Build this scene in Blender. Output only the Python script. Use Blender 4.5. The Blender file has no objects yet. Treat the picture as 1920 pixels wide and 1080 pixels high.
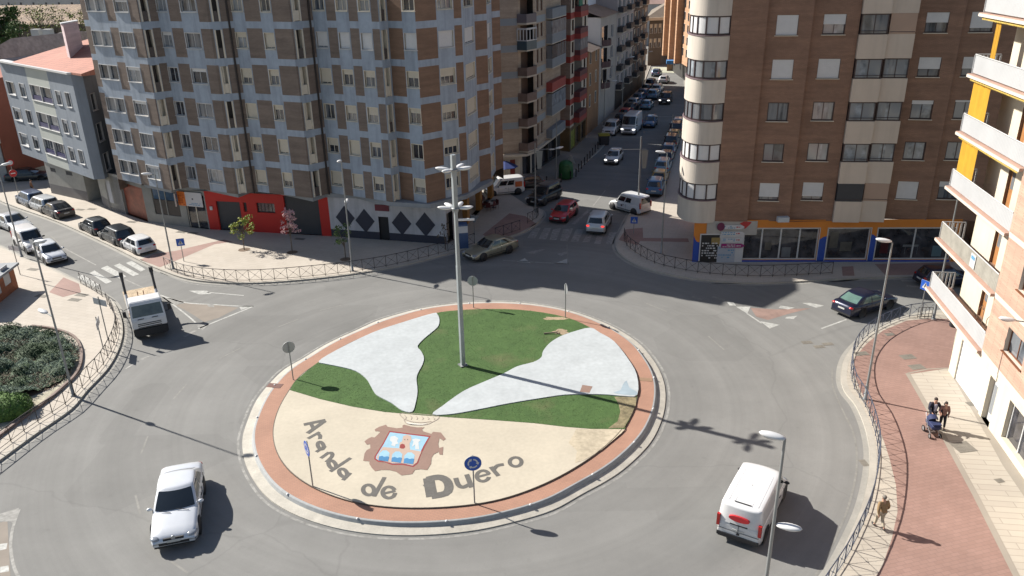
import bpy, bmesh, math, random
from mathutils import Vector, Matrix
from mathutils.geometry import tessellate_polygon
random.seed(7)
scene = bpy.context.scene
col = scene.collection
# ---------------------------------------------------------------- camera
F_PX, CX, CY, CAM_H = 1493.0, 960.0, 540.0, 24.0
_d = Vector((1032 - CX, 4130 - CY, F_PX)).normalized()
_up = -_d
_f = Vector((0, 0, 1))
_F = (_f - _up * _f.dot(_up)).normalized()
_X = _F.cross(_up)
ROWS = (_X, _F, _up)                       # camera axes (x right, y down, z forward) -> world
def c2w(v): return Vector((ROWS[0].dot(v), ROWS[1].dot(v), ROWS[2].dot(v)))
cam_d = bpy.data.cameras.new('camera')
cam = bpy.data.objects.new('camera', cam_d)
col.objects.link(cam)
ax, ay, az = c2w(Vector((1, 0, 0))), c2w(Vector((0, -1, 0))), c2w(Vector((0, 0, -1)))
cam.matrix_world = Matrix(((ax.x, ay.x, az.x, 0), (ax.y, ay.y, az.y, 0), (ax.z, ay.z, az.z, CAM_H), (0, 0, 0, 1)))
cam_d.sensor_width = 36
cam_d.lens = F_PX / 1920 * 36
cam_d.clip_start = 0.5
cam_d.clip_end = 3000
scene.camera = cam
# ---------------------------------------------------------------- sky, sun, exposure
SUN_EL, SUN_AZ = math.radians(36.0), math.radians(-28.5)     # az: direction the shadows fall, from +X
w = bpy.data.worlds.new('World'); scene.world = w; w.use_nodes = True
nt = w.node_tree
bg = nt.nodes['Background']
sky = nt.nodes.new('ShaderNodeTexSky')
sky.sky_type = 'NISHITA'; sky.sun_disc = False
sky.sun_elevation = SUN_EL
to_sun = Vector((-math.cos(SUN_AZ), -math.sin(SUN_AZ), math.tan(SUN_EL))).normalized()
sky.sun_rotation = math.atan2(to_sun.x, to_sun.y)
sky.air_density = 1.0; sky.dust_density = 1.0
nt.links.new(sky.outputs[0], bg.inputs[0])
bg.inputs[1].default_value = 0.06
sd = bpy.data.lights.new('sun', 'SUN'); sd.energy = 5.0; sd.angle = math.radians(0.55); sd.color = (1.0, 0.95, 0.87)
sun = bpy.data.objects.new('sun', sd); col.objects.link(sun)
sun.rotation_euler = to_sun.to_track_quat('Z', 'Y').to_euler()
sun.location = (-60, 90, 80)
vs = scene.view_settings
vs.view_transform = 'Standard'; vs.look = 'None'; vs.gamma = 1; vs.exposure = 0.90
# ---------------------------------------------------------------- survey helpers: sight lines onto the ground and onto walls
def G(px, py, z=0.0):
    v = c2w(Vector((px - CX, py - CY, F_PX)))
    t = (z - CAM_H) / v.z
    return Vector((v.x * t, v.y * t, z))
def PR(p):
    q = Vector(p) - Vector((0, 0, CAM_H))
    c = ROWS[0] * q.x + ROWS[1] * q.y + ROWS[2] * q.z
    return CX + F_PX * c.x / c.z, CY + F_PX * c.y / c.z
def PL(A, B, px, py):
    """(metres along A->B, height) where the sight line meets the wall plane through A and B"""
    v = c2w(Vector((px - CX, py - CY, F_PX)))
    d = (Vector((B[0], B[1])) - Vector((A[0], A[1]))).normalized()
    det = v.x * (-d.y) + v.y * d.x
    s = (A[0] * (-d.y) + A[1] * d.x) / det
    t = (v.x * A[1] - v.y * A[0]) / det * -1
    t = ((s * v.x - A[0]) * d.x + (s * v.y - A[1]) * d.y)
    return t, CAM_H + s * v.z
def ZP(P, y):
    lo, hi = -1.0, 60.0
    for _ in range(50):
        m = (lo + hi) / 2
        if PR((P[0], P[1], m))[1] > y: lo = m
        else: hi = m
    return m
# ---------------------------------------------------------------- materials
_M = {}
def srgb(r, g, b):
    f = lambda c: ((c / 255 + .055) / 1.055) ** 2.4 if c > 10 else c / 3294.6
    return (f(r), f(g), f(b), 1)
def mat(name, c, rough=.8, metal=0.0, var=.12, scale=3.0, fine=0.0, fscale=60.0, bump=0.0, coat=0.0, spec=.5, coords='world', emit=None, streak=0.0):
    """plain surface with large soft colour variation and optional fine grain and bump"""
    if name in _M: return _M[name]
    m = bpy.data.materials.new(name); m.use_nodes = True; _M[name] = m
    n, l = m.node_tree.nodes, m.node_tree.links
    b = n['Principled BSDF']
    b.inputs['Roughness'].default_value = rough
    b.inputs['Metallic'].default_value = metal
    b.inputs['Specular IOR Level'].default_value = spec
    if coat: b.inputs['Coat Weight'].default_value = coat; b.inputs['Coat Roughness'].default_value = .05
    if len(c) == 3: c = (*c, 1)
    if coords == 'world':
        g = n.new('ShaderNodeNewGeometry'); vec = g.outputs['Position']
    else:
        g = n.new('ShaderNodeTexCoord'); vec = g.outputs['Object']
    if var or fine:
        nz = n.new('ShaderNodeTexNoise'); nz.inputs['Scale'].default_value = 1 / scale; nz.inputs['Detail'].default_value = 5; nz.inputs['Roughness'].default_value = .62
        l.new(vec, nz.inputs['Vector'])
        mr = n.new('ShaderNodeMapRange'); mr.inputs[1].default_value = .3; mr.inputs[2].default_value = .7
        mr.inputs[3].default_value = 1 - var; mr.inputs[4].default_value = 1 + var
        l.new(nz.outputs[0], mr.inputs[0])
        fac = mr.outputs[0]
        if fine:
            n2 = n.new('ShaderNodeTexNoise'); n2.inputs['Scale'].default_value = fscale; n2.inputs['Detail'].default_value = 2
            l.new(vec, n2.inputs['Vector'])
            m2 = n.new('ShaderNodeMapRange'); m2.inputs[1].default_value = .25; m2.inputs[2].default_value = .75
            m2.inputs[3].default_value = 1 - fine; m2.inputs[4].default_value = 1 + fine
            l.new(n2.outputs[0], m2.inputs[0])
            mu = n.new('ShaderNodeMath'); mu.operation = 'MULTIPLY'; l.new(fac, mu.inputs[0]); l.new(m2.outputs[0], mu.inputs[1]); fac = mu.outputs[0]
        if streak:
            m3 = n.new('ShaderNodeMapping'); m3.inputs['Scale'].default_value = (2.2, 2.2, .22); l.new(vec, m3.inputs['Vector'])
            z3 = n.new('ShaderNodeTexNoise'); z3.inputs['Scale'].default_value = 1.0; z3.inputs['Detail'].default_value = 5; l.new(m3.outputs[0], z3.inputs['Vector'])
            r3 = n.new('ShaderNodeMapRange'); r3.inputs[1].default_value = .45; r3.inputs[2].default_value = .72; r3.inputs[3].default_value = 1; r3.inputs[4].default_value = 1 - streak; l.new(z3.outputs[0], r3.inputs[0])
            q3 = n.new('ShaderNodeMath'); q3.operation = 'MULTIPLY'; l.new(fac, q3.inputs[0]); l.new(r3.outputs[0], q3.inputs[1]); fac = q3.outputs[0]
        vm = n.new('ShaderNodeVectorMath'); vm.operation = 'SCALE'; vm.inputs[0].default_value = c[:3]
        l.new(fac, vm.inputs['Scale']); l.new(vm.outputs[0], b.inputs['Base Color'])
    else:
        b.inputs['Base Color'].default_value = c
    if bump:
        n3 = n.new('ShaderNodeTexNoise'); n3.inputs['Scale'].default_value = fscale; n3.inputs['Detail'].default_value = 3
        l.new(vec, n3.inputs['Vector'])
        bp = n.new('ShaderNodeBump'); bp.inputs['Strength'].default_value = bump; bp.inputs['Distance'].default_value = .02
        l.new(n3.outputs[0], bp.inputs['Height']); l.new(bp.outputs[0], b.inputs['Normal'])
    if emit:
        b.inputs['Emission Color'].default_value = (*emit[:3], 1); b.inputs['Emission Strength'].default_value = emit[3]
    return m
def node_mat(name, rough=.8):
    m = bpy.data.materials.new(name); m.use_nodes = True; _M[name] = m
    n, l = m.node_tree.nodes, m.node_tree.links
    b = n['Principled BSDF']; b.inputs['Roughness'].default_value = rough
    return m, n, l, b
def tiles_mat(name, c1, c2, mortar, tw, th, ang=0.0, wall=False, rough=.85, var=.1, scale=5.0, ms=.012, wash=0.0):
    """brick or paving pattern in real metres; ang turns the courses (ground) or follows the wall"""
    m, n, l, b = node_mat(name, rough)
    g = n.new('ShaderNodeNewGeometry')
    mp = n.new('ShaderNodeMapping'); l.new(g.outputs['Position'], mp.inputs['Vector'])
    mp.inputs['Rotation'].default_value = (0, 0, -ang)
    vec = mp.outputs[0]
    if wall:
        s = n.new('ShaderNodeSeparateXYZ'); l.new(vec, s.inputs[0])
        cb = n.new('ShaderNodeCombineXYZ'); l.new(s.outputs[0], cb.inputs[0]); l.new(s.outputs[2], cb.inputs[1]); vec = cb.outputs[0]
    br = n.new('ShaderNodeTexBrick'); l.new(vec, br.inputs['Vector'])
    br.inputs['Scale'].default_value = 1; br.inputs['Brick Width'].default_value = tw; br.inputs['Row Height'].default_value = th
    br.inputs['Mortar Size'].default_value = ms; br.inputs['Color1'].default_value = (*c1, 1); br.inputs['Color2'].default_value = (*c2, 1); br.inputs['Mortar'].default_value = (*mortar, 1)
    nz = n.new('ShaderNodeTexNoise'); nz.inputs['Scale'].default_value = 1 / scale; nz.inputs['Detail'].default_value = 6; nz.inputs['Roughness'].default_value = .65
    l.new(g.outputs['Position'], nz.inputs['Vector'])
    mr = n.new('ShaderNodeMapRange'); mr.inputs[1].default_value = .3; mr.inputs[2].default_value = .7; mr.inputs[3].default_value = 1 - var; mr.inputs[4].default_value = 1 + var
    l.new(nz.outputs[0], mr.inputs[0])
    fac = mr.outputs[0]
    if wall:
        m3 = n.new('ShaderNodeMapping'); m3.inputs['Scale'].default_value = (.25, .25, 3.2); l.new(g.outputs['Position'], m3.inputs['Vector'])
        z3 = n.new('ShaderNodeTexNoise'); z3.inputs['Scale'].default_value = 1.0; z3.inputs['Detail'].default_value = 4; l.new(m3.outputs[0], z3.inputs['Vector'])
        r3 = n.new('ShaderNodeMapRange'); r3.inputs[1].default_value = .3; r3.inputs[2].default_value = .7; r3.inputs[3].default_value = .86; r3.inputs[4].default_value = 1.14; l.new(z3.outputs[0], r3.inputs[0])
        q3 = n.new('ShaderNodeMath'); q3.operation = 'MULTIPLY'; l.new(fac, q3.inputs[0]); l.new(r3.outputs[0], q3.inputs[1]); fac = q3.outputs[0]
    vm = n.new('ShaderNodeVectorMath'); vm.operation = 'SCALE'; l.new(br.outputs[0], vm.inputs[0]); l.new(fac, vm.inputs['Scale'])
    l.new(vm.outputs[0], b.inputs['Base Color'])
    return m
# ---------------------------------------------------------------- mesh builder
class MB:
    def __init__(s): s.v, s.f, s.m, s.s = [], [], [], []
    def add(s, vs, fs, mi=0, smooth=False):
        o = len(s.v); s.v += [tuple(v) for v in vs]
        for f in fs: s.f.append(tuple(i + o for i in f)); s.m.append(mi); s.s.append(smooth)
        return s
    def poly(s, pts, mi=0): return s.add(pts, [tuple(range(len(pts)))], mi)
    def flat(s, pts, z=None, mi=0):
        """concave polygon, triangulated"""
        p = [Vector((q[0], q[1], (q[2] if len(q) > 2 else 0) if z is None else z)) for q in pts]
        tris = tessellate_polygon([[Vector((q.x, q.y, 0)) for q in p]])
        out = []
        for t in tris:
            a, b, c = (p[i] for i in t)
            out.append(t if (b - a).cross(c - a).z > 0 else (t[0], t[2], t[1]))
        return s.add(p, out, mi)
    def prism(s, pts, z0, z1, mi=0, bottom=False):
        s.flat([(p[0], p[1]) for p in pts], z1, mi); n = len(pts)
        if bottom: s.flat([(p[0], p[1]) for p in pts], z0, mi)
        vs = [(p[0], p[1], z0) for p in pts] + [(p[0], p[1], z1) for p in pts]
        return s.add(vs, [(i, (i + 1) % n, (i + 1) % n + n, i + n) for i in range(n)], mi)
    def box(s, c, d, rz=0, mi=0, R=None, taper=1.0):
        hx, hy, hz = d[0] / 2, d[1] / 2, d[2] / 2
        vs = []
        for z in (-1, 1):
            k = taper if z > 0 else 1
            for x, y in ((-1, -1), (1, -1), (1, 1), (-1, 1)):
                vs.append(Vector((x * hx * k, y * hy * k, z * hz)))
        M = R if R is not None else Matrix.Rotation(rz, 3, 'Z')
        vs = [M @ v + Vector(c) for v in vs]
        return s.add(vs, [(3, 2, 1, 0), (4, 5, 6, 7), (0, 1, 5, 4), (1, 2, 6, 5), (2, 3, 7, 6), (3, 0, 4, 7)], mi)
    def tube(s, p, r, n=8, mi=0, caps=True, smooth=True):
        """tube through points p with radius r (number or list)"""
        p = [Vector(q) for q in p]; rr = r if isinstance(r, (list, tuple)) else [r] * len(p)
        vs, fs = [], []
        ref = None
        for i, q in enumerate(p):
            a = p[min(i + 1, len(p) - 1)] - p[max(i - 1, 0)]
            a.normalize()
            if ref is None:
                ref = a.orthogonal().normalized()
            u = (ref - a * ref.dot(a)).normalized(); ref = u
            w_ = a.cross(u)
            for k in range(n):
                t = 2 * math.pi * k / n
                vs.append(q + (u * math.cos(t) + w_ * math.sin(t)) * rr[i])
        for i in range(len(p) - 1):
            for k in range(n):
                fs.append((i * n + k, i * n + (k + 1) % n, (i + 1) * n + (k + 1) % n, (i + 1) * n + k))
        s.add(vs, fs, mi, smooth)
        if caps:
            s.add(vs[:n], [tuple(range(n - 1, -1, -1))], mi); s.add(vs[-n:], [tuple(range(n))], mi)
        return s
    def lathe(s, c, prof, n=16, mi=0, smooth=True, axis='Z'):
        vs, fs = [], []
        for r, z in prof:
            for k in range(n):
                t = 2 * math.pi * k / n
                if axis == 'Z': vs.append((c[0] + r * math.cos(t), c[1] + r * math.sin(t), c[2] + z))
                else: vs.append((c[0] + r * math.cos(t), c[1] + z, c[2] + r * math.sin(t)))
        for i in range(len(prof) - 1):
            for k in range(n): fs.append((i * n + k, i * n + (k + 1) % n, (i + 1) * n + (k + 1) % n, (i + 1) * n + k))
        return s.add(vs, fs, mi, smooth)
    def ellip(s, c, r, n=10, m=7, mi=0, M=None):
        vs, fs = [], []
        for i in range(m + 1):
            a = math.pi * i / m
            for k in range(n):
                t = 2 * math.pi * k / n
                v = Vector((r[0] * math.sin(a) * math.cos(t), r[1] * math.sin(a) * math.sin(t), r[2] * math.cos(a)))
                if M is not None: v = M @ v
                vs.append(v + Vector(c))
        for i in range(m):
            for k in range(n): fs.append((i * n + k, i * n + (k + 1) % n, (i + 1) * n + (k + 1) % n, (i + 1) * n + k))
        return s.add(vs, fs, mi, True)
    def ribbon(s, pts, wd, z, mi=0, closed=False, off=0.0):
        """flat strip of width wd along pts; off shifts it to the left of travel"""
        P = [Vector((p[0], p[1])) for p in pts]; n = len(P); L = []
        for i in range(n):
            a = P[(i - 1) % n] if (closed or i) else P[i]; b = P[(i + 1) % n] if (closed or i < n - 1) else P[i]
            t = (b - a).normalized(); nn = Vector((-t.y, t.x)); L.append((P[i] + nn * (off + wd / 2), P[i] + nn * (off - wd / 2)))
        vs = [(q.x, q.y, z) for pr in L for q in pr]
        m = n if closed else n - 1
        return s.add(vs, [(2 * i + 1, 2 * ((i + 1) % n) + 1, 2 * ((i + 1) % n), 2 * i) for i in range(m)], mi)
    def mesh(s, name, mats):
        me = bpy.data.meshes.new(name); me.from_pydata([tuple(v) for v in s.v], [], s.f)
        for m in (mats if isinstance(mats, (list, tuple)) else [mats]): me.materials.append(m)
        me.polygons.foreach_set('material_index', s.m); me.polygons.foreach_set('use_smooth', s.s)
        me.update(); return me
    def obj(s, name, mats, parent=None, world=True, **kw):
        if parent is not None and world:
            o = Vector((0, 0, 0)); q = parent
            while q is not None: o += q.location; q = q.parent
            s.v = [(v[0] - o.x, v[1] - o.y, v[2] - o.z) for v in s.v]
        return link(name, s.mesh(name, mats), parent, **kw)
def link(name, data, parent=None, loc=None, rz=None, label=None, cat=None, group=None, kind=None):
    o = bpy.data.objects.new(name, data); col.objects.link(o)
    if parent is not None: o.parent = parent
    if loc is not None: o.location = loc
    if rz is not None: o.rotation_euler = (0, 0, rz)
    if label: o['label'] = label
    if cat: o['category'] = cat
    if group: o['group'] = group
    if kind: o['kind'] = kind
    return o
def thing(name, label, cat, loc=(0, 0, 0), rz=0, group=None):
    return link(name, None, None, loc, rz, label, cat, group)
def copy_tree(o, parent=None):
    c = o.copy(); col.objects.link(c)
    if parent is not None: c.parent = parent
    for ch in list(o.children): copy_tree(ch, c)
    return c
def struct(name, mb, mats): return mb.obj(name, mats, kind='structure')
def V2(a, b): return Vector((b[0] - a[0], b[1] - a[1], 0))
def smooth_line(pts, n=4, closed=False):
    """Catmull-Rom through the surveyed points"""
    P = [Vector((p[0], p[1], p[2] if len(p) > 2 else 0)) for p in pts]; out = []; N = len(P)
    rng = range(N) if closed else range(N - 1)
    for i in rng:
        g = (lambda k: P[k % N]) if closed else (lambda k: P[max(0, min(N - 1, k))])
        p0, p1, p2, p3 = g(i - 1), g(i), g(i + 1), g(i + 2)
        for k in range(n):
            t = k / n
            out.append(.5 * ((2 * p1) + (p2 - p0) * t + (2 * p0 - 5 * p1 + 4 * p2 - p3) * t * t + (3 * p1 - p0 - 3 * p2 + p3) * t ** 3))
    if not closed: out.append(P[-1])
    return out
# ================================================================= materials
def asphalt():
    m, n, l, b = node_mat('asphalt', .88)
    g = n.new('ShaderNodeNewGeometry')
    def noise(sc, det=4, vec=None, rough=.6):
        z = n.new('ShaderNodeTexNoise'); z.inputs['Scale'].default_value = sc; z.inputs['Detail'].default_value = det; z.inputs['Roughness'].default_value = rough
        l.new(vec if vec is not None else g.outputs['Position'], z.inputs['Vector']); return z.outputs[0]
    def rng(v, a, b_, lo=.3, hi=.7):
        r = n.new('ShaderNodeMapRange'); r.inputs[1].default_value = lo; r.inputs[2].default_value = hi; r.inputs[3].default_value = a; r.inputs[4].default_value = b_
        l.new(v, r.inputs[0]); return r.outputs[0]
    def mul(a, b_):
        q = n.new('ShaderNodeMath'); q.operation = 'MULTIPLY'; l.new(a, q.inputs[0]); l.new(b_, q.inputs[1]); return q.outputs[0]
    # tyre-worn bands that run round the island
    d = n.new('ShaderNodeVectorMath'); d.operation = 'DISTANCE'; l.new(g.outputs['Position'], d.inputs[0]); d.inputs[1].default_value = (-3.2, 42.4, 0)
    cb = n.new('ShaderNodeCombineXYZ'); l.new(d.outputs['Value'], cb.inputs[0])
    band = noise(.55, 5, cb.outputs[0], .7)
    # streaks along the carriageways
    mp = n.new('ShaderNodeMapping'); l.new(g.outputs['Position'], mp.inputs['Vector']); mp.inputs['Rotation'].default_value = (0, 0, math.radians(-71)); mp.inputs['Scale'].default_value = (.03, .9, 1)
    f = mul(mul(rng(band, .86, 1.12), rng(noise(.09, 5), .88, 1.13)), mul(rng(noise(28, 3), .93, 1.07), rng(noise(.5, 6, None, .75), .94, 1.06)))
    stain = rng(noise(.8, 3), 1.0, .84, .66, .78)
    f = mul(f, stain)
    # sealed cracks and old repair joints
    vo = n.new('ShaderNodeTexVoronoi'); vo.feature = 'DISTANCE_TO_EDGE'; vo.inputs['Scale'].default_value = .05
    wp = n.new('ShaderNodeVectorMath'); wp.operation = 'MULTIPLY_ADD'; wn = n.new('ShaderNodeTexNoise'); wn.inputs['Scale'].default_value = .35; wn.inputs['Detail'].default_value = 6; l.new(g.outputs['Position'], wn.inputs['Vector'])
    l.new(wn.outputs['Color'], wp.inputs[0]); wp.inputs[1].default_value = (2.2, 2.2, 0); l.new(g.outputs['Position'], wp.inputs[2]); l.new(wp.outputs[0], vo.inputs['Vector'])
    f = mul(f, rng(vo.outputs['Distance'], .90, 1.0, .0005, .004))
    # oil and rubber darkening in the middle of each lane
    f = mul(f, rng(noise(2.6, 5, None, .75), 1.02, .93, .55, .75))
    # repair patches: squarish darker areas
    v2 = n.new('ShaderNodeTexVoronoi'); v2.distance = 'CHEBYCHEV'; v2.inputs['Scale'].default_value = .16; l.new(g.outputs['Position'], v2.inputs['Vector'])
    sp_ = n.new('ShaderNodeSeparateColor'); l.new(v2.outputs['Color'], sp_.inputs[0])
    f = mul(f, rng(sp_.outputs[0], 1.0, .93, .86, .87))
    vm = n.new('ShaderNodeVectorMath'); vm.operation = 'SCALE'; vm.inputs[0].default_value = (.170, .168, .160); l.new(f, vm.inputs['Scale']); l.new(vm.outputs[0], b.inputs['Base Color'])
    bp = n.new('ShaderNodeBump'); bp.inputs['Strength'].default_value = .35; bp.inputs['Distance'].default_value = .01
    l.new(noise(45, 3), bp.inputs['Height']); l.new(bp.outputs[0], b.inputs['Normal'])
    return m
M_ASPH = asphalt()
M_PAVE = tiles_mat('beige_paving', (.43, .385, .33), (.405, .36, .305), (.33, .295, .25), .8, .4, math.radians(-20), var=.09, scale=4)
M_PAVE2 = tiles_mat('pale_paving', (.40, .36, .30), (.375, .335, .28), (.28, .25, .21), 2.2, .42, math.radians(-8), var=.08, scale=5, ms=.02)
M_RED = tiles_mat('red_paving', (.27, .168, .138), (.245, .150, .122), (.205, .13, .11), .4, .2, math.radians(15), var=.14, scale=3)
M_REDL = tiles_mat('worn_pink_paving', (.30, .19, .165), (.28, .18, .15), (.22, .15, .13), .4, .2, 0, var=.15, scale=3)
M_KERB = mat('kerb_concrete', (.36, .335, .29), .85, var=.12, scale=1.3, fine=.06, fscale=8)
M_KERB2 = mat('apron_concrete', (.40, .375, .325), .85, var=.16, scale=.9, fine=.08, fscale=10)
M_KFACE = mat('island_kerb_face', (.30, .31, .31), .8, var=.1, scale=1.0, fine=.08, fscale=6)
M_RING = tiles_mat('island_red_brick', (.35, .19, .13), (.325, .175, .12), (.27, .16, .115), .22, .11, .3, var=.12, scale=2.0)
M_PAINT = mat('road_paint_white', (.36, .36, .34), .7, var=.16, scale=.8, fine=.22, fscale=5)
M_PAINTW = mat('road_paint_worn', (.23, .225, .21), .75, var=.2, scale=.9, fine=.3, fscale=4)
M_PAINTF = mat('road_paint_faded', (.195, .19, .175), .8, var=.1, scale=.9, fine=.15, fscale=4)
M_WHITEC = mat('island_white_concrete', (.385, .41, .42), .75, var=.09, scale=1.6, fine=.07, fscale=4)
M_BEIGEC = mat('island_beige_concrete', (.43, .385, .305), .8, var=.08, scale=2.5, fine=.05, fscale=5)
M_DIRT = mat('dry_dirt', (.32, .245, .16), .95, var=.2, scale=1.5, fine=.2, fscale=7)
M_EARTH = mat('earth', (.14, .10, .07), .95, var=.25, scale=1, fine=.2, fscale=8)
M_LETTER = mat('grey_lettering', (.10, .094, .085), .8, var=.1, scale=1, fine=.12, fscale=9)
M_EMB = mat('emblem_brown', (.22, .14, .11), .8, var=.06, scale=1, fine=.05, fscale=9)
M_EMBRED = mat('emblem_red', (.22, .03, .03), .8, var=.08)
M_EMBSKY = mat('emblem_sky', (.24, .40, .50), .8, var=.08, scale=.7)
M_EMBBLUE = mat('emblem_water', (.04, .17, .34), .8, var=.1, scale=.5)
M_EMBSTONE = mat('emblem_stone', (.40, .30, .245), .8, var=.05)
M_IRON = mat('cast_iron', (.10, .085, .07), .7, var=.2, scale=.3, fine=.2, fscale=14)
M_EDGE = mat('island_edge_strip', (.12, .10, .08), .8)
def lawn_mat():
    m, n, l, b = node_mat('lawn_grass', .95)
    g = n.new('ShaderNodeNewGeometry')
    def nz(sc, det, ro): 
        z = n.new('ShaderNodeTexNoise'); z.inputs['Scale'].default_value = sc; z.inputs['Detail'].default_value = det; z.inputs['Roughness'].default_value = ro
        l.new(g.outputs['Position'], z.inputs['Vector']); return z.outputs[0]
    r = n.new('ShaderNodeValToRGB'); cr = r.color_ramp
    cr.elements[0].position = .32; cr.elements[0].color = (.034, .074, .016, 1)
    cr.elements[1].position = .68; cr.elements[1].color = (.062, .122, .030, 1)
    l.new(nz(1.3, 8, .78), r.inputs[0])
    r2 = n.new('ShaderNodeValToRGB'); r2.color_ramp.elements[0].position = .56; r2.color_ramp.elements[0].color = (0, 0, 0, 1); r2.color_ramp.elements[1].position = .75; r2.color_ramp.elements[1].color = (.45, .45, .45, 1)
    l.new(nz(.35, 5, .6), r2.inputs[0])
    mx = n.new('ShaderNodeMix'); mx.data_type = 'RGBA'; mx.inputs['B'].default_value = (.15, .125, .065, 1)
    l.new(r2.outputs[0], mx.inputs['Factor']); l.new(r.outputs[0], mx.inputs['A']); l.new(mx.outputs['Result'], b.inputs['Base Color'])
    bp = n.new('ShaderNodeBump'); bp.inputs['Strength'].default_value = .45; bp.inputs['Distance'].default_value = .02
    l.new(nz(14, 3, .7), bp.inputs['Height']); l.new(bp.outputs[0], b.inputs['Normal'])
    return m
M_LAWN = lawn_mat()
M_BLADE = mat('grass_blade', (.07, .12, .03), .9, var=.4, scale=1.2)
M_LGND = mat('far_ground', (.17, .15, .12), .95, var=.2, scale=20)
# ================================================================= ground, carriageway, pavements
gz = MB(); gz.flat([(-900, -60), (1200, -60), (1200, 1800), (-900, 1800)], -.02); struct('ground', gz, M_LGND)
rd = MB()
for i in range(-12, 14):
    for j in range(-1, 30):
        rd.poly([(i * 10, j * 10, 0), (i * 10 + 10, j * 10, 0), (i * 10 + 10, j * 10 + 10, 0), (i * 10, j * 10 + 10, 0)])
struct('road', rd, M_ASPH)
PZ = .12
def pavement(name, edge_px, back, m=M_PAVE, z=PZ, kerb=.16, n=4, kerbside=1, gutter=True):
    edge = smooth_line([G(x, y, z) for x, y in edge_px], n)
    mb = MB(); mb.prism([(p.x, p.y) for p in edge] + list(back), 0.0, z, 0); struct(name, mb, m)
    k = MB(); k.ribbon(edge, kerb, z + .004, 0, off=kerbside * kerb / 2)
    vs = [(p.x, p.y, z + .004) for p in edge]; low = [(p.x, p.y, 0) for p in edge]; N = len(vs)
    o = MB(); 
    off = MB()
    # kerb face, 3 mm proud of the pavement edge
    P = []
    for i, p in enumerate(edge):
        a = edge[max(i - 1, 0)]; b = edge[min(i + 1, N - 1)]; t = (b - a).normalized(); P.append(Vector((p.x + t.y * .004 * kerbside, p.y - t.x * .004 * kerbside, 0)))
    k.add([(q.x, q.y, z + .004) for q in P] + [(q.x, q.y, 0) for q in P], [(i, i + 1, i + 1 + N, i + N) for i in range(N - 1)], 0)
    k.obj('kerb', M_KERB, kind='structure')
    if gutter:
        gt = MB(); gt.ribbon(edge, .28, .004, 0, off=-kerbside * (.14 + .006)); gt.obj('gutter', mat('gutter_concrete', (.27, .26, .235), .85, var=.12, scale=1.2, fine=.06, fscale=8), kind='structure')
    return edge
# north-west pavement in front of the banded block (its edge runs on round into the side street)
NW = [(-20, 366), (19, 384), (107, 415), (200, 457), (270, 492), (305, 507), (350, 522), (410, 529), (480, 530), (580, 523), (670, 512), (755, 497), (855, 471), (905, 457), (975, 437), (1003, 421), (1016, 408), (1019, 400), (1012, 391), (990, 386)]
nw_edge = pavement('pavement', NW, [(-1.5, 88.0), (-12, 91), (-70, 112)], kerbside=1)
# pavement of the next block up the street
NS = [(880, 352), (960, 352), (1003, 354), (1022, 349), (1075, 322), (1125, 281), (1150, 249), (1178, 208), (1205, 160), (1222, 118)]
ns_edge = pavement('pavement', NS, [(30, 232), (8, 232), (-8, 150), (-14, 100)], kerbside=1, m=mat('worn_pavement', (.22, .195, .165), .85, var=.15, scale=4), gutter=False)
# north-east corner pavement
NE = [(1284, 150), (1288, 190), (1281, 225), (1262, 290), (1246, 350), (1236, 372), (1205, 381), (1184, 395), (1172, 415), (1160, 440), (1154, 457), (1160, 474), (1187, 493), (1225, 507), (1275, 518), (1325, 525), (1397, 530), (1466, 529), (1569, 523), (1690, 519), (1800, 517), (1915, 517)]
ne_edge = pavement('pavement', NE, [(100, 58.0), (100, 190), (46, 190)], kerbside=1)
# south-east pavement
SE = [(1990, 565), (1860, 572), (1776, 580), (1741, 583), (1690, 594), (1645, 614), (1612, 637), (1586, 667), (1577, 701), (1583, 731), (1605, 760), (1623, 803), (1631, 850), (1627, 900), (1614, 953), (1594, 1000), (1567, 1053), (1535, 1100), (1480, 1180), (1400, 1290), (1300, 1420)]
se_edge = pavement('pavement', SE, [(4, 8), (60, 8), (60, 52)], kerbside=1, m=M_PAVE2, kerb=.32)
# south-west pavement
SW = [(0, 1010 - 148), (67, 813), (133, 767), (164, 731), (200, 693), (220, 660), (229, 632), (230, 612), (226, 592), (213, 566), (186, 546), (150, 529), (90, 500), (50, 485), (0, 461), (-40, 444)]
SW = [(-60, 905)] + SW
sw_edge = pavement('pavement', SW, [(-95, 70), (-95, 30), (-40, 30)], kerbside=1)
def patch(pts, m, z, name, kind='structure', n=0, **kw):
    q = [G(x, y, z) for x, y in pts]
    if n: q = smooth_line(q, n, True)
    mb = MB(); mb.flat([(p.x, p.y) for p in q], z); return mb.obj(name, m, kind=kind, **kw)
Z1 = PZ + .004; Z2 = PZ + .008
# red cycle-coloured paving, tactile patches
patch([(1746, 597), (1700, 601), (1655, 620), (1624, 645), (1603, 670), (1601, 700), (1610, 725), (1634, 775), (1655, 820), (1668, 860), (1680, 910), (1683, 960), (1672, 1010), (1655, 1060), (1600, 1150), (1560, 1220), (1980, 1220), (1906, 1080), (1790, 860), (1702, 702), (1780, 690), (1790, 630), (1800, 598)], M_RED, Z1, 'red_pavement')
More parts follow.
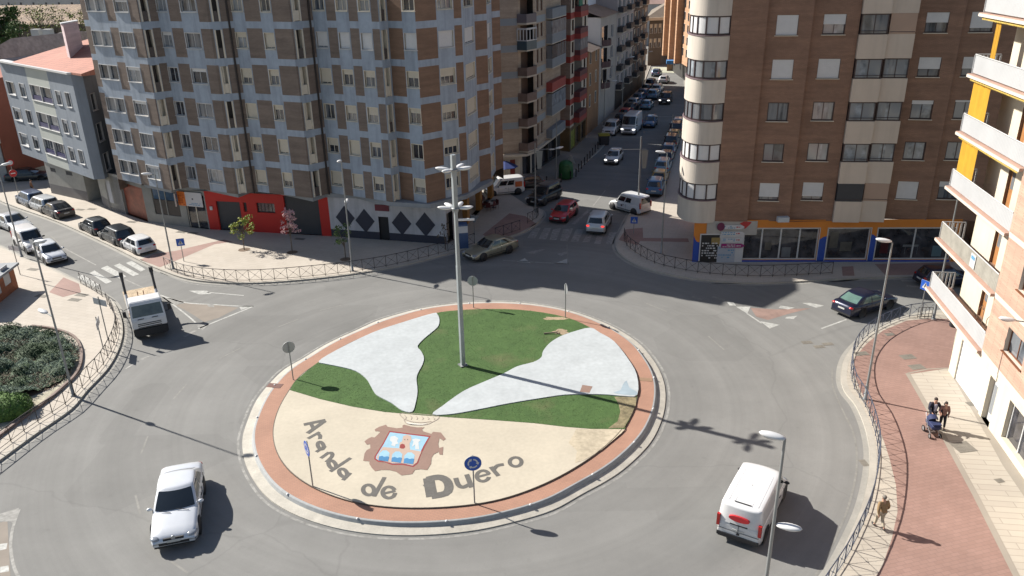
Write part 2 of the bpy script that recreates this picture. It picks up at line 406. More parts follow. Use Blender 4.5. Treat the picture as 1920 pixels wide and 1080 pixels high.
# dividing strip between the red path and the pale tiles
q = [G(x, y, Z1) for x, y in [(1702, 700), (1760, 800), (1830, 930), (1906, 1080), (1990, 1240)]]
mb = MB(); mb.ribbon(q, .28, Z2, 0); struct('paving_border', mb, mat('paving_border_grey', (.27, .24, .20), .85, var=.1))
q = [G(x, y, Z1) for x, y in [(1702, 700), (1740, 692), (1780, 690)]]
mb = MB(); mb.ribbon(q, .12, Z2, 0); struct('paving_border', mb, _M['paving_border_grey'])
patch([(1779, 694), (1790, 694), (1850, 800), (1925, 900), (1925, 938), (1880, 872), (1838, 796), (1800, 730)], _M['paving_border_grey'], Z1, 'paving_border')
patch([(262, 487), (300, 501), (358, 477), (402, 458), (437, 453), (420, 449), (372, 460), (330, 470), (290, 476)], M_REDL, Z1, 'red_pavement')
patch([(92, 548), (119, 520), (148, 532), (152, 548), (118, 557)], M_REDL, Z1, 'red_pavement')
patch([(925, 452), (972, 437), (1006, 420), (985, 405), (955, 400), (905, 440)], M_REDL, Z1, 'red_pavement')
patch([(1173, 430), (1205, 427), (1206, 446), (1290, 447), (1292, 454), (1200, 452), (1196, 460), (1160, 450)], M_REDL, Z1, 'red_pavement')
patch([(1640, 495), (1780, 492), (1790, 514), (1660, 516)], M_REDL, Z1, 'red_pavement')
patch([(1580, 517), (1578, 500), (1600, 499), (1602, 517)], M_REDL, Z1, 'red_pavement')
# ================================================================= road markings
def mark(pts, m=M_PAINT, z=.004, name='road_marking'): return patch(pts, m, z, name)
def line(a, b, wd=.12, m=M_PAINT, z=.004, pts=None):
    q = [G(x, y, z) for x, y in (pts or [a, b])]
    if pts and len(pts) > 2: q = smooth_line(q, 4)
    mb = MB(); mb.ribbon(q, wd, z, 0); return struct('road_marking', mb, m)
# zebra on the left street
for pts in ([(145, 519), (154, 515), (187, 533), (176, 538)], [(168, 512), (177, 507), (210, 528), (199, 532)], [(189, 503), (201, 498), (237, 518), (226, 523)], [(213, 498), (224, 494), (261, 514), (250, 518)], [(236, 493), (247, 489), (273, 505), (264, 509)]):
    mark(pts, M_PAINT, .008)
# zebra on the main street
for pts in ([(1000, 427), (1014, 427), (1003, 447), (989, 446)], [(1020, 428), (1034, 427), (1024, 449), (1010, 448)], [(1037, 430), (1052, 428), (1043, 450), (1030, 450)], [(1056, 430), (1075, 428), (1064, 452), (1050, 451)], [(1080, 430), (1095, 430), (1084, 453), (1070, 453)], [(1102, 437), (1112, 436), (1105, 454), (1092, 454)], [(1120, 441), (1131, 440), (1126, 457), (1114, 457)], [(1142, 436), (1157, 435), (1150, 458), (1136, 457)]):
    mark(pts, M_PAINTW)
line((1075, 420), (1105, 393), .35, M_PAINTW); line((1112, 386), (1135, 357), .12, M_PAINTW); line((1140, 350), (1160, 322), .1, M_PAINTF)
line((1168, 420), (1178, 408), .12, M_PAINT); line((943, 488), (1065, 495), .14, M_PAINTW); line((1063, 458), (1065, 495), .1, M_PAINTF)
mark([(968, 491), (984, 484), (995, 493)], M_PAINT); mark([(1040, 494), (1063, 485), (1065, 496)], M_PAINT)
mark([(985, 474), (1015, 467), (1022, 468), (1000, 476)], M_PAINTW); mark([(1045, 476), (1063, 471), (1065, 474), (1052, 480)], M_PAINTW)
# splitter island painted in front of the lorry
line(None, None, .14, pts=[(300, 553), (345, 567), (400, 571), (452, 574), (476, 574)])
line((476, 574), (372, 616), .16); line((368, 619), (345, 631), .30, M_PAINTW); line((280, 668), (265, 674), .25, M_PAINTW); line((254, 680), (235, 692), .14, M_PAINTW)
mark([(448, 574), (477, 573), (452, 581)]); mark([(300, 556), (349, 565), (330, 572), (315, 567)], M_PAINTW); mark([(369, 611), (394, 606), (380, 619)], M_PAINTW)
mark([(328, 572), (349, 568), (400, 571), (447, 577), (410, 596), (383, 604), (365, 592), (345, 580)], mat('splitter_fill', (.21, .18, .15), .85, var=.12, scale=1.5), .003)
line(None, None, .12, pts=[(305, 557), (330, 575), (352, 592), (367, 605)])
mark([(354, 545), (388, 545), (396, 551), (374, 552)]); line((388, 548), (457, 554), .12)
mark([(388, 571), (400, 571), (402, 576), (391, 575)], M_PAINTW)
line((120, 465), (180, 497), .12, M_PAINTW); line((235, 524), (270, 540), .12, M_PAINTW); line((95, 442), (110, 456), .1, M_PAINTF)
# splitter on the north-east arm
mark([(1380, 575), (1407, 575), (1401, 588)]); line((1401, 588), (1428, 606), .14); mark([(1425, 602), (1462, 609), (1443, 616)])
mark([(1363, 566), (1376, 567), (1380, 573), (1368, 573)], M_PAINT)
mark([(1464, 573), (1490, 577), (1478, 580), (1460, 577)]); mark([(1504, 568), (1520, 568), (1545, 573), (1530, 577)]); mark([(1475, 594), (1495, 592), (1488, 598), (1472, 597)])
mark([(1407, 577), (1455, 580), (1520, 578), (1480, 588), (1440, 600), (1418, 594)], mat('splitter_red', (.23, .155, .13), .85, var=.25, scale=1.2), .003)
line((1540, 616), (1587, 599), .14); line((1298, 556), (1316, 562), .3, M_PAINTF); line((1336, 556), (1358, 563), .3, M_PAINTF)
line(None, None, .12, M_PAINTW, pts=[(1330, 531), (1400, 532), (1450, 528)]); line((1555, 529), (1610, 524), .25, M_PAINTF); line((1690, 526), (1740, 527), .35, M_PAINTW); line((1700, 536), (1760, 541), .35, M_PAINTW)
# lane dashes round the circulating carriageway
for a, b in (((1212, 569), (1250, 584)), ((1328, 630), (1358, 656)), ((560, 598), (522, 613)), ((452, 652), (412, 672)), ((350, 720), (325, 748)), ((277, 818), (265, 850)), ((254, 928), (263, 963)), ((320, 1052), (352, 1074)), ((640, 572), (600, 582))):
    line(a, b, .10, M_PAINTF)
# bottom-left splitter
mark([(-8, 966), (36, 952), (27, 984), (20, 978), (-8, 978)], M_PAINTW, .006); line(None, None, .13, M_PAINTW, pts=[(36, 955), (24, 990), (20, 1025), (26, 1062), (36, 1084)])
mark([(-20, 985), (14, 976), (20, 1090), (-20, 1090)], _M['splitter_fill'], .003); mark([(0, 1020), (14, 1018), (12, 1029), (0, 1032)]); mark([(0, 1063), (16, 1060), (17, 1071), (0, 1074)])
# kerb lines of the south-east arm
line(None, None, .10, M_PAINTF, pts=[(1560, 690), (1562, 725), (1578, 765), (1600, 812), (1607, 860), (1602, 905), (1589, 955), (1568, 1005), (1546, 1050), (1520, 1095)])
line(None, None, .09, M_PAINTW, pts=[(300, 511), (350, 530), (410, 537), (480, 538)])
# ================================================================= roundabout island
LINE = [(456.9, 779.8), (474.8, 752.9), (508.4, 710.3), (586.9, 656.5), (654, 623), (721.3, 593.8), (788.6, 575.9), (860, 566.9), (927.2, 562.9), (994, 567), (1061.7, 578.1), (1128.9, 600.5), (1196.1, 636.4), (1232, 675), (1249.9, 710.3), (1255.5, 755.1), (1249.9, 784.5), (1218.5, 845), (1128.9, 914.5), (994.5, 977.2), (860, 1005.2), (743.7, 1010.8), (654.1, 1004), (586.9, 988.4), (508.4, 952.6), (459.1, 892), (445.7, 836)]
INNER = [(516.3, 782), (526.4, 755), (544.3, 730.5), (555.5, 712.5), (598, 677.8), (631.7, 656.5), (698.9, 624), (754.9, 605), (811, 588), (860, 581.5), (927.2, 579.2), (994.5, 582.6), (1061.7, 594.9), (1106.5, 614), (1151.3, 640.8), (1178.2, 674.4), (1193.9, 703.6), (1195, 741.7), (1182.7, 779.8), (1167, 804.6), (1128.9, 840.5), (1084, 870.7), (1039.3, 896.5), (994.5, 916.7), (945.2, 934.6), (893.6, 944.7), (860, 948), (822, 951.4), (766, 952.5), (710, 949), (654, 940.2), (620.5, 929), (586.9, 914.4), (564.4, 901), (542, 883), (526.4, 862.9), (516.3, 838.3), (512.9, 813.6)]
IZ = .40
ICEN = Vector((-3.2, 42.4, 0))
def polar(pts):
    L = sorted((math.atan2(p.y - ICEN.y, p.x - ICEN.x), math.hypot(p.x - ICEN.x, p.y - ICEN.y)) for p in pts)
    def r(a):
        # smoothed interpolation over the surveyed radii
        s = w_ = 0
        for t, q in L:
            da = (t - a + math.pi) % (2 * math.pi) - math.pi
            k = math.exp(-(da / .17) ** 2); s += k * q; w_ += k
        return s / w_
    return r
rl = polar([G(x, y, 0) for x, y in LINE]); ri = polar([G(x, y, IZ) for x, y in INNER])
NR = 180
def ring_pt(i, s):
    a = 2 * math.pi * i / NR - math.pi; R0, R1 = rl(a), ri(a); r = R0 + (R1 - R0) * s
    return (ICEN.x + r * math.cos(a), ICEN.y + r * math.sin(a))
def ring_band(name, prof, m, extra=None):
    mb = MB(); vs = []
    for i in range(NR):
        for s, z in prof:
            x, y = ring_pt(i, s); vs.append((x, y, z))
    k = len(prof); mb.add(vs, [(i * k + j, ((i + 1) % NR) * k + j, ((i + 1) % NR) * k + j + 1, i * k + j + 1) for i in range(NR) for j in range(k - 1)], 0)
    return struct(name, mb, m)
ring_band('road_marking', [(-.02, .004), (.05, .004)], M_PAINTW)
ring_band('island_apron', [(.13, 0), (.135, .05), (.40, .13)], M_KERB2)
ring_band('island_kerb', [(.40, .13), (.44, .29), (.455, .31), (.50, .32)], M_KFACE)
ring_band('island_paving', [(.50, .32), (1.0, .325)], M_RING)
ring_band('island_kerb', [(1.0, .325), (1.0, IZ - .004), (1.02, IZ - .004), (1.03, IZ - .02)], M_EDGE)
base = [ring_pt(i, 1.015) for i in range(NR)]
mb = MB(); mb.flat(base, IZ - .012); struct('island_paving', mb, M_BEIGEC)
# crescent of red/kerb joint marks
mb = MB()
for i in range(0, NR, 9):
    x, y = ring_pt(i, .45); mb.lathe((x, y, .315), [(0.0, .05), (.05, .045), (.07, 0)], 8)
mb.obj('kerb_studs', mat('stud_white', (.5, .5, .5), .5), kind='structure')
def iz(pts): return [G(x, y, IZ) for x, y in pts]
B_ = [(505 + 0, 730)]
# boundary of lawn and beige concrete
DIV = [(543, 731), (600, 748), (660, 762), (720, 772), (800, 779), (856, 783), (920, 787), (1000, 793), (1060, 800), (1110, 804), (1172, 804)]
north_rim = [(555.5, 712.5), (598, 677.8), (631.7, 656.5), (698.9, 624), (754.9, 605), (811, 588), (860, 581.5), (927.2, 579.2), (994.5, 582.6), (1061.7, 594.9), (1106.5, 614), (1151.3, 640.8), (1178.2, 674.4), (1193.9, 703.6), (1195, 741.7), (1182.7, 779.8), (1172, 800)]
lawn = [ (p.x, p.y) for p in iz(DIV[::-1])] + [(p.x, p.y) for p in smooth_line(iz([(545, 729)] + north_rim), 3)]
mb = MB(); mb.flat(lawn, IZ); mb.obj('lawn', M_LAWN, kind='stuff')
lawn_poly = lawn
def inside(x, y, P):
    c = False; j = len(P) - 1
    for i in range(len(P)):
        if (P[i][1] > y) != (P[j][1] > y) and x < (P[j][0] - P[i][0]) * (y - P[i][1]) / (P[j][1] - P[i][1]) + P[i][0]: c = not c
        j = i
    return c
LEAF1 = [(598, 678), (631.7, 657), (698.9, 624.3), (754.9, 605.3), (811, 588.5), (820, 590), (824, 600), (822, 612), (812, 622), (795, 636), (783, 650), (790, 660), (795, 672), (792, 685), (784, 700), (781, 712), (783, 735), (779, 758), (773, 773), (755, 771), (735, 757), (712, 745), (703, 738), (694, 722), (686, 710), (668, 697), (640, 689), (610, 683)]
LEAF2 = [(811, 778), (830, 762), (868, 735), (905, 718), (945, 701), (970, 688), (1000, 680), (1015, 671), (1018, 660), (1030, 645), (1050, 632), (1075, 623), (1106.5, 615.5), (1125, 625), (1151.3, 641), (1178.2, 674.6), (1193.9, 703.8), (1194.9, 741), (1170, 743.5), (1140, 741), (1105, 740), (1060, 741), (1010, 748), (950, 758), (900, 768), (850, 777)]
def soft(pts, keep=3):
    return smooth_line(iz(pts), 3, True)
leafpolys = []
for L in (LEAF1, LEAF2):
    q = [(p.x, p.y) for p in soft(L)]; leafpolys.append(q)
    mb = MB(); mb.prism(q, IZ, IZ + .05); struct('island_paving', mb, M_WHITEC)
q = [(p.x, p.y) for p in iz([(1150, 737), (1163, 733), (1168, 722), (1175, 715), (1180, 728), (1193, 735), (1193, 742), (1165, 741)])]
mb = MB(); mb.flat(smooth_line([Vector((a, b, 0)) for a, b in q], 2, True), IZ + .054); struct('island_stain', mb, mat('blue_grey_stain', (.26, .32, .36), .8, var=.12, scale=.6))
mb = MB(); mb.flat([(p.x, p.y) for p in iz([(1092, 723), (1111, 726), (1105, 738), (1087, 736)])], IZ + .055); mb.obj('access_cover', M_EMB, label='square tan inspection cover set in the white concrete of the island', cat='cover')
# bare dry earth where the turf has died
def blob(cx, cy, rx, ry, seed, n=26):
    r = random.Random(seed); ph = [r.uniform(0, 6.3) for _ in range(4)]
    return [(cx + rx * math.cos(t) * (1 + .18 * math.sin(3 * t + ph[0]) + .12 * math.sin(7 * t + ph[1])), cy + ry * math.sin(t) * (1 + .18 * math.sin(4 * t + ph[2]) + .1 * math.sin(9 * t + ph[3]))) for t in [2 * math.pi * k / n for k in range(n)]]
q = [(p.x, p.y) for p in iz([(1152, 744), (1193, 744), (1192, 760), (1183, 779), (1170, 802), (1140, 803), (1158, 790), (1163, 772), (1160, 758)])]
mb = MB(); mb.flat(q, IZ + .006); struct('bare_earth', mb, mat('scrubby_earth', (.20, .165, .095), .95, var=.35, scale=.5, fine=.3, fscale=5))
q = [(p.x, p.y) for p in iz([(1080, 804), (1172, 804.5), (1165, 812), (1128, 843), (1096, 862), (1078, 868), (1082, 845), (1066, 830), (1075, 815)])]
mb = MB(); mb.flat(q, IZ - .004); struct('bare_earth', mb, mat('sandy_earth', (.40, .345, .255), .95, var=.2, scale=.9, fine=.14, fscale=6))
for i, (bx, by, rx, ry) in enumerate(((1052, 622, 14, 5), (1040, 597, 22, 3))):
    mb = MB(); mb.flat([(p.x, p.y) for p in iz(blob(bx, by, rx, ry, i))], IZ + .006); struct('bare_earth', mb, M_DIRT)
# tufts give the turf a real surface
rnd = random.Random(3); mb = MB(); xs = [p[0] for p in lawn_poly]; ys = [p[1] for p in lawn_poly]; cnt = 0
while cnt < 22000:
    x, y = rnd.uniform(min(xs), max(xs)), rnd.uniform(min(ys), max(ys))
    if not inside(x, y, lawn_poly) or any(inside(x, y, q) for q in leafpolys): continue
    a = rnd.uniform(0, 6.28); h_ = rnd.uniform(.012, .03); w2 = rnd.uniform(.008, .02)
    mb.add([(x - w2 * math.cos(a), y - w2 * math.sin(a), IZ), (x + w2 * math.cos(a), y + w2 * math.sin(a), IZ), (x + rnd.uniform(-.04, .04), y + rnd.uniform(-.04, .04), IZ + h_)], [(0, 1, 2)], 0); cnt += 1
mb.obj('grass_tufts', M_BLADE, kind='stuff')
# ---- lettering laid in the beige concrete
def Z5(x, y): return (500 + x / 3.4286, 740 + y / 3.4286)
LZ = IZ - .004
letters = thing('paved_lettering', 'dark grey ARANDA DE DUERO lettering laid in an arc on the beige island', 'lettering', tuple(G(*Z5(700, 600), LZ)))
def stroke(mb, pts, wd, sm=0):
    q = [G(*Z5(x, y), LZ) for x, y in pts]
    if sm: q = smooth_line(q, sm)
    mb.ribbon(q, wd, LZ)
def oval(mb, x, y, rx, ry, rot=0, wd=.13, a0=0, a1=360):
    q = []
    for k in range(25):
        t = math.radians(a0 + (a1 - a0) * k / 24); u, v = rx * math.cos(t), ry * math.sin(t); c, s = math.cos(math.radians(rot)), math.sin(math.radians(rot))
        q.append(G(*Z5(x + u * c - v * s, y + u * s + v * c), LZ))
    if abs(a1 - a0) >= 359: mb.ribbon(q[:-1], wd, LZ, closed=True)
    else: mb.ribbon(q, wd, LZ)
def letter(name, fn):
    mb = MB(); fn(mb)
    for i in range(len(mb.v)): mb.v[i] = (mb.v[i][0], mb.v[i][1], LZ + .0004 * (i % 7))
    mb.obj('letter', M_LETTER, letters)
W = .21
letter('A', lambda m: (stroke(m, [(378, 163), (238, 192)], W * 1.3), stroke(m, [(374, 168), (262, 248)], W * 1.3), stroke(m, [(283, 182), (300, 217)], W)))
letter('r', lambda m: (stroke(m, [(264, 282), (340, 240)], W), stroke(m, [(325, 250), (343, 262), (342, 284)], W, 3)))
letter('a', lambda m: (oval(m, 347, 327, 26, 17, 62, W), stroke(m, [(318, 368), (378, 330)], W)))
letter('n', lambda m: (stroke(m, [(348, 408), (400, 370)], W), stroke(m, [(392, 377), (416, 374), (420, 396), (382, 433)], W, 3)))
letter('d', lambda m: (oval(m, 421, 449, 30, 20, 50, W), stroke(m, [(408, 494), (540, 406)], W)))
letter('a', lambda m: (oval(m, 491, 502, 30, 21, 45, W), stroke(m, [(490, 549), (538, 502)], W)))
letter('d', lambda m: (oval(m, 655, 612, 36, 32, 20, W), stroke(m, [(690, 654), (758, 530)], W)))
letter('e', lambda m: (oval(m, 785, 628, 40, 36, 0, W, 5, 335), stroke(m, [(746, 636), (828, 618)], W * .8)))
letter('D', lambda m: (stroke(m, [(1062, 655), (1040, 535)], W * 2.6), stroke(m, [(1030, 545), (1100, 530), (1152, 548), (1172, 592), (1150, 634), (1060, 652)], W * 2.1, 3), stroke(m, [(1012, 592), (1045, 580)], W * 1.6), stroke(m, [(1014, 552), (1040, 545)], W * 1.5)))
letter('u', lambda m: (stroke(m, [(1215, 535), (1232, 580), (1262, 594), (1300, 578)], W * 1.2, 3), stroke(m, [(1285, 512), (1318, 596)], W * 1.2)))
letter('e', lambda m: (oval(m, 1390, 522, 40, 34, -8, W, 20, 350), stroke(m, [(1350, 530), (1432, 508)], W * .8)))
letter('r', lambda m: (stroke(m, [(1440, 464), (1490, 522)], W * 1.1), stroke(m, [(1458, 482), (1482, 456), (1524, 448)], W * 1.1, 3)))
letter('o', lambda m: oval(m, 1600, 432, 38, 29, 0, W))
# ---- town arms laid in coloured concrete
def Z3(x, y): return (430 + x / 4.463, 780 + y / 4.463)
arms = thing('paved_coat_of_arms', 'coloured coat of arms with a tower over water laid in the island', 'coat of arms', tuple(G(*Z3(1450, 300), LZ)))
def armp(pts, z, m, name, sm=0):
    q = [G(*Z3(x, y), LZ) for x, y in pts]
    if sm: q = smooth_line(q, sm, True)
    mb = MB(); mb.flat([(p.x, p.y) for p in q], LZ + z); return mb.obj(name, m, arms)
def arml(pts, z, wd, m, name, sm=0, closed=False):
    q = [G(*Z3(x, y), LZ) for x, y in pts]
    if sm: q = smooth_line(q, sm, closed)
    mb = MB(); mb.ribbon(q, wd, LZ + z, closed=closed); return mb.obj(name, m, arms)
armp([(1130, 212), (1160, 190), (1190, 176), (1215, 180), (1238, 160), (1265, 132), (1240, 127), (1222, 128), (1217, 112), (1250, 92), (1310, 73), (1325, 90), (1400, 103), (1450, 97), (1448, 82), (1462, 72), (1520, 88), (1570, 95), (1635, 95), (1612, 112), (1622, 128), (1690, 150), (1705, 132), (1770, 138), (1812, 192), (1790, 207), (1758, 186), (1748, 235), (1755, 268), (1790, 258), (1785, 325), (1758, 322), (1752, 300), (1712, 320), (1692, 350), (1688, 400), (1655, 452), (1600, 445), (1552, 452), (1530, 486), (1440, 497), (1395, 466), (1340, 452), (1270, 452), (1218, 462), (1190, 432), (1172, 402), (1172, 380), (1120, 375), (1132, 312), (1150, 285), (1180, 270), (1178, 235), (1150, 240)], .004, M_EMB, 'plaque')
SH = [(1340, 125), (1510, 147), (1685, 168), (1640, 250), (1605, 320), (1580, 395), (1540, 428), (1450, 410), (1362, 410), (1300, 388), (1245, 385), (1212, 362), (1215, 338), (1280, 235)]
armp(SH, .008, M_EMBRED, 'shield_border')
armp([(1345, 137), (1510, 158), (1668, 178), (1625, 250), (1592, 318), (1568, 390), (1536, 417), (1450, 398), (1362, 398), (1300, 378), (1250, 374), (1226, 356), (1230, 338), (1292, 237)], .012, M_EMBSKY, 'shield_field')
armp([(1283, 262), (1420, 272), (1425, 225), (1445, 215), (1455, 170), (1490, 158), (1520, 170), (1525, 200), (1508, 232), (1512, 282), (1608, 300), (1592, 335), (1570, 390), (1536, 415), (1450, 397), (1362, 396), (1252, 372), (1230, 350), (1250, 318)], .016, M_EMBSTONE, 'stone_tower')
for k, cx in enumerate((1298, 1405, 1508)):
    armp([(cx - 50, 372 + k * 12), (cx - 42, 315 + k * 9), (cx - 15, 290 + k * 9), (cx + 18, 290 + k * 9), (cx + 44, 312 + k * 9), (cx + 30, 384 + k * 11)], .020, M_EMBSKY, 'arch', 0)
    armp([(cx - 50, 372 + k * 12), (cx - 45, 343 + k * 9), (cx - 20, 336 + k * 9), (cx, 345 + k * 9), (cx + 22, 340 + k * 9), (cx + 40, 345 + k * 9), (cx + 30, 384 + k * 11)], .024, M_EMBBLUE, 'water')
armp([(1425, 268), (1430, 242), (1448, 234), (1466, 240), (1472, 262), (1460, 275), (1440, 275)], .020, M_EMBRED, 'gate', 0)
M_LION = mat('emblem_pale', (.46, .48, .48), .8)
for cx, s in ((1385, 1), (1560, -1)):
    armp([(cx - 35 * s, 175 if s > 0 else 198), (cx, 168 if s > 0 else 190), (cx + 30 * s, 190 if s > 0 else 200), (cx + 18 * s, 215), (cx + 32 * s, 232 if s > 0 else 262), (cx + 5 * s, 240), (cx + 4 * s, 258 if s > 0 else 280), (cx - 30 * s, 248 if s > 0 else 282), (cx - 22 * s, 222), (cx - 42 * s, 205)], .017, M_LION, 'lion')
for ex in (1468, 1492): armp([(ex - 5, 200), (ex, 194), (ex + 5, 200), (ex, 206)], .022, M_LETTER, 'tower_window')
arml([(1430, -22), (1440, 5), (1460, 22), (1470, 50), (1500, 68), (1580, 76), (1650, 72), (1700, 50), (1748, 22), (1745, 0), (1660, -10), (1520, -22)], .006, .05, mat('emblem_line', (.30, .25, .21), .8), 'crown_outline', 3, True)
arml([(1462, 25), (1530, 48), (1610, 55), (1690, 45)], .007, .05, _M['emblem_line'], 'crown_outline', 3)
armp([(1478, 48), (1530, 60), (1610, 66), (1668, 60), (1610, 76), (1530, 76), (1490, 64)], .006, mat('emblem_white', (.5, .48, .43), .8), 'crown_band')
for k in range(6):
    x = 1465 + k * 48; arml([(x, -8 + k * 4), (x + 14, 12 + k * 2), (x + 6, 30)], .006, .035, _M['emblem_line'], 'crown_outline', 3)
# small covers and gullies in the paving and road
def cover(px, py, wd, dp, z, m=M_IRON, rz=0.0, label=None, cat='manhole cover'):
    p = G(px, py, z); mb = MB(); mb.box((p.x, p.y, z + .004), (wd, dp, .006), rz)
    for k in range(3): mb.box((p.x, p.y + (k - 1) * dp * .28 * math.cos(rz), z + .009), (wd * .8, dp * .06, .004), rz)
    mb.obj('manhole_cover', m, label=label, cat=cat, group='small iron and concrete covers set in the paving')
M_COV = mat('cover_grey', (.17, .155, .13), .8, var=.15, scale=.5, fine=.1, fscale=9)
for px, py, wd, dp, lb in ((1702, 669, .9, .6, 'grey cover in the red path nearest the garage doors'), (1719, 688, .9, .6, 'grey cover in the red path in front of the pale tiles'), (1806, 838, 1.0, .9, 'large grey cover in the pale tiles beside the pram shadow'), (1821, 757, .5, .4, 'small tan cover against the glass door of the salmon block'), (1874, 901, .4, .3, 'tiny iron cover in the pale tiles near the shop window'), (1615, 663, .9, .5, 'grey cover under the railing of the red corner pavement'), (1668, 627, .6, .4, 'faint grey cover at the top of the red path')):
    cover(px, py, wd, dp, PZ + .008, M_COV, .15, lb)
for px, py, lb in ((62, 505, 'iron cover on the left pavement beside the street lamp'), (140, 562, 'dark double cover on the left pavement near the railing'), (153, 553, 'dark cover at the edge of the pink tactile paving'), (78, 555, 'white framed cover on the left pavement'), (150, 393, 'grey cover behind the black parked saloon'), (172, 392, 'dark cover on the pavement under the grey block'), (247, 416, 'dark cover in front of the orange doorway'), (340, 435, 'dark cover in front of the shuttered shop'), (362, 437, 'small dark cover beside the shop door'), (562, 448, 'dark cover behind the pink blossom tree'), (1060, 455, None)):
    if lb: cover(px, py, 1.0, .5, PZ + .004, M_COV, -.3, lb)
for px, py, wd, dp, lb in ((1513, 642, .7, .4, 'left square gully cover in the road by the red corner'), (1536, 650, .7, .4, 'lower square gully cover in the road by the red corner'), (1552, 645, .7, .4, 'right square gully cover in the road by the red corner'), (1620, 868, .35, .55, 'kerbside gully grating beside the curved railing')):
    cover(px, py, wd, dp, .004, M_COV, .1, lb, 'gully')
cover(515, 723, .9, .5, 0.329, mat('cover_rust', (.16, .085, .07), .8), -.2, 'dark red cover in the brick ring beside the left lawn')
cover(1204, 711, 1.2, .4, 0.329, mat('cover_tan', (.25, .16, .10), .8), -.2, 'tan cover across the brick ring at the right of the island')
# ================================================================= building materials
def wave_wall(name, c, course=.075, rough=.85, amt=.10, var=.10, scale=2.0, c2=None):
    """brickwork: thin horizontal courses plus patchy tone"""
    c2 = c2 or tuple(x * .86 for x in c)
    return tiles_mat(name, c, c2, tuple(x * .72 for x in c), .26, course, 0, True, rough, var, scale, .008)
M_BAND = mat('blue_grey_render', (.31, .36, .425), .8, var=.09, scale=1.6, fine=.05, fscale=3, streak=.22)
M_BRK = wave_wall('brown_brick', (.19, .148, .122), var=.14)
M_BRK2 = wave_wall('orange_brown_brick', (.22, .135, .09))
M_BRKL = wave_wall('russet_brick', (.25, .148, .102), var=.13)
M_SALM = wave_wall('salmon_brick', (.46, .30, .225), var=.05)
M_CREAM = mat('cream_frame', (.60, .54, .44), .6, var=.06, scale=.6)
M_WFRAME = mat('white_frame', (.5, .5, .5), .45, var=.03)
M_DFRAME = mat('dark_window_frame', (.045, .028, .03), .4, var=.05)
M_BLIND = mat('cream_blind', (.52, .47, .38), .6, var=.04, scale=.4)
M_BLINDW = mat('white_blind', (.56, .56, .56), .6, var=.04, scale=.4)
M_ROOFG = mat('grey_slab', (.25, .265, .28), .8, var=.12, scale=1.2)
M_FLATROOF = mat('flat_roof', (.22, .2, .18), .9, var=.2, scale=2)
M_DARKM = mat('dark_shutter', (.035, .038, .045), .55, var=.08, scale=.5)
M_BLACK = mat('near_black', (.012, .012, .014), .6, var=0)
def glass_mat(name, c, rough=.08, stripes=None):
    m, n, l, b = node_mat(name, rough)
    b.inputs['Specular IOR Level'].default_value = .9
    g = n.new('ShaderNodeNewGeometry')
    z = n.new('ShaderNodeTexNoise'); z.inputs['Scale'].default_value = 1.3; z.inputs['Detail'].default_value = 4
    l.new(g.outputs['Position'], z.inputs['Vector'])
    r = n.new('ShaderNodeValToRGB'); e = r.color_ramp.elements
    e[0].position = .38; e[0].color = (*c, 1); e[1].position = .66; e[1].color = (*[x * 2.6 + .012 for x in c], 1)
    l.new(z.outputs[0], r.inputs[0])
    out = r.outputs[0]
    if stripes:
        mp = n.new('ShaderNodeMapping'); mp.inputs['Scale'].default_value = (2.0, 2.0, .12); l.new(g.outputs['Position'], mp.inputs['Vector'])
        z2 = n.new('ShaderNodeTexNoise'); z2.inputs['Scale'].default_value = 1.0; l.new(mp.outputs[0], z2.inputs['Vector'])
        r2 = n.new('ShaderNodeMapRange'); r2.inputs[1].default_value = .42; r2.inputs[2].default_value = .52; l.new(z2.outputs[0], r2.inputs[0])
        mx = n.new('ShaderNodeMix'); mx.data_type = 'RGBA'; mx.inputs['B'].default_value = (*stripes, 1)
        l.new(r2.outputs[0], mx.inputs['Factor']); l.new(out, mx.inputs['A']); out = mx.outputs['Result']
    l.new(out, b.inputs['Base Color'])
    return m
M_GL = glass_mat('window_glass_dark', (.014, .018, .026))
M_GLC = glass_mat('window_glass_curtained', (.03, .036, .045), stripes=(.15, .16, .175))
M_GLL = glass_mat('window_glass_net_curtain', (.12, .135, .15), stripes=(.22, .235, .25))
M_SHOP = glass_mat('shop_glass', (.02, .02, .024), .05)
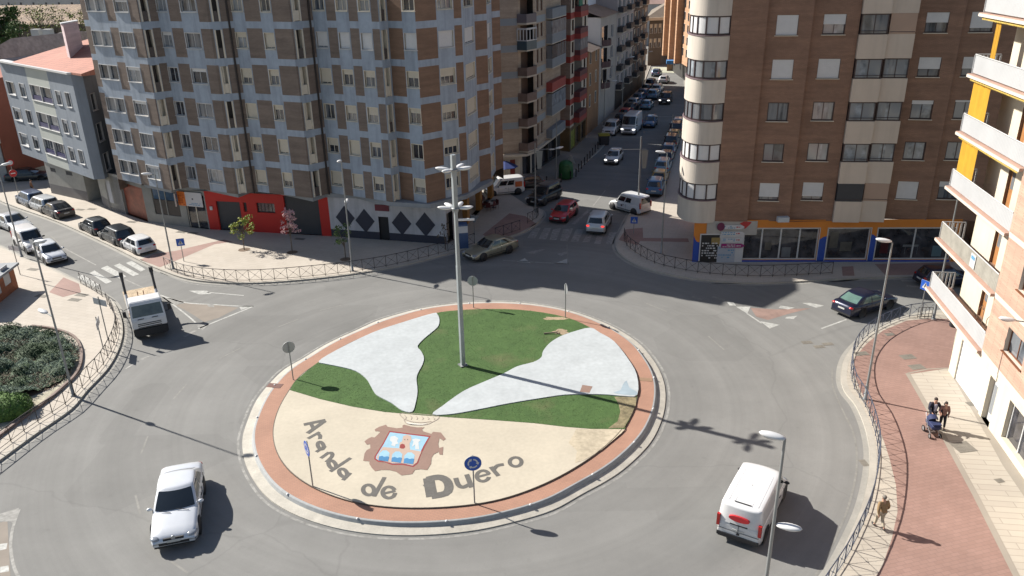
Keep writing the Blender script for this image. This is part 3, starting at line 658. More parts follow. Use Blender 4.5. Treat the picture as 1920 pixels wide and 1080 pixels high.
# ----------------------------------------------------------------- wall with real openings
def wdir(A, B): d = Vector((B[0] - A[0], B[1] - A[1], 0)); return d.normalized(), d.length
def facade(mb, A, B, z0, z1, ops, matfn=lambda t, z: 0, cuts_t=(), cuts_z=(), depth=.16, reveal=0):
    d, L = wdir(A, B); inn = Vector((-d.y, d.x, 0)); A3 = Vector((A[0], A[1], 0))
    ops = [(max(0, a), min(L, b), max(z0, c), min(z1, e)) for a, b, c, e in ops if min(L, b) - max(0, a) > .05 and min(z1, e) - max(z0, c) > .05]
    ts = sorted(set([0, L] + [round(x, 4) for o in ops for x in o[:2]] + [t for t in cuts_t if 0 < t < L])); zs = sorted(set([z0, z1] + [round(x, 4) for o in ops for x in o[2:]] + [z for z in cuts_z if z0 < z < z1]))
    P = lambda t, z, k=0.0: A3 + d * t + inn * k + Vector((0, 0, z))
    for i in range(len(ts) - 1):
        for j in range(len(zs) - 1):
            if ts[i + 1] - ts[i] < 1e-3 or zs[j + 1] - zs[j] < 1e-3: continue
            tc, zc = (ts[i] + ts[i + 1]) / 2, (zs[j] + zs[j + 1]) / 2
            if any(a < tc < b and c < zc < e for a, b, c, e in ops): continue
            mb.poly([P(ts[i], zs[j]), P(ts[i + 1], zs[j]), P(ts[i + 1], zs[j + 1]), P(ts[i], zs[j + 1])], matfn(tc, zc))
    for a, b, c, e in ops:
        for q in (((a, c), (b, c)), ((b, c), (b, e)), ((b, e), (a, e)), ((a, e), (a, c))):
            (t0, s0), (t1, s1) = q
            mb.poly([P(t0, s0), P(t0, s0, depth), P(t1, s1, depth), P(t1, s1)], reveal)
_WC = {}
def window(parent, A, B, op, style='cream', shut=0.0, pane=None, mull=1, name='window', depth=.16, sill=True, blind=None):
    """a window thing-part: frame > pane, blind, sill; meshes are shared between equal windows"""
    d, L = wdir(A, B); a, b, c, e = op; wd, hg = round(b - a, 2), round(e - c, 2)
    if wd < .15 or hg < .15: return None
    pane = pane or M_GL
    fm = {'cream': M_CREAM, 'white': M_WFRAME, 'dark': M_DFRAME, 'brown': mat('brown_wood', (.16, .06, .025), .5, var=.1)}[style]
    key = (wd, hg, style, mull, depth)
    if key not in _WC:
        f = MB(); t = .085 if style == 'dark' else .06; y = depth - .03
        if pane is M_SHOP: t = .11
        for x0, x1, s0, s1 in ((0, wd, 0, t), (0, wd, hg - t, hg), (0, t, t, hg - t), (wd - t, wd, t, hg - t)):
            f.box(((x0 + x1) / 2, y, (s0 + s1) / 2), (x1 - x0, .06, s1 - s0))
        for k in range(mull): f.box((wd * (k + 1) / (mull + 1), y + .003, hg / 2), (.05 if pane is not M_SHOP else .12, .05, hg - .1))
        if style in ('cream', 'white'):
            for x0, x1, s0, s1 in ((-.05, 0, -.05, hg + .05), (wd, wd + .05, -.05, hg + .05), (0, wd, hg, hg + .05)):
                f.box(((x0 + x1) / 2, depth / 2 - .025, (s0 + s1) / 2), (x1 - x0, depth + .03, s1 - s0))
        g = MB(); g.poly([(t, y + .012, t), (wd - t, y + .012, t), (wd - t, y + .012, hg - t), (t, y + .012, hg - t)])
        s = MB(); s.box((wd / 2, depth / 2 - .06, -.03), (wd + .14, depth + .10, .05))
        _WC[key] = (f.mesh('window_frame', fm), g.mesh('pane', pane), s.mesh('sill', fm if style != 'dark' else M_CREAM))
    fme, gme, sme = _WC[key]
    off = Vector((0, 0, 0)); q = parent
    while q is not None: off += q.location; q = q.parent
    loc = Vector((A[0], A[1], 0)) + d * a + Vector((0, 0, c)) - off
    w_ = link(name, fme, parent, loc, math.atan2(d.y, d.x))
    k2 = (key, pane.name)
    if k2 not in _WC: m2 = gme.copy(); m2.materials.clear(); m2.materials.append(pane); _WC[k2] = m2
    link('pane', _WC[k2], w_)
    if sill: link('sill', sme, w_)
    if shut > .02:
        bm_ = blind or M_BLIND
        k3 = (wd, hg, round(shut, 1), depth, bm_.name)
        if k3 not in _WC:
            h_ = (hg - .04) * min(1, round(shut, 1)); s = MB(); n_ = max(2, int(h_ / .09))
            for i in range(n_):
                z1 = hg - .02 - i * h_ / n_; z0 = z1 - h_ / n_ + .008
                s.box((wd / 2, depth - .085 + .004 * (i % 2), (z0 + z1) / 2), (wd - .05, .014, z1 - z0 + .006))
            _WC[k3] = s.mesh('blind', bm_)
        link('blind', _WC[k3], w_)
    return w_
def at(A, B, t, k=0.0):
    """plan point t metres along A->B, k metres out from the wall"""
    d, L = wdir(A, B); return (A[0] + d.x * t + d.y * k, A[1] + d.y * t - d.x * k)
rb = random.Random(11)
# ================================================================= 1. banded apartment block
ZR = 13.315
pts_px = [(184, 163), (288, 175), (322, 171), (413, 178), (457, 175), (562, 181), (602, 175), (722, 184.3), (738, 180.5), (788, 185), (871, 172), (894, 160), (916, 156), (925, 147.5), (940, 144)]
PB = [tuple(G(x, y, ZR)[:2]) for x, y in pts_px]
ZB0, PITCH, ROOFZ = 4.35, 3.005, 21.25
blk = thing('apartment_building', 'tall apartment block with blue grey bands, brown brick panels and a stepped facade', 'apartment block', (PB[0][0], PB[0][1], 0))
def tt(i, px, py): return PL(PB[i], PB[i + 1], px, py)[0]
# columns: ('w' window, 'b' brick, 's' tall balcony slot) with left/right px at sight row y
COLS = {
 0: (135, [('b', 170, 187.5), ('w2', 187.5, 222), ('b', 223, 238), ('w', 238.5, 263.5), ('b', 264.5, 300)]),
 1: (150, [('b', 279, 285.5), ('s', 286, 303), ('b', 303.5, 330)]),
 2: (137, [('w', 316, 335), ('b', 336.5, 357.5), ('w', 358.5, 388), ('b', 389.5, 425)]),
 3: (150, [('b', 405, 414), ('s', 415, 431), ('b', 431.5, 470)]),
 4: (148, [('b', 430, 451), ('w', 453.5, 474), ('b', 475.5, 504), ('w', 505.5, 524.5), ('b', 526, 580)]),
 5: (148, [('b', 548, 561.5), ('s', 562, 578), ('b', 578.5, 620)]),
 6: (145, [('b', 570, 599), ('w', 601, 622), ('b', 624, 641), ('w', 642.5, 663), ('b', 664.5, 681), ('w', 683, 704), ('b', 705.5, 740)]),
 7: (145, [('s', 720.5, 732)]),
 8: (145, [('b', 700, 761), ('w', 762.5, 785.5)]),
 9: (145, [('b', 780, 824), ('w3', 825.5, 854), ('b', 856, 880)]),
 10: (145, [('w', 873.5, 890.5)]),
 11: (145, [('b', 880, 920)]),
 12: (145, [('w', 915.5, 922)]),
 13: (145, [('b', 915, 945)]),
}
wall = MB(); MI = {'g': 0, 'b': 1, 'b2': 2, 's': 3}
wins, slots = [], []
NF = 6
for i in range(len(PB) - 1):
    A, B = PB[i], PB[i + 1]; d, L = wdir(A, B); y, cols = COLS[i]
    C = [(k, max(0, tt(i, a, y)), min(L, tt(i, b, y))) for k, a, b in cols]
    C = [c for c in C if c[2] - c[1] > .08]
    ops, cz, ct = [], [], []
    for f_ in range(NF):
        zb = ZB0 + PITCH * f_
        cz += [zb, min(zb + 2.45, ROOFZ - .05)]
        for k, a, b in C:
            if k[0] == 'w':
                o = (a + .05, b - .05, zb + .80, min(zb + 2.08, ROOFZ - .055)); ops.append(o)
                wins.append((i, f_, k, o))
            elif k == 's':
                o = (a + .02, b - .02, zb + .02, min(zb + 2.35, ROOFZ - .055)); ops.append(o); slots.append((i, f_, o))
    ct = [x for k, a, b in C if k == 'b' for x in (a, b)]
    def mf(t, z, C=C, i=i):
        r = (z - ZB0) % PITCH
        if z > ROOFZ - .05 or r > 2.45: return 0
        for k, a, b in C:
            if a - 1e-3 <= t <= b + 1e-3:
                if k == 'b': return 1 if i < 8 else 2
        return 0
    facade(wall, A, B, ZB0, ROOFZ, ops, mf, ct, cz, .18, 3)
back = [(-3.0, 83.7), (-12, 90), (-30, 96), (-38.0, 86)]
loop = PB + back
mb = wall
for i in range(len(PB) - 1, len(loop)):
    a, b = loop[i], loop[(i + 1) % len(loop)]
    wall.poly([(a[0], a[1], 3.2), (b[0], b[1], 3.2), (b[0], b[1], ROOFZ), (a[0], a[1], ROOFZ)], 1)
wall.obj('wall', [M_BAND, M_BRK, M_BRK2, M_CREAM], blk)
rf = MB(); rf.flat(loop, ROOFZ - .02); rf.obj('roof', M_FLATROOF, blk)
for i, f_, k, o in wins:
    rr = rb.random()
    if i < 3: st, sh = 'white', rb.choice([0, 0, .2]) 
    else: st, sh = 'cream', rb.choice([.4, .5, .6, .9, 1, .9, .3, 0])
    if f_ == 5: sh = rb.choice([0, .1, .2])
    if f_ == 4 and i >= 6: st, sh = 'white', rb.choice([.9, 1, 1])
    pane = rb.choice([M_GL, M_GLC, M_GLC, M_GL] if i > 2 else [M_GLC, M_GLL, M_GLL, M_GL])
    if f_ >= 4 and i < 8: pane = rb.choice([M_GLL, M_GLC, M_GLL])
    if k == 'w2':
        m = (o[0] + o[1]) / 2
        window(blk, PB[i], PB[i + 1], (o[0], m - .09, o[2], o[3]), 'white', 0, pane, 0, depth=.18)
        window(blk, PB[i], PB[i + 1], (m + .09, o[1], o[2], o[3]), 'white', 0, pane, 0, depth=.18)
    else:
        window(blk, PB[i], PB[i + 1], o, st, sh, pane, 2 if k == 'w3' else 1, depth=.18, blind=M_BLINDW if st == 'white' else None)
# filler column between the paired windows at the left end
fm_ = MB()
for i, f_, k, o in wins:
    if k == 'w2':
        m = (o[0] + o[1]) / 2; p = at(PB[i], PB[i + 1], m, -.09); d, L = wdir(PB[i], PB[i + 1])
        fm_.box((p[0], p[1], (o[2] + o[3]) / 2), (.08, .17, o[3] - o[2]), math.atan2(d.y, d.x))
fm_.obj('window_post', M_CREAM, blk)
for i, f_, o in slots:
    A, B = PB[i], PB[i + 1]; d, L = wdir(A, B); ang = math.atan2(d.y, d.x); wd = o[1] - o[0]; hh = o[3] - o[2]
    mb = MB(); c = at(A, B, (o[0] + o[1]) / 2, -.55)
    # a narrow recessed balcony: cream cheeks, back wall and floor
    for s in (-1, 1):
        p = at(A, B, (o[0] + o[1]) / 2 + s * (wd / 2 - .07), -.25); mb.box((p[0], p[1], o[2] + hh / 2), (.13, .62, hh), ang)
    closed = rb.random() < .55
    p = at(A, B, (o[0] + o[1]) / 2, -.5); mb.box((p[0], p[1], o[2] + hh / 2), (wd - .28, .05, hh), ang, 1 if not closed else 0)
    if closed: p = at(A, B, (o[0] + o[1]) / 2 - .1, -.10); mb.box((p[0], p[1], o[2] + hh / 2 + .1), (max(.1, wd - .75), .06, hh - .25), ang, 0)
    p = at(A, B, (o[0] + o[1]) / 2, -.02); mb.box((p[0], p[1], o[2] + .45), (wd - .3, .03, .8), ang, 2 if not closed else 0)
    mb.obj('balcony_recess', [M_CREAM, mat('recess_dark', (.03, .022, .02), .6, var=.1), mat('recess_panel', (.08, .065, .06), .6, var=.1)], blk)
# rainwater pipes in the inner corners
for i, px in ((4, 2), (6, 2)):
    p = PB[i]; mb = MB(); q = at(PB[i - 1], PB[i], wdir(PB[i - 1], PB[i])[1] - .35, .09)
    mb.tube([(q[0], q[1], 4.3), (q[0], q[1], ROOFZ)], .085, 8); mb.obj('rainwater_pipe', mat('pipe_brown', (.018, .012, .012), .5, var=0), blk)
# ledge above the ground floor
LPX = [(272, 351), (322, 362), (339, 355.5), (384, 357), (447, 370.5), (472, 361), (517, 363), (587, 378), (611, 370), (667, 372), (732, 386.5), (807, 391), (875, 373), (925, 345)]
led = [tuple(G(x, y, 3.95)[:2]) for x, y in LPX]
mb = MB(); mb.prism(led + [(-4, 82), (-30, 90), (-40, 84)], 3.95, 4.33, 0, True); mb.obj('ledge', M_ROOFG, blk)
# ground floor
GZ = PZ
def gp(x, y, z=PZ): return tuple(G(x, y, z)[:2])
g0, g1, g2, g3, g4, g5, g6 = gp(208, 394), gp(235, 401), gp(279, 416.6), gp(352, 425.7), gp(394, 430), gp(622, 443), gp(838, 458)
g7 = gp(852, 447); g8 = gp(926, 368)
M_REDW = mat('bright_red_paint', (.44, .016, .010), .6, var=.06, scale=2)
M_WHW = mat('white_render', (.44, .44, .46), .8, var=.1, scale=2, fine=.04, fscale=3, streak=.2)
M_PLINTH = mat('slate_plinth', (.03, .033, .05), .7, var=.1, scale=1)
M_GREYW = mat('grey_stone', (.23, .23, .215), .8, var=.12, scale=1.2)
gr = MB(); ZT = 3.95
def opx(A, B, x0, y0, x1, y1):
    a = PL(A, B, x0, y0); b = PL(A, B, x1, y1); return (a[0], b[0], b[1], a[1])
# red frontage g4..g5
RO = [opx(g4, g5, 404, 377, 452, 429), opx(g4, g5, 455, 379.5, 464, 397.5), opx(g4, g5, 480, 380, 516.5, 400), opx(g4, g5, 531, 372, 604, 441)]
RO[0] = (RO[0][0], PL(g4, g5, 452, 400)[0], PZ, RO[0][3]); RO[3] = (RO[3][0], RO[3][1], PZ, ZT - .1)
facade(gr, g4, g5, 0, ZT, RO, lambda t, z: 1, depth=.3, reveal=1)
L5 = wdir(g4, g5)[1]
# white frontage g5..g6
door = opx(g5, g6, 709, 406, 731, 447); door = (door[0], door[1], PZ, door[3])
DI = [PL(g5, g6, x, y) for x, y in ((647.5, 408), (684.5, 414), (753, 418.5), (797.5, 421))]
facade(gr, g5, g6, 0, ZT, [door], lambda t, z: 3 if z < .85 else 2, cuts_z=[.85], depth=.3, reveal=4)
# orange doorway, shuttered shop and showroom
facade(gr, g0, g1, 0, ZT, [], lambda t, z: 2)
d1 = (0.15, wdir(g1, g2)[1] - .1, PZ, 3.6); facade(gr, g1, g2, 0, ZT, [d1], lambda t, z: 5, depth=.5, reveal=5)
s1 = opx(g2, g3, 283, 358, 343, 414); s1b = (s1[0], s1[1] - .1, 1.1, 3.75); facade(gr, g2, g3, 0, ZT, [s1b], lambda t, z: 5, depth=.12, reveal=5)
d2 = (.25, wdir(g3, g4)[1] - .15, PZ, 3.5); facade(gr, g3, g4, 0, ZT, [d2], lambda t, z: 5, depth=.25, reveal=5)
# arcade side along the street
ar = []; La = wdir(g7, g8)[1]
for k in range(3): ar.append((.6 + k * (La - .6) / 3, .6 + (k + 1) * (La - .6) / 3 - .8, PZ, 3.2))
facade(gr, g6, g7, 0, ZT, [(0.2, wdir(g6, g7)[1] - .2, PZ, 2.9)], lambda t, z: 2, depth=.4, reveal=4)
facade(gr, g7, g8, 0, ZT, ar, lambda t, z: 6, depth=.5, reveal=6)
gr.obj('ground_floor_wall', [M_BAND, M_REDW, M_WHW, M_PLINTH, M_BLACK, M_GREYW, mat('ochre_pillar', (.30, .15, .04), .7, var=.1)], blk)
def panel(parent, A, B, op, name, m, k=-.02, th=.04, slats=0):
    d, L = wdir(A, B); ang = math.atan2(d.y, d.x); mb = MB(); c = at(A, B, (op[0] + op[1]) / 2, k); wd, hh = op[1] - op[0], op[3] - op[2]
    if slats:
        for j in range(slats):
            mb.box((c[0], c[1], op[2] + (j + .5) * hh / slats), (wd, th + (.014 if j % 2 else 0), hh / slats), ang)
    else: mb.box((c[0], c[1], (op[2] + op[3]) / 2), (wd, th, hh), ang)
    return mb.obj(name, m, parent)
panel(blk, g4, g5, RO[0], 'garage_door', M_DARKM, -.22, .05, 18)
panel(blk, g4, g5, RO[3], 'garage_door', M_DARKM, -.22, .05, 24)
window(blk, g4, g5, RO[1], 'dark', 0, M_GL, 1, depth=.2, sill=False); window(blk, g4, g5, RO[2], 'dark', 0, M_GL, 4, depth=.2, sill=False)
panel(blk, g5, g6, door, 'door', M_BLACK, -.2, .05)
for t, z in DI:
    d, L = wdir(g5, g6); c = at(g5, g6, t, .02); mb = MB(); u = Vector((d.x, d.y, 0)); n_ = Vector((d.y, -d.x, 0)) * .02; hw, hh = .95, 1.15
    cc = Vector((c[0], c[1], z)); q = [cc - Vector((0, 0, hh)), cc + u * hw, cc + Vector((0, 0, hh)), cc - u * hw]
    mb.poly([p + n_ for p in q]); 
    for a in range(4): mb.poly([q[a] - n_ * 1.0, q[(a + 1) % 4] - n_ * 1.0, q[(a + 1) % 4] + n_, q[a] + n_])
    mb.obj('diamond_panel', M_PLINTH, blk)
op = opx(g5, g6, 703, 383, 730, 396); panel(blk, g5, g6, op, 'shop_sign', mat('dark_red_sign', (.13, .015, .03), .5, var=.1), .06, .08)
panel(blk, g1, g2, d1, 'door', mat('rust_red_door', (.22, .055, .03), .5, var=.35, scale=.9, fine=.2, fscale=3), -.3, .06)
panel(blk, g2, g3, (s1b[0] + .1, s1b[1] - .1, 1.1, 2.6), 'shop_blind', mat('slatted_brown_blind', (.06, .05, .045), .6, var=.15, scale=.4), -.09, .03, 14)
panel(blk, g2, g3, (s1b[0] + .1, s1b[1] - .1, 2.65, 3.72), 'shop_window', mat('sky_tinted_glass', (.06, .10, .16), .08, var=.3, scale=.8), -.09, .03)  # blue of the reflected sky is put into the glass colour
panel(blk, g2, g3, ((s1b[0] + s1b[1]) / 2 - .05, (s1b[0] + s1b[1]) / 2 + .05, 1.1, 3.72), 'mullion', M_GREYW, -.05, .06)
panel(blk, g3, g4, d2, 'shop_window', M_SHOP, -.2, .03)
for k in (0.0, .46, 1.0):
    t = d2[0] + (d2[1] - d2[0]) * k; panel(blk, g3, g4, (t - .05, t + .05, PZ, 3.4), 'mullion', M_CREAM, -.16, .05)
sg = opx(g3, g4, 354, 360, 385, 386); sw_ = sg[1] - sg[0]
panel(blk, g3, g4, (-.45, .45, 2.35, 3.75), 'shop_sign', mat('orange_sign', (.62, .17, .03), .5, var=.05), .12, .06)
panel(blk, g3, g4, (.47, wdir(g3, g4)[1] - .25, 2.35, 3.75), 'shop_sign', mat('white_sign', (.5, .5, .52), .5, var=.03), .12, .06)
# faint print on the signs
def print_lines(parent, A, B, op, m, k, rows, name='sign_print', seed=1, fill=.8):
    r = random.Random(seed); d, L = wdir(A, B); ang = math.atan2(d.y, d.x); mb = MB(); hh = (op[3] - op[2]) / rows
    for j in range(rows):
        t = op[0]; z = op[3] - (j + .5) * hh
        while t < op[1] - .05:
            wl = min(r.uniform(.08, .3), op[1] - t); 
            if r.random() < fill: c = at(A, B, t + wl / 2, k); mb.box((c[0], c[1], z), (wl * .85, .012, hh * .5), ang)
            t += wl + .04
    return mb.obj(name, m, parent)
M_PRINTW = mat('print_white', (.5, .5, .5), .6, var=0); M_PRINTD = mat('print_dark', (.05, .05, .08), .6, var=0); M_PRINTB = mat('print_blue', (.10, .25, .40), .6, var=0)
print_lines(blk, g3, g4, (-.38, .38, 2.4, 3.6), mat('print_dark_orange', (.40, .08, .02), .6, var=0), .155, 7, seed=2)
LW = wdir(g3, g4)[1] - .25
print_lines(blk, g3, g4, (1.2, LW - 1.0, 2.95, 3.25), M_PRINTD, .155, 1, seed=5, fill=1)
print_lines(blk, g3, g4, (.8, LW - .25, 2.45, 2.75), M_PRINTB, .155, 2, seed=6)
print_lines(blk, g3, g4, (1.5, LW - 1.3, 3.02, 3.16), mat('print_red', (.4, .03, .03), .6, var=0), .17, 1, seed=9, fill=1)
mb = MB(); c = at(g2, g3, wdir(g2, g3)[1] - .4, .5); mb.box((c[0], c[1], 3.05), (.12, .8, 1.3), .3); mb.obj('projecting_sign', mat('pale_sign', (.42, .38, .36), .6, var=.06), blk)
mb = MB(); c = at(g4, g5, .55, .06); mb.box((c[0], c[1], 2.3), (.25, .1, .35), -.1); mb.obj('meter_box', M_WFRAME, blk)
for k in range(2):
    c0 = at(g0, g2, .8, .1); 
a_, b_ = G(220, 332, 4.5), G(265, 345, 4.2)
mb = MB(); nrm = Vector((-.55, -.83, 0)).normalized()
mb.poly([a_, b_, b_ - nrm * 1.0 + Vector((0, 0, .25)), a_ - nrm * 1.0 + Vector((0, 0, .25))]); mb.poly([a_ - Vector((0, 0, .09)), b_ - Vector((0, 0, .09)), b_, a_]); mb.poly([a_ - Vector((0, 0, .09)), b_ - Vector((0, 0, .09)), b_ - nrm * 1.0 + Vector((0, 0, .16)), a_ - nrm * 1.0 + Vector((0, 0, .16))]); mb.obj('door_canopy', mat('canopy_metal', (.42, .42, .45), .4, var=.08), blk)
# blue bins by the entrance corner
# ================================================================= 2. grey block with the tiled roof
Z3 = 3.85
gA, gB = tuple(G(42, 288, Z3)[:2]), tuple(G(176.7, 336.7, Z3)[:2])
gtop = ZP(gB, 139)
gb = thing('apartment_building', 'low grey apartment block with white trimmed windows and a salmon tiled roof', 'apartment block', (gA[0], gA[1], 0))
d, L = wdir(gA, gB); inn = Vector((-d.y, d.x, 0))
row1 = [opx(gA, gB, *q) for q in ((11, 152, 31, 179), (35, 156, 51, 183), (55, 158, 101, 196), (103, 170, 118.5, 198), (121, 173, 136, 202))]
rowz = [row1[2][3]] + [ZP(at(gA, gB, row1[2][0]), y) for y in (208, 259)]
pz = (rowz[0] - rowz[2]) / 2
M_GREYB = mat('grey_blue_render', (.205, .235, .275), .8, var=.06, scale=2.5, fine=.03, fscale=3, streak=.14)
M_PALEB = mat('pale_render', (.38, .40, .37), .8, var=.06, scale=2)
ops = []; lg = row1[2]
for f_ in range(3):
    for k, o in enumerate(row1): ops.append((o[0], o[1], o[2] - f_ * pz, o[3] - f_ * pz))
mb = MB()
facade(mb, gA, gB, Z3, gtop, ops, lambda t, z: 1 if lg[0] - .25 < t < lg[1] + .05 else 0, cuts_t=[lg[0] - .25, lg[1] + .05], depth=.2, reveal=2)
gC = (gB[0] + 3.2, gB[1] + 6.6); gC = tuple(G(153.7, 138, gtop)[:2]); gD = tuple(G(176, 131, gtop)[:2])
gE = (gB[0] + inn.x * 16, gB[1] + inn.y * 16); gF = (gA[0] + inn.x * 14, gA[1] + inn.y * 14)
for a, b in ((gB, gC), (gD, gE), (gE, gF), (gF, gA)): mb.poly([(a[0], a[1], Z3), (b[0], b[1], Z3), (b[0], b[1], gtop), (a[0], a[1], gtop)], 0)
gcops = []
for y0, y1, x0, x1 in ((177, 205, 168.5, 183), (233, 262, 180, 196), (289, 316, 193, 208)):
    try:
        o = opx(gC, gD, x0, y0, x1, y1); gcops.append((max(.2, o[0]), o[1], o[2], o[3]))
    except Exception: pass
gD2 = at(gC, gD, wdir(gC, gD)[1] + 3.0)
facade(mb, gC, gD2, Z3, gtop + .1, gcops, lambda t, z: 0, depth=.15, reveal=2)
mb.obj('wall', [M_GREYB, M_PALEB, M_WFRAME], gb)
for o in gcops: window(gb, gC, gD2, o, 'white', 0, rb.choice([M_GL, M_GLC]), 0, depth=.15)
for k, o in enumerate(ops):
    if k % 5 == 2:
        a, b, c, e = o; m = (a + b) / 2
        for s0, s1 in ((a, m - .06), (m + .06, b)):
            window(gb, gA, gB, (s0, s1, c, e), 'white', 0, rb.choice([M_GLC, M_GL]), 0 if k < 10 else 3, depth=.2)
            panel(gb, gA, gB, (s0 + .07, s1 - .07, c + .06, c + .52), 'balcony_panel', mat('navy_panel', (.018, .018, .09), .4, var=.05), -.06, .03)
        panel(gb, gA, gB, (m - .06, m + .06, c, e), 'window_post', M_WFRAME, -.08, .16)
    else: window(gb, gA, gB, o, 'white', rb.choice([0, 0, .3]), rb.choice([M_GLC, M_GL, M_GLL]), 0 if k % 5 < 2 else 1, depth=.2, blind=M_BLINDW)
# underside and set-back ground floor
ga0, ga1, ga2 = gp(96.7, 362), gp(166.7, 378), gp(208, 394)
mb = MB(); mb.flat([gA, gB, gE, gF], Z3 + .003); mb.obj('soffit', M_GREYB, gb)
gl = tuple(Vector((ga0[0], ga0[1], 0)) + inn * 5 + Vector((-2.2, 1.6, 0)))[:2]
mb = MB(); vents = []
Lg = wdir(ga0, ga1)[1]
sm = [(1.0, 2.0, 2.75, 3.2), (4.0, 5.2, 2.75, 3.2)]
facade(mb, ga0, ga1, 0, Z3, sm, lambda t, z: 1 if z < 1.25 else 0, cuts_z=[1.25], depth=.1, reveal=1)
facade(mb, gl, ga0, 0, Z3, [], lambda t, z: 0)
gd = at(ga0, ga1, Lg + 2.6); p2 = at(ga0, ga1, Lg + 2.6, .3)
facade(mb, ga1, gd, 3.2, Z3, [], lambda t, z: 0)
pr = at(ga0, ga1, Lg, -2.5); pr2 = at(ga0, ga1, Lg + 2.6, -2.5)
facade(mb, pr, pr2, 0, 3.2, [(.4, 2.1, 0.1, 2.6)], lambda t, z: 0, depth=.1)
for a, b in ((ga1, pr), (pr2, gd)): mb.poly([(a[0], a[1], 0), (b[0], b[1], 0), (b[0], b[1], 3.3), (a[0], a[1], 3.3)], 0)
facade(mb, gd, ga2, 0, Z3 + .4, [(2.6, 3.6, .1, 3.0)], lambda t, z: 1 if z < 1.2 else 0, cuts_z=[1.2], depth=.5, reveal=0)
facade(mb, ga2, g1, 0, Z3 + .4, [(.2, .9, 1.0, 3.4)], lambda t, z: 1 if z < .5 else 0, cuts_z=[.5], depth=.1, reveal=0)
mb.obj('ground_floor_wall', [mat('pale_stone_wall', (.34, .33, .30), .8, var=.12, scale=1.5, fine=.06, fscale=4), mat('dark_stone_plinth', (.17, .165, .165), .8, var=.12, scale=1.2)], gb)
for o in sm: panel(gb, ga0, ga1, o, 'vent', M_DARKM, -.06, .03, 5)
panel(gb, pr, pr2, (.4, 2.1, .1, 2.6), 'door', M_BLACK, -.08, .03); panel(gb, gd, ga2, (2.6, 3.6, .1, 3.0), 'door', M_DARKM, -.4, .03); panel(gb, ga2, g1, (.2, .9, 1.0, 3.4), 'shop_window', M_GLL, -.06, .03)
# cornice and hipped tiled roof
def ridge(px, py, z): return G(px, py, z)
M_TILE = tiles_mat('salmon_roof_tiles', (.38, .165, .12), (.34, .148, .105), (.25, .11, .085), .6, .42, math.radians(-40), var=.14, scale=2, ms=.03)
mb = MB(); ev = [Vector((p[0], p[1], gtop + .03)) for p in (gA, gB, gC)]
out = [p - inn * .35 for p in ev[:2]] + [ev[2] + Vector((.3, 0, 0))]
mb.prism([(p.x, p.y) for p in out] + [(ev[2].x - .3, ev[2].y + .3), (gB[0] + inn.x * .5 - .3, gB[1] + inn.y * .5), (gA[0] + inn.x * .5, gA[1] + inn.y * .5)], gtop - .02, gtop + .16, 0, True); mb.obj('cornice', M_WFRAME, gb)
mb = MB()
def onroof(px, py):
    # the single tiled slope: through the eave, rising .27 m per metre inwards
    lo, hi = gtop - 2, gtop + 9
    for _ in range(50):
        m_ = (lo + hi) / 2; q = G(px, py, m_); dist = (q.x - gA[0]) * inn.x + (q.y - gA[1]) * inn.y
        if m_ > gtop + .18 + .27 * dist: hi = m_
        else: lo = m_
    return G(px, py, (lo + hi) / 2)
RQ = [onroof(x, y) for x, y in ((16, 118), (152, 138.5), (176, 130), (176, 70), (128, 84), (100, 92))]
mb.poly(RQ); mb.add([tuple(q) for q in RQ] + [(q.x, q.y, gtop - .02) for q in RQ], [(i, (i + 1) % 6, (i + 1) % 6 + 6, i + 6) for i in range(6)])
mb.obj('roof', M_TILE, gb)
ca, cb_ = G(127.5, 90, gtop + 1.9), G(153, 75, gtop + 2.3)
dz = ZP(ca, 46) - ca.z
mb = MB(); cd = Vector((cb_.x - ca.x, cb_.y - ca.y, 0)); cw = Vector((-.75, 1.0, 0)).normalized() * 1.3
P4 = [ca, ca + cd, ca + cd + cw, ca + cw]; P4 = [(p.x, p.y) for p in P4]
mb.prism(P4, gtop + .5, ca.z + dz, 0); 
cap = MB(); k = [(p[0] + (.12 if i in (1, 2) else -.12), p[1] + (.12 if i > 1 else -.12)) for i, p in enumerate(P4)]; cap.prism(k, ca.z + dz, ca.z + dz + .12, 0, True)
ch = mb.obj('chimney', tiles_mat('pinkish_brick', (.56, .46, .47), (.54, .44, .45), (.5, .41, .42), .3, .1, 0, True, var=.06), gb); cap.obj('cap', M_WFRAME, ch)
# ================================================================= 3. russet brick block with the rounded bay
ZL = 3.68
def q_(x, y): return tuple(G(x, y, ZL)[:2])
FB = [((16.71, 62.22), (19.31, 61.96)), ((19.41, 62.33), (22.61, 61.75)), ((22.8, 62.25), (26.10, 61.71)), ((26.10, 61.45), (28.12, 61.2)), ((28.23, 61.45), (30.10, 61.15)), ((30.36, 62.04), (33.60, 61.34)), ((33.8, 61.67), (38.2, 60.9))]
rbk = thing('apartment_building', 'tall russet brick apartment block with a rounded white glazed bay at its corner', 'apartment block', (16.7, 62.2, 0))
RT = 24.6
wall = MB()
WZ = [(5.4 + 3.2 * k, 6.85 + 3.2 * k) for k in range(6)]
WCOL = {1: [(1438.8, 1478)], 2: [(1523, 1563.5)], 5: [(1707, 1748)], 6: [(1787.7, 1829)]}
shutm = [[.85, .85, 1, .3], [0, 0, 0, 0], [0, 0, .2, .15], [1, 1, .6, .6], [1, .45, .5, .75], [.5, .2, .5, .5]]
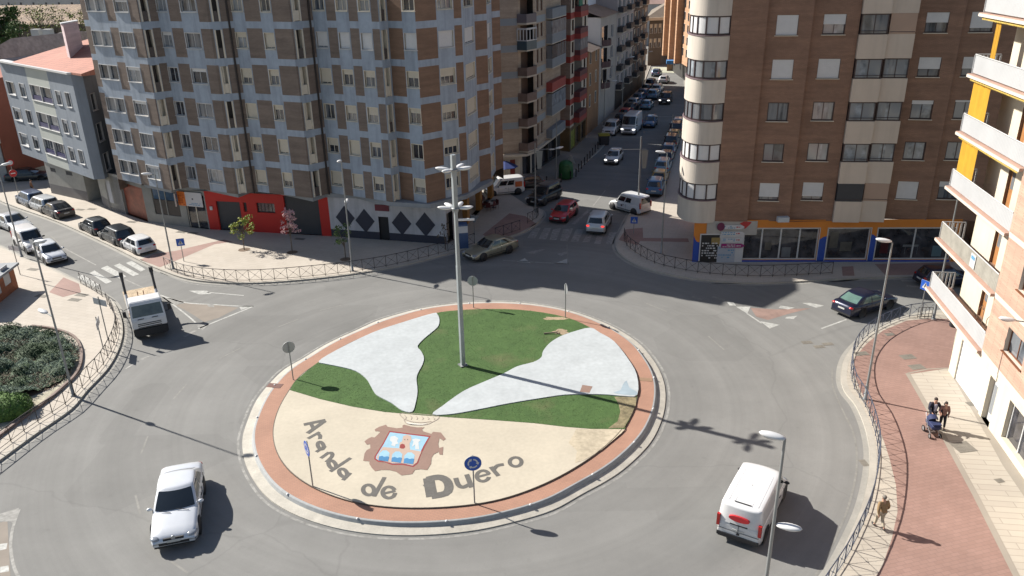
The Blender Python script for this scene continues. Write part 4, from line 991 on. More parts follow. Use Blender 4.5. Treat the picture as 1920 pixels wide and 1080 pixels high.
for i, (A, B) in enumerate(FB):
    if i in (3, 4): continue
    ops = []
    for a, b in WCOL.get(i, []):
        t0, t1 = PL(A, B, a, 209)[0], PL(A, B, b, 209)[0]
        for k, (c, e) in enumerate(WZ): ops.append((t0, t1, c, e))
    facade(wall, A, B, ZL, RT, ops, depth=.14, reveal=1)
    for j, o in enumerate(ops):
        ci = {1: 0, 2: 1, 5: 2, 6: 3}[i]
        window(rbk, A, B, o, 'dark', shutm[j][ci], rb.choice([M_GLL, M_GLL, M_GLC]) if shutm[j][ci] < .5 else M_GLC, 1, depth=.14, blind=M_BLINDW)
for i in range(len(FB) - 1):
    a, b = FB[i][1], FB[i + 1][0]
    if i in (2, 3, 4): continue
    facade(wall, a, b, ZL, RT, [])
a, b = FB[2][1], FB[5][0]; back_a, back_b = (26.10, 63.0), (30.30, 62.6)
facade(wall, a, back_a, ZL, RT, []); facade(wall, back_a, back_b, ZL, RT, []); facade(wall, back_b, b, ZL, RT, [])
wall.poly([(FB[-1][1][0], FB[-1][1][1], 0), (44, 75, 0), (44, 75, RT), (FB[-1][1][0], FB[-1][1][1], RT)])
wall.poly([(14.9, 66, ZL), (16.5, 72.5, ZL), (16.5, 72.5, RT), (14.9, 66, RT)]); wall.poly([(16.5, 72.5, ZL), (44, 75, ZL), (44, 75, RT), (16.5, 72.5, RT)])
wall.obj('wall', [M_BRKL, M_DFRAME], rbk)
fp = [FB[0][0]] + [p for i in (0, 1, 2) for p in FB[i][1:]] + [FB[3][0], FB[4][1], FB[5][0], FB[6][1], (44, 75), (16.5, 72.5), (14.9, 66)]
mb = MB(); mb.flat(fp, RT - .03); mb.obj('roof', M_FLATROOF, rbk)
mb = MB(); mb.flat([FB[0][0], FB[1][0], FB[1][1], FB[2][1], FB[5][0], FB[6][1], (44, 75), (16.5, 72.5), (14.9, 66)], ZL + .002); mb.obj('soffit', M_BRKL, rbk)
# projecting glazed bays with pink-white parapets
M_PARA = mat('pinkish_parapet', (.54, .455, .375), .75, var=.05, scale=2, streak=.08)
M_PARAW = mat('pinkish_bay_wall', (.40, .28, .21), .75, var=.05, scale=2)
for i in (3, 4):
    A, B = FB[i]; d, L = wdir(A, B); ang = math.atan2(d.y, d.x)
    for k in range(7):
        zb = 3.66 if k == 0 else 6.87 + 3.2 * (k - 1); zt = 5.4 + 3.2 * k
        mb = MB(); c = at(A, B, L / 2, -.5); mb.box((c[0], c[1], (zb + zt) / 2), (L, 1.0, zt - zb), ang); mb.obj('parapet', M_PARA, rbk)
        if k == 6: continue
        z0, z1 = zt, zt + 1.46
        opened = (k == 4 and i == 3) or (k == 5 and i == 3)
        closed = (k in (0, 4, 5) and i == 4)
        if closed or (k == 0 and i == 3):
            mb = MB(); c = at(A, B, L / 2, -.4); mb.box((c[0], c[1], (z0 + z1) / 2), (L - .06, .8, z1 - z0), ang); mb.obj('bay_infill', M_PARAW if not (k == 0 and i == 3) else M_DARKM, rbk)
            mb = MB(); p0, p1 = at(A, B, .05, -.0), at(A, B, L - .05, -.0); mb.tube([(p0[0], p0[1], z0 + .16), (p1[0], p1[1], z0 + .16)], .025, 6); mb.obj('rail', M_DFRAME, rbk)
        else:
            window(rbk, A, B, (.04, L - .04, z0, z1), 'dark', 0, M_GLL if not opened else M_GLC, 1, depth=.16, sill=False, name='bay_window')
            mb = MB(); p0, p1 = at(A, B, .05, -.02), at(A, B, L - .05, -.02); mb.tube([(p0[0], p0[1], z0 + .25), (p1[0], p1[1], z0 + .25)], .025, 6); mb.obj('rail', M_DFRAME, rbk)
            s = 0.06 if i == 3 else L - .06
            p0, p1 = at(A, B, s, -.16), at(A, B, s, -1.0)
            mb = MB(); mb.box(((p0[0] + p1[0]) / 2, (p0[1] + p1[1]) / 2, (z0 + z1) / 2), (.06, .8, z1 - z0), ang); mb.obj('bay_side', M_DFRAME, rbk)
# rounded corner bay
TW = smooth_line([Vector((*p, 0)) for p in [(16.72, 62.24), (16.0, 62.02), (15.2, 62.12), (14.62, 62.5), (14.28, 63.1), (14.12, 63.9), (14.15, 64.9), (14.45, 66.0)]], 4)
M_TOWER = mat('cream_bay_parapet', (.50, .45, .39), .75, var=.05, scale=2, streak=.12)
cen = Vector((15.9, 64.2, 0))
def inset(P, k): return [p + (cen - p).normalized() * k for p in P]
PZb = [(3.6, 5.45)] + [(6.87 + 3.2 * k, 8.62 + 3.2 * k) for k in range(6)]
for a, b in PZb:
    mb = MB(); mb.prism([(p.x, p.y) for p in TW] + [(16.72, 66)], a, b, 0, True)
    for f in range(len(mb.f)): 
        if len(mb.f[f]) == 4: mb.s[f] = False
    o = mb.obj('bay_parapet', M_TOWER, rbk)
    cp = MB(); cp.prism([(p.x, p.y) for p in [q + (q - cen).normalized() * .05 for q in TW]] + [(16.70, 66)], b, b + .07, 0, True); cp.obj('bay_coping', mat('mauve_coping', (.17, .12, .13), .6, var=.05), rbk)
for k in range(6):
    z0, z1 = 5.45 + 3.2 * k + .07, 6.87 + 3.2 * k
    I = inset(TW, .10); gl_ = MB(); N = len(I)
    gl_.add([(p.x, p.y, z0) for p in I] + [(p.x, p.y, z1) for p in I], [(i, i + 1, i + 1 + N, i + N) for i in range(N - 1)])
    w_ = MB()
    for j in (0, 5, 10, 15, 19, 23, N - 1):
        p = I[j]; t = (I[min(j + 1, N - 1)] - I[max(j - 1, 0)]).normalized(); w_.box((p.x, p.y, (z0 + z1) / 2), (.11, .12, z1 - z0), math.atan2(t.y, t.x))
    for z in (z0 + .05, z1 - .05):
        w_.add([(p.x, p.y, z - .05) for p in inset(TW, .06)] + [(p.x, p.y, z + .05) for p in inset(TW, .06)], [(i, i + 1, i + 1 + N, i + N) for i in range(N - 1)])
    fr = w_.obj('bay_window', M_DFRAME, rbk); gl_.obj('pane', [M_BLINDW, M_BLINDW, M_GLC, M_GLL, M_BLINDW, M_GLL][k], fr)
# shop front
sA, sB = tuple(G(1297, 491, PZ)[:2]), tuple(G(1790, 490.5, PZ)[:2])
M_ORG = mat('orange_shop_paint', (.55, .19, .025), .7, var=.08, scale=2)
M_BLU = mat('cobalt_shop_paint', (.02, .065, .33), .7, var=.12, scale=1)
so = [opx(sA, sB, 1395, 437.5, 1529, 492.5), opx(sA, sB, 1552.5, 435.5, 1624, 491.5), opx(sA, sB, 1646, 434.5, 1780, 488.5)]
so = [(o[0], o[1], .28, 3.05) for o in so]
sh = MB(); facade(sh, sA, sB, 0, ZL + .1, so, lambda t, z: 0, depth=.2, reveal=0)
side = (sA[0] + 3.4, sA[1] + 11)
facade(sh, side, sA, 0, ZL + .1, [], lambda t, z: 0)
sh.obj('shop_wall', [M_ORG], rbk)
def wallpoly(pts, m, name, k, A=sA, B=sB, par=rbk, th=.012):
    d, L = wdir(A, B); f = lambda t, z, kk: Vector((*at(A, B, t, kk), z)); mb = MB()
    q = [f(t, z, k) for t, z in pts]; tr = tessellate_polygon([[Vector((t, z, 0)) for t, z in pts]]); mb.add(q, [tuple(t) for t in tr])
    n_ = len(q); q0 = [f(t, z, k - th) for t, z in pts]; mb.add(q + q0, [(i, (i + 1) % n_, (i + 1) % n_ + n_, i + n_) for i in range(n_)])
    return mb.obj(name, m, par)
def sp(x, y): return PL(sA, sB, x, y)
def curve_blue(t0, h0, t1, h1, mid=None):
    top = [(t0, h0)]; n_ = 8
    for k in range(1, n_ + 1):
        u = k / n_; top.append((t0 + (t1 - t0) * u, h0 + (h1 - h0) * u + (mid or 0) * math.sin(math.pi * u)))
    return [(t0, .03), *top, (t1, .03)]
x1 = sp(1312, 460)[0]; wallpoly(curve_blue(.01, 2.45, x1, 1.9, -.25), M_BLU, 'blue_paint', .014)
wallpoly(curve_blue(x1, 1.9, so[0][0] - .02, 1.5), M_BLU, 'blue_paint', .014)
wallpoly(curve_blue(so[0][1] + .02, 2.0, so[1][0] - .02, 2.35, .1), M_BLU, 'blue_paint', .014)
wallpoly(curve_blue(so[1][1] + .02, 2.5, so[2][0] - .02, 2.2, .1), M_BLU, 'blue_paint', .014)
wallpoly([(so[0][0], .03), (so[0][0], .27), (so[2][1], .27), (so[2][1], .03)], M_BLU, 'blue_paint', .014)
for j, o in enumerate(so):
    ww = window(rbk, sA, sB, o, 'white', 0, M_SHOP, [3, 0, 1][j], depth=.2, sill=False, name='shop_window')
# things seen through the glass: counters and tables, read as pale shapes on the display floor
def inner_box(x, y, wpx, hpx, m, name):
    t0, z0 = sp(x, y + hpx); t1, z1 = sp(x + wpx, y); wallpoly([(t0, z0), (t0, z1), (t1, z1), (t1, z0)], m, name, -.16, th=.01)
M_SEEN = mat('seen_through_glass', (.13, .14, .15), .3, var=.2, scale=.4); M_SEEN2 = mat('seen_through_glass_warm', (.085, .08, .07), .3, var=.3, scale=.5)
for a in ((1465, 465, 19, 18, M_SEEN), (1434, 456, 14, 14, M_SEEN2), (1575, 455, 24, 17, M_SEEN2), (1555, 436, 20, 30, M_SEEN2), (1694, 460, 30, 4, M_SEEN), (1697, 464, 2, 14, M_SEEN), (1720, 464, 2, 14, M_SEEN), (1747, 462, 22, 20, mat('seen_poster', (.10, .17, .20), .3, var=.2)), (1650, 446, 20, 30, mat('seen_dark_red', (.06, .012, .015), .3, var=.2))):
    inner_box(*a, 'display')
# sign boards
def board(x0, y0, x1_, y1, m, name, k, th=.05):
    t0, z1 = sp(x0, y0); t1, z0 = sp(x1_, y1); wallpoly([(t0, z0), (t0, z1), (t1, z1), (t1, z0)], m, name, k, th=th); return (t0, t1, z0, z1)
o = board(1326, 414.5, 1418, 440, mat('cream_board', (.36, .34, .31), .7, var=.1, scale=.6), 'sign_board', .06)
o = board(1313, 438, 1390, 494.5, M_WFRAME, 'sign_board', .07); o2 = board(1315, 440, 1345, 492.5, mat('black_board', (.012, .012, .012), .5, var=0), 'sign_board', .08)
print_lines(rbk, sA, sB, (o2[0] + .1, o2[1] - .1, .4, 1.9), M_PRINTW, .09, 7, seed=12, fill=.7)
o3 = board(1345.5, 461, 1376, 492.5, mat('pale_blue_board', (.34, .37, .42), .5, var=.05), 'sign_board', .085); print_lines(rbk, sA, sB, (o3[0] + .1, o3[1] - .1, .45, 1.7), M_PRINTB, .095, 6, seed=13, fill=.6)
board(1334, 445, 1349, 457, mat('ochre_board', (.25, .18, .06), .5, var=.2, scale=.2), 'sign_board', .09)
for k, (y0, c) in enumerate(((421, M_WFRAME), (433, M_WFRAME), (445, M_WFRAME), (456, mat('magenta_sign', (.26, .012, .13), .5, var=0)))):
    t0, z1 = sp(1352, y0); t1, z0 = sp(1389, y0 + 7.5); zc = (z0 + z1) / 2
    wallpoly([(t0, z0), (t0, z1), (t1, z1), (t1 + .28, zc), (t1, z0)], c, 'arrow_sign', .16, th=.04)
    print_lines(rbk, sA, sB, (t0 + .1, t1 - .5, z0 + .03, z1 - .03), M_PRINTB if k < 3 else M_PRINTW, .17, 2, seed=20 + k)
    print_lines(rbk, sA, sB, (t1 - .42, t1 - .05, z0 + .08, z1 - .08), _M['print_red'] if k < 3 else M_PRINTW, .17, 1, seed=30 + k, fill=1)
t0, z0 = sp(1351, 424); wallpoly([(t0 + .32 * math.cos(a * math.pi / 6), z0 + .36 * math.sin(a * math.pi / 6)) for a in range(12)], mat('wine_disc', (.12, .01, .05), .5, var=0), 'sign_emblem', .18)
t0, z0 = sp(1395, 418); wallpoly([(t0 - .35, z0), (t0, z0 + .15), (t0 + .6, z0 + .1), (t0 + .5, z0 - .08), (t0 + .1, z0 - .5)], _M['print_red'], 'sign_emblem', .08)
# air conditioner
c = G(1468, 411, 4.1); mb = MB(); mb.box((c.x, c.y - .0, 4.1), (.9, .45, .4)); mb.obj('air_conditioner', mat('ac_white', (.42, .45, .47), .5, var=.03), rbk)
# ================================================================= 4. salmon block on the right
rA, rB_ = tuple(G(1778, 695, PZ)[:2]), tuple(G(1873, 831, PZ)[:2])
sal = thing('apartment_building', 'sunlit salmon brick apartment block with long ribbed balconies and white garage doors', 'apartment block', (rA[0], rA[1], 0))
d, L = wdir(rA, rB_); ang = math.atan2(d.y, d.x)
T0, TS, TE = -5.45, 3.75, 19.0
ST = 24.5
LV = [3.34 + 3.43 * i for i in range(7)]
M_WHT = mat('sunlit_white_wall', (.56, .505, .405), .8, var=.05, scale=2, streak=.08)
M_GARW = mat('white_garage_door', (.56, .56, .57), .6, var=.03, scale=1)
M_SLAB = mat('terracotta_slab_edge', (.37, .235, .185), .8, var=.1, scale=1)
M_SLABW = mat('cream_slab_edge', (.54, .48, .41), .7, var=.05)
M_RIB = mat('ribbed_grey_sheet', (.38, .385, .39), .55, var=.06, scale=1.5)
mb = MB()
def r_op(x0, y0, x1_, y1): return opx(rA, rB_, x0, y0, x1_, y1)
gd1 = (.55, 4.05, PZ, 2.75); gdoor = (4.75, 5.75, PZ, 2.75); shopw = (7.15, 12.0, .5, 2.75)
tA, _z = PL(rA, rB_, 1790, 702); tB, _z = PL(rA, rB_, 1833, 778); tC, _z = PL(rA, rB_, 1838, 786); tD, _z = PL(rA, rB_, 1852, 806); tE, _z = PL(rA, rB_, 1873, 833)
gd1 = (tA, tB, PZ, 2.75); gdoor = (tC, tD, PZ, 2.75); shopw = (tE, tE + 5.5, .55, 2.75)
facade(mb, rA, at(rA, rB_, TE), 0, LV[0] - .14, [gd1, gdoor, shopw], lambda t, z: 0, depth=.35, reveal=0)
endp = at(rA, rB_, 0, -12); facade(mb, endp, rA, 0, LV[0] - .14, [])
mb.obj('ground_floor_wall', [M_WHT], sal)
panel(sal, rA, rB_, gd1, 'garage_door', M_GARW, -.12, .05, 10); panel(sal, rA, rB_, gdoor, 'door', M_WFRAME, -.30, .05)
panel(sal, rA, rB_, (gdoor[0] + .2, gdoor[1] - .2, .6, 2.3), 'door_glass', M_GLL, -.25, .03)
panel(sal, rA, rB_, shopw, 'shop_window', M_SHOP, -.3, .03)
for k in range(4): t = shopw[0] + 1.35 * k + .05; panel(sal, rA, rB_, (t, t + .08, .55, 2.75), 'mullion', M_WFRAME, -.25, .06)
# salmon wall
wops = []
wA, wB = at(rA, rB_, TS, .02), at(rA, rB_, TE, .02)
def wop(x0, y0, x1_, y1): return opx(wA, wB, x0, y0, x1_, y1)
w1 = wop(1891, 616, 1914, 694); w1 = (w1[0], max(w1[0] + 1.1, w1[1]), w1[2], w1[2] + 1.35)
for i in range(6): wops.append((w1[0], w1[1], w1[2] + i * 3.43, w1[3] + i * 3.43))
wops += [(o[0] + 4.2, o[1] + 4.2, o[2], o[3]) for o in wops]
mb = MB(); facade(mb, wA, wB, LV[0] - .14, ST, wops, lambda t, z: 1 if abs((z - LV[0] + 3.43 / 2) % 3.43 - 3.43 / 2) < .14 else 0, cuts_z=[v + s for v in LV for s in (-.14, .14)], depth=.25, reveal=2)
# recessed white wall behind the balconies
DEP = 1.35
bA, bB = at(rA, rB_, T0 + 1.35, -DEP), at(rA, rB_, TS, -DEP)
LBw = wdir(bA, bB)[1]
bops = []
for i in range(6):
    bops.append((3.0, 3.95, LV[i] + .1, LV[i] + 2.3))
facade(mb, bA, bB, LV[0], ST, bops, lambda t, z: 3, depth=.3, reveal=4)
facade(mb, bB, wA, LV[0], ST, [], lambda t, z: 3)
bE = at(rA, rB_, T0 + 1.35, -14); facade(mb, bE, bA, LV[0], ST, [], lambda t, z: 3)
mb.obj('wall', [M_SALM, M_SLABW, M_SLABW, M_WHT, mat('brown_reveal', (.20, .13, .09), .7, var=.1)], sal)
foot = [bA, bB, wA, wB, at(rA, rB_, TE, -14), bE]
mb = MB(); mb.flat(foot, ST - .02); mb.obj('roof', M_FLATROOF, sal)
for o in wops: window(sal, wA, wB, o, 'brown', 0, M_GLC, 1, depth=.25)
for o in bops:
    panel(sal, bA, bB, o, 'balcony_door', mat('brown_door', (.34, .16, .06), .5, var=.15, scale=.6), -.2, .05); panel(sal, bA, bB, (o[0] + .2, o[1] - .2, o[2] + 1.1, o[3] - .15), 'door_glass', M_GLC, -.16, .03)
for i, zl in enumerate(LV):
    # slab
    bal = MB(); P = [at(rA, rB_, T0 - .2, .22), at(rA, rB_, TS - .0, .22), at(rA, rB_, TS - .0, -DEP), at(rA, rB_, T0 - .2, -DEP)]
    bal.prism(P, zl - .13, zl + .04, 0, True)
    P2 = [at(rA, rB_, T0 - .2, .235), at(rA, rB_, TS, .235), at(rA, rB_, TS, .21), at(rA, rB_, T0 - .2, .21)]
    bo = bal.obj('balcony', M_SLAB, sal)
    e = MB(); e.prism([at(rA, rB_, T0 - .22, .245), at(rA, rB_, TS, .245), at(rA, rB_, TS, .225), at(rA, rB_, T0 - .22, .225)], zl - .16, zl - .0, 0, True); e.prism([at(rA, rB_, T0 - .225, .225), at(rA, rB_, T0 - .205, .225), at(rA, rB_, T0 - .205, -DEP), at(rA, rB_, T0 - .225, -DEP)], zl - .16, zl, 0, True); e.obj('slab_edge', M_SLABW, bo)
    # ribbed sheet railing on the long side
    r = MB(); n_ = int((TS - T0) / .09)
    vs = []
    for j in range(n_ + 1):
        t = T0 + (TS - T0) * j / n_; p = at(rA, rB_, t, .02 + (.025 if j % 2 else 0)); vs += [(p[0], p[1], zl + .12), (p[0], p[1], zl + 1.12)]
    r.add(vs, [(2 * j, 2 * j + 2, 2 * j + 3, 2 * j + 1) for j in range(n_)])
    r.obj('balcony_sheet', M_RIB if i != 1 else mat('weathered_sheet', (.27, .255, .22), .7, var=.18, scale=.8), bo)
    hr = MB(); a, b, c = at(rA, rB_, T0, .03), at(rA, rB_, TS, .03), at(rA, rB_, T0, -DEP + .0)
    hr.tube([(b[0], b[1], zl + 1.15), (a[0], a[1], zl + 1.15), (c[0], c[1], zl + 1.15)], .035, 6); hr.tube([(a[0], a[1], zl + .1), (c[0], c[1], zl + .1)], .025, 6)
    for j in range(7):
        p = at(rA, rB_, T0, .03 - j * (DEP + .03) / 6); hr.box((p[0], p[1], zl + .6), (.03, .10, 1.05), ang)
    hr.obj('railing', M_WFRAME, bo)
# yellow side blinds and scalloped valances
M_YEL = mat('yellow_canvas', (.44, .23, .010), .8, var=.1, scale=.7)
for i in (2, 3, 4):
    z1 = LV[i + 1] - .18 if i < 6 else 0
    mb = MB(); n_ = 10; vs = []
    wd_ = 2.5 if i < 4 else .6; o_ = .3 if i < 4 else 1.9
    for j in range(n_ + 1):
        p = at(rA, rB_, T0 + o_ + wd_ * j / n_, -.06 + .03 * math.sin(j * 1.7)); vs += [(p[0], p[1], LV[i] + .9), (p[0], p[1], z1)]
    mb.add(vs, [(2 * j, 2 * j + 2, 2 * j + 3, 2 * j + 1) for j in range(n_)]); mb.obj('side_awning', M_YEL, sal)
    mb = MB(); vs = []; n_ = 80
    for j in range(n_):
        t = T0 + .1 + (TS - T0 - .5) * j / n_; t2 = T0 + .1 + (TS - T0 - .5) * (j + 1) / n_; p, q = at(rA, rB_, t, .12), at(rA, rB_, t2, .12); m_ = at(rA, rB_, (t + t2) / 2, .12)
        mb.add([(p[0], p[1], z1 - .02), (q[0], q[1], z1 - .02), (q[0], q[1], z1 - .10), (m_[0], m_[1], z1 - .17), (p[0], p[1], z1 - .10)], [(0, 1, 2, 3, 4)])
    mb.obj('awning_valance', mat('striped_valance', (.50, .36, .08), .8, var=.3, scale=.12), sal)
# notice hung on the second balcony
mb = MB(); c = at(rA, rB_, PL(rA, rB_, 1829.5, 475)[0], .07); c2 = at(rA, rB_, PL(rA, rB_, 1829.5, 475)[0], .085)
mb.box((c[0], c[1], LV[1] + .62), (.72, .02, .8), ang); nt_ = mb.obj('notice', M_WFRAME, sal)
mb = MB(); mb.box((c2[0], c2[1], LV[1] + .80), (.5, .02, .2), ang); mb.obj('notice_print', M_PRINTB, nt_)
# pot stands on the first balcony
mb = MB(); nb = None
for t in (1.6, 2.9):
    p = at(rA, rB_, t, -.4); x, y = p
    for s in (-.25, .25):
        mb.tube([(x, y + s, LV[0] + .05), (x, y + s, LV[0] + 1.5), (x + .1, y + s * .4, LV[0] + 1.85), (x + .1, y + s * .1, LV[0] + 1.6)], .02, 5)
mb.obj('plant_stand', mat('rusty_wire', (.2, .12, .08), .7, var=.2), label='two rusty wire stands with dry climbers on the lowest salmon balcony', cat='plant stand')
# ================================================================= street beyond: left-hand row
SC = Vector((2.5, 90.0, 0)); SU = Vector((.317, .948, 0)).normalized()
SP = lambda t: (SC.x + SU.x * t, SC.y + SU.y * t)
def ts(x, y=100): return PL(SP(0), SP(100), x, y)[0]
M_TAN = wave_wall('tan_brick', (.40, .325, .25), .12, amt=.05, var=.05)
M_BLG = mat('blue_grey_band', (.27, .31, .335), .8, var=.06)
M_TERR = wave_wall('grey_brown_brick', (.34, .275, .24), .12, var=.05)
M_REDB = mat('red_band', (.30, .05, .04), .7, var=.08)
M_CRW = mat('cream_wall', (.50, .45, .37), .8, var=.07)
M_GALL = mat('gallery_panel', (.20, .225, .25), .7, var=.08, scale=.8)
M_MARN = mat('maroon_panel', (.11, .025, .03), .6, var=.1)
M_SHADE = mat('painted_shade', (.03, .028, .026), .6, var=.3, scale=.5)  # shade of shopfronts, recesses and balcony walls put into a dark colour
def shell(t, parent, pts, z0, z1, m, name='wall'):
    mb = MB(); n = len(pts)
    for i in range(n): a, b = pts[i], pts[(i + 1) % n]; mb.poly([(a[0], a[1], z0), (b[0], b[1], z0), (b[0], b[1], z1), (a[0], a[1], z1)])
    mb.flat(pts, z1); return mb.obj(name, m, parent)
# --- tan block on the corner
s1 = thing('apartment_building', 'tan brick apartment block with blue grey bands and glazed corner balconies', 'apartment block', (2.5, 90, 0))
c0, c1, c2, c3 = (-7.5, 92.4), (-.8, 88.9), (1.2, 89.5), SP(0)
te = ts(1051)
bz = [ZP(c1, y) for y in (243.5, 196, 148, 98, 49)]
pit = (bz[4] - bz[0]) / 4; b0 = bz[0] - pit
TOP1 = b0 + pit * 8
mb = MB()
bandf = lambda z: ((z - b0) % pit) < .72 and z > b0 + pit * .5
cz = [b0 + pit * k for k in range(0, 8)] + [b0 + pit * k + .72 for k in range(0, 8)]
facade(mb, c0, c1, 3.3, TOP1, [], lambda t, z: 1 if bandf(z) else 0, cuts_z=cz)
facade(mb, c1, c2, 3.3, TOP1, [], lambda t, z: 1 if bandf(z) else 0, cuts_z=cz)
t1, t2 = ts(1003), ts(1023)
ops = []
for k in range(8):
    zc = b0 + pit * k + 1.15
    for a, b in ((1006.5, 1011), (1014, 1018.5)): ops.append((ts(a), ts(b), zc, zc + 1.5))
bay0 = (c2[0] + .25, c2[1] + 1.0); bay1 = (SP(t1)[0] - .9, SP(t1)[1])
facade(mb, SP(0.0 if t1 < 0 else t1), SP(te), 3.3, TOP1, [(a - t1, b - t1, c, e) for a, b, c, e in ops], lambda t, z: 1 if bandf(z) and t < t2 - t1 else 0, cuts_t=[t2 - t1], cuts_z=cz, depth=.2, reveal=2)
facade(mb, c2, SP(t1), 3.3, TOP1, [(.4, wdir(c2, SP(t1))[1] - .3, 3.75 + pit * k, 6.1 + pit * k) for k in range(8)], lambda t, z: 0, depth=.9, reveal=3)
mb.poly([(*SP(te), 0), (-3, 112, 0), (-3, 112, TOP1), (*SP(te), TOP1)]); mb.poly([(-3, 112, 0), (-9, 96, 0), (-9, 96, TOP1), (-3, 112, TOP1)])
mb.obj('wall', [M_TAN, M_BLG, M_CRW, M_SHADE], s1)
for k in range(8): panel(s1, c2, SP(t1), (.4, wdir(c2, SP(t1))[1] - .3, 3.75 + pit * k, 6.1 + pit * k), 'recess_wall', mat('recess_shade_brown', (.12, .085, .065), .8, var=.15), -.85, .05)  # darkness of the balcony recess is put into the back wall colour
mb = MB(); mb.flat([c0, c1, c2, SP(t1), SP(te), (-3, 112), (-9, 96)], TOP1 - .02); mb.obj('roof', M_FLATROOF, s1)
for a, b, c, e in ops: window(s1, SP(t1), SP(te), (a - t1, b - t1, c, e), 'brown', 0, M_GL, 0, depth=.2, sill=False)
for k in range(8):
    zf = b0 + pit * k + .35 if k else 3.55
    zf = 3.62 + (pit) * k
    P = [(c2[0] - .1, c2[1] - .1), (c2[0] + .9, c2[1] - .55), (SP(t1)[0] + .15, SP(t1)[1] - 1.0), (SP(t1)[0] + .1, SP(t1)[1] + .1)]
    m_ = MB(); m_.prism(P, zf - .12, zf + .05, 0, True); bo = m_.obj('balcony', M_CRW, s1)
    r_ = MB()
    if k in (4, 6, 7):
        for i in range(3):
            a, b = P[i], P[i + 1]; d, L = wdir(a, b)
            r_.box(((a[0] + b[0]) / 2, (a[1] + b[1]) / 2, zf + .5), (L, .05, .95), math.atan2(d.y, d.x), 1)
            for j in range(4): q = (a[0] + (b[0] - a[0]) * j / 3, a[1] + (b[1] - a[1]) * j / 3); r_.box((q[0], q[1], zf + 1.55), (.09, .09, 1.2), math.atan2(d.y, d.x), 0)
            r_.box(((a[0] + b[0]) / 2, (a[1] + b[1]) / 2, zf + 2.2), (L, .07, .18), math.atan2(d.y, d.x), 0)
            r_.box(((a[0] + b[0]) / 2, (a[1] + b[1]) / 2, zf + 1.0), (L, .07, .10), math.atan2(d.y, d.x), 0)
        r_.obj('glazing', [M_WFRAME, mat('dark_teal_panel', (.05, .08, .10), .4, var=.1)], bo)
    else:
        for i in range(3):
            a, b = P[i], P[i + 1]; d, L = wdir(a, b); r_.box(((a[0] + b[0]) / 2, (a[1] + b[1]) / 2, zf + .5), (L, .03, .9), math.atan2(d.y, d.x))
        r_.obj('railing', mat('balcony_bars', (.14, .12, .13), .6, var=.1) if k > 3 else mat('reed_screen', (.17, .12, .10), .8, var=.15, scale=.4), bo)
for k in range(8):
    zc = b0 + pit * k; P0, P1 = SP(t2 + .25), SP(te - .2); nx = Vector((SU.y, -SU.x, 0)) * .75
    P = [(P0[0], P0[1]), (P0[0] + nx.x, P0[1] + nx.y), (P1[0] + nx.x, P1[1] + nx.y), (P1[0], P1[1])]
    m_ = MB(); m_.prism(P, zc + .1, zc + .2, 0, True); bo = m_.obj('balcony', M_CRW, s1)
    m_ = MB(); m_.prism(P, zc + .2, zc + 1.25, 0, True); m_.obj('panel', M_GALL if k != 2 else M_REDB, bo)
    if k in (1, 3, 4): m_ = MB(); m_.prism(P, zc + 1.25, zc + 2.7, 0, True); m_.obj('glazing', M_GLL if k != 3 else M_GLC, bo)
# ground-floor front
mb = MB()
facade(mb, c0, c1, 0, 3.3, [(3.2, 7.2, .3, 2.9)], lambda t, z: 1, depth=.4, reveal=1)
facade(mb, c1, c2, 0, 3.3, [(.9, 1.5, .1, 2.7)], lambda t, z: 1, depth=.1, reveal=1)
facade(mb, c2, SP(te), 0, 3.3, [(.7 + 3.0 * k, 3.2 + 3.0 * k, .3, 2.8) for k in range(int((te) / 3))], lambda t, z: 1 if t < 3.5 else 0, depth=.4, reveal=0)
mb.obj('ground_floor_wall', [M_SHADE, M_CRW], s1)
panel(s1, c0, c1, (3.2, 7.2, .3, 2.9), 'shop_window', M_SHOP, -.3, .03); panel(s1, c1, c2, (.9, 1.5, .1, 2.7), 'door', mat('dull_red_door', (.20, .025, .02), .5, var=.1), -.05, .05)
for k in range(int(te / 3)): panel(s1, c2, SP(te), (.7 + 3.0 * k, 3.2 + 3.0 * k, .3, 2.8), 'shop_window', M_SHOP, -.3, .03)
mb = MB(); q = [(c0[0], c0[1] - .3), (c1[0], c1[1] - .35), (c2[0] + .8, c2[1] - .7), (SP(.5)[0] + .4, SP(.5)[1]), (SP(te)[0] + .4, SP(te)[1]), SP(te), c2, c1, c0]; mb.prism(q, 3.15, 3.42, 0, True); mb.obj('ledge', M_CRW, s1)
# --- block with red bands
s2 = thing('apartment_building', 'brown apartment block with bright red bands and dark red balconies', 'apartment block', (*SP(te), 0))
t3, t4, t5, t6 = ts(1051.5), ts(1068.5), ts(1077.5), ts(1100)
prj = 1.3; nx = Vector((SU.y, -SU.x, 0))
a0 = SP(t3); a1 = (SP(t3)[0] + nx.x * prj, SP(t3)[1] + nx.y * prj)
a1 = tuple(G(1068.5, 235, 3.6)[:2]); a0 = tuple(G(1050, 233, 3.6)[:2])
u2 = Vector((SU.x, SU.y, 0)); far = 24
aE = (a1[0] + u2.x * far, a1[1] + u2.y * far)
def t2x(x, y=100): return PL(a1, aE, x, y)[0]
zz = [ZP(a1, y) for y in (198, 160, 119, 78.5, 36)]; p2 = (zz[4] - zz[0]) / 4; r0 = zz[0] - p2; TOP2 = r0 + p2 * 7.6
rband = lambda z: ((z - r0) % p2) < .75 and z > r0 + .3
cz = [r0 + p2 * k for k in range(9)] + [r0 + p2 * k + .75 for k in range(9)]
ra, rb2, rc = t2x(1077), t2x(1091), t2x(1100.5)
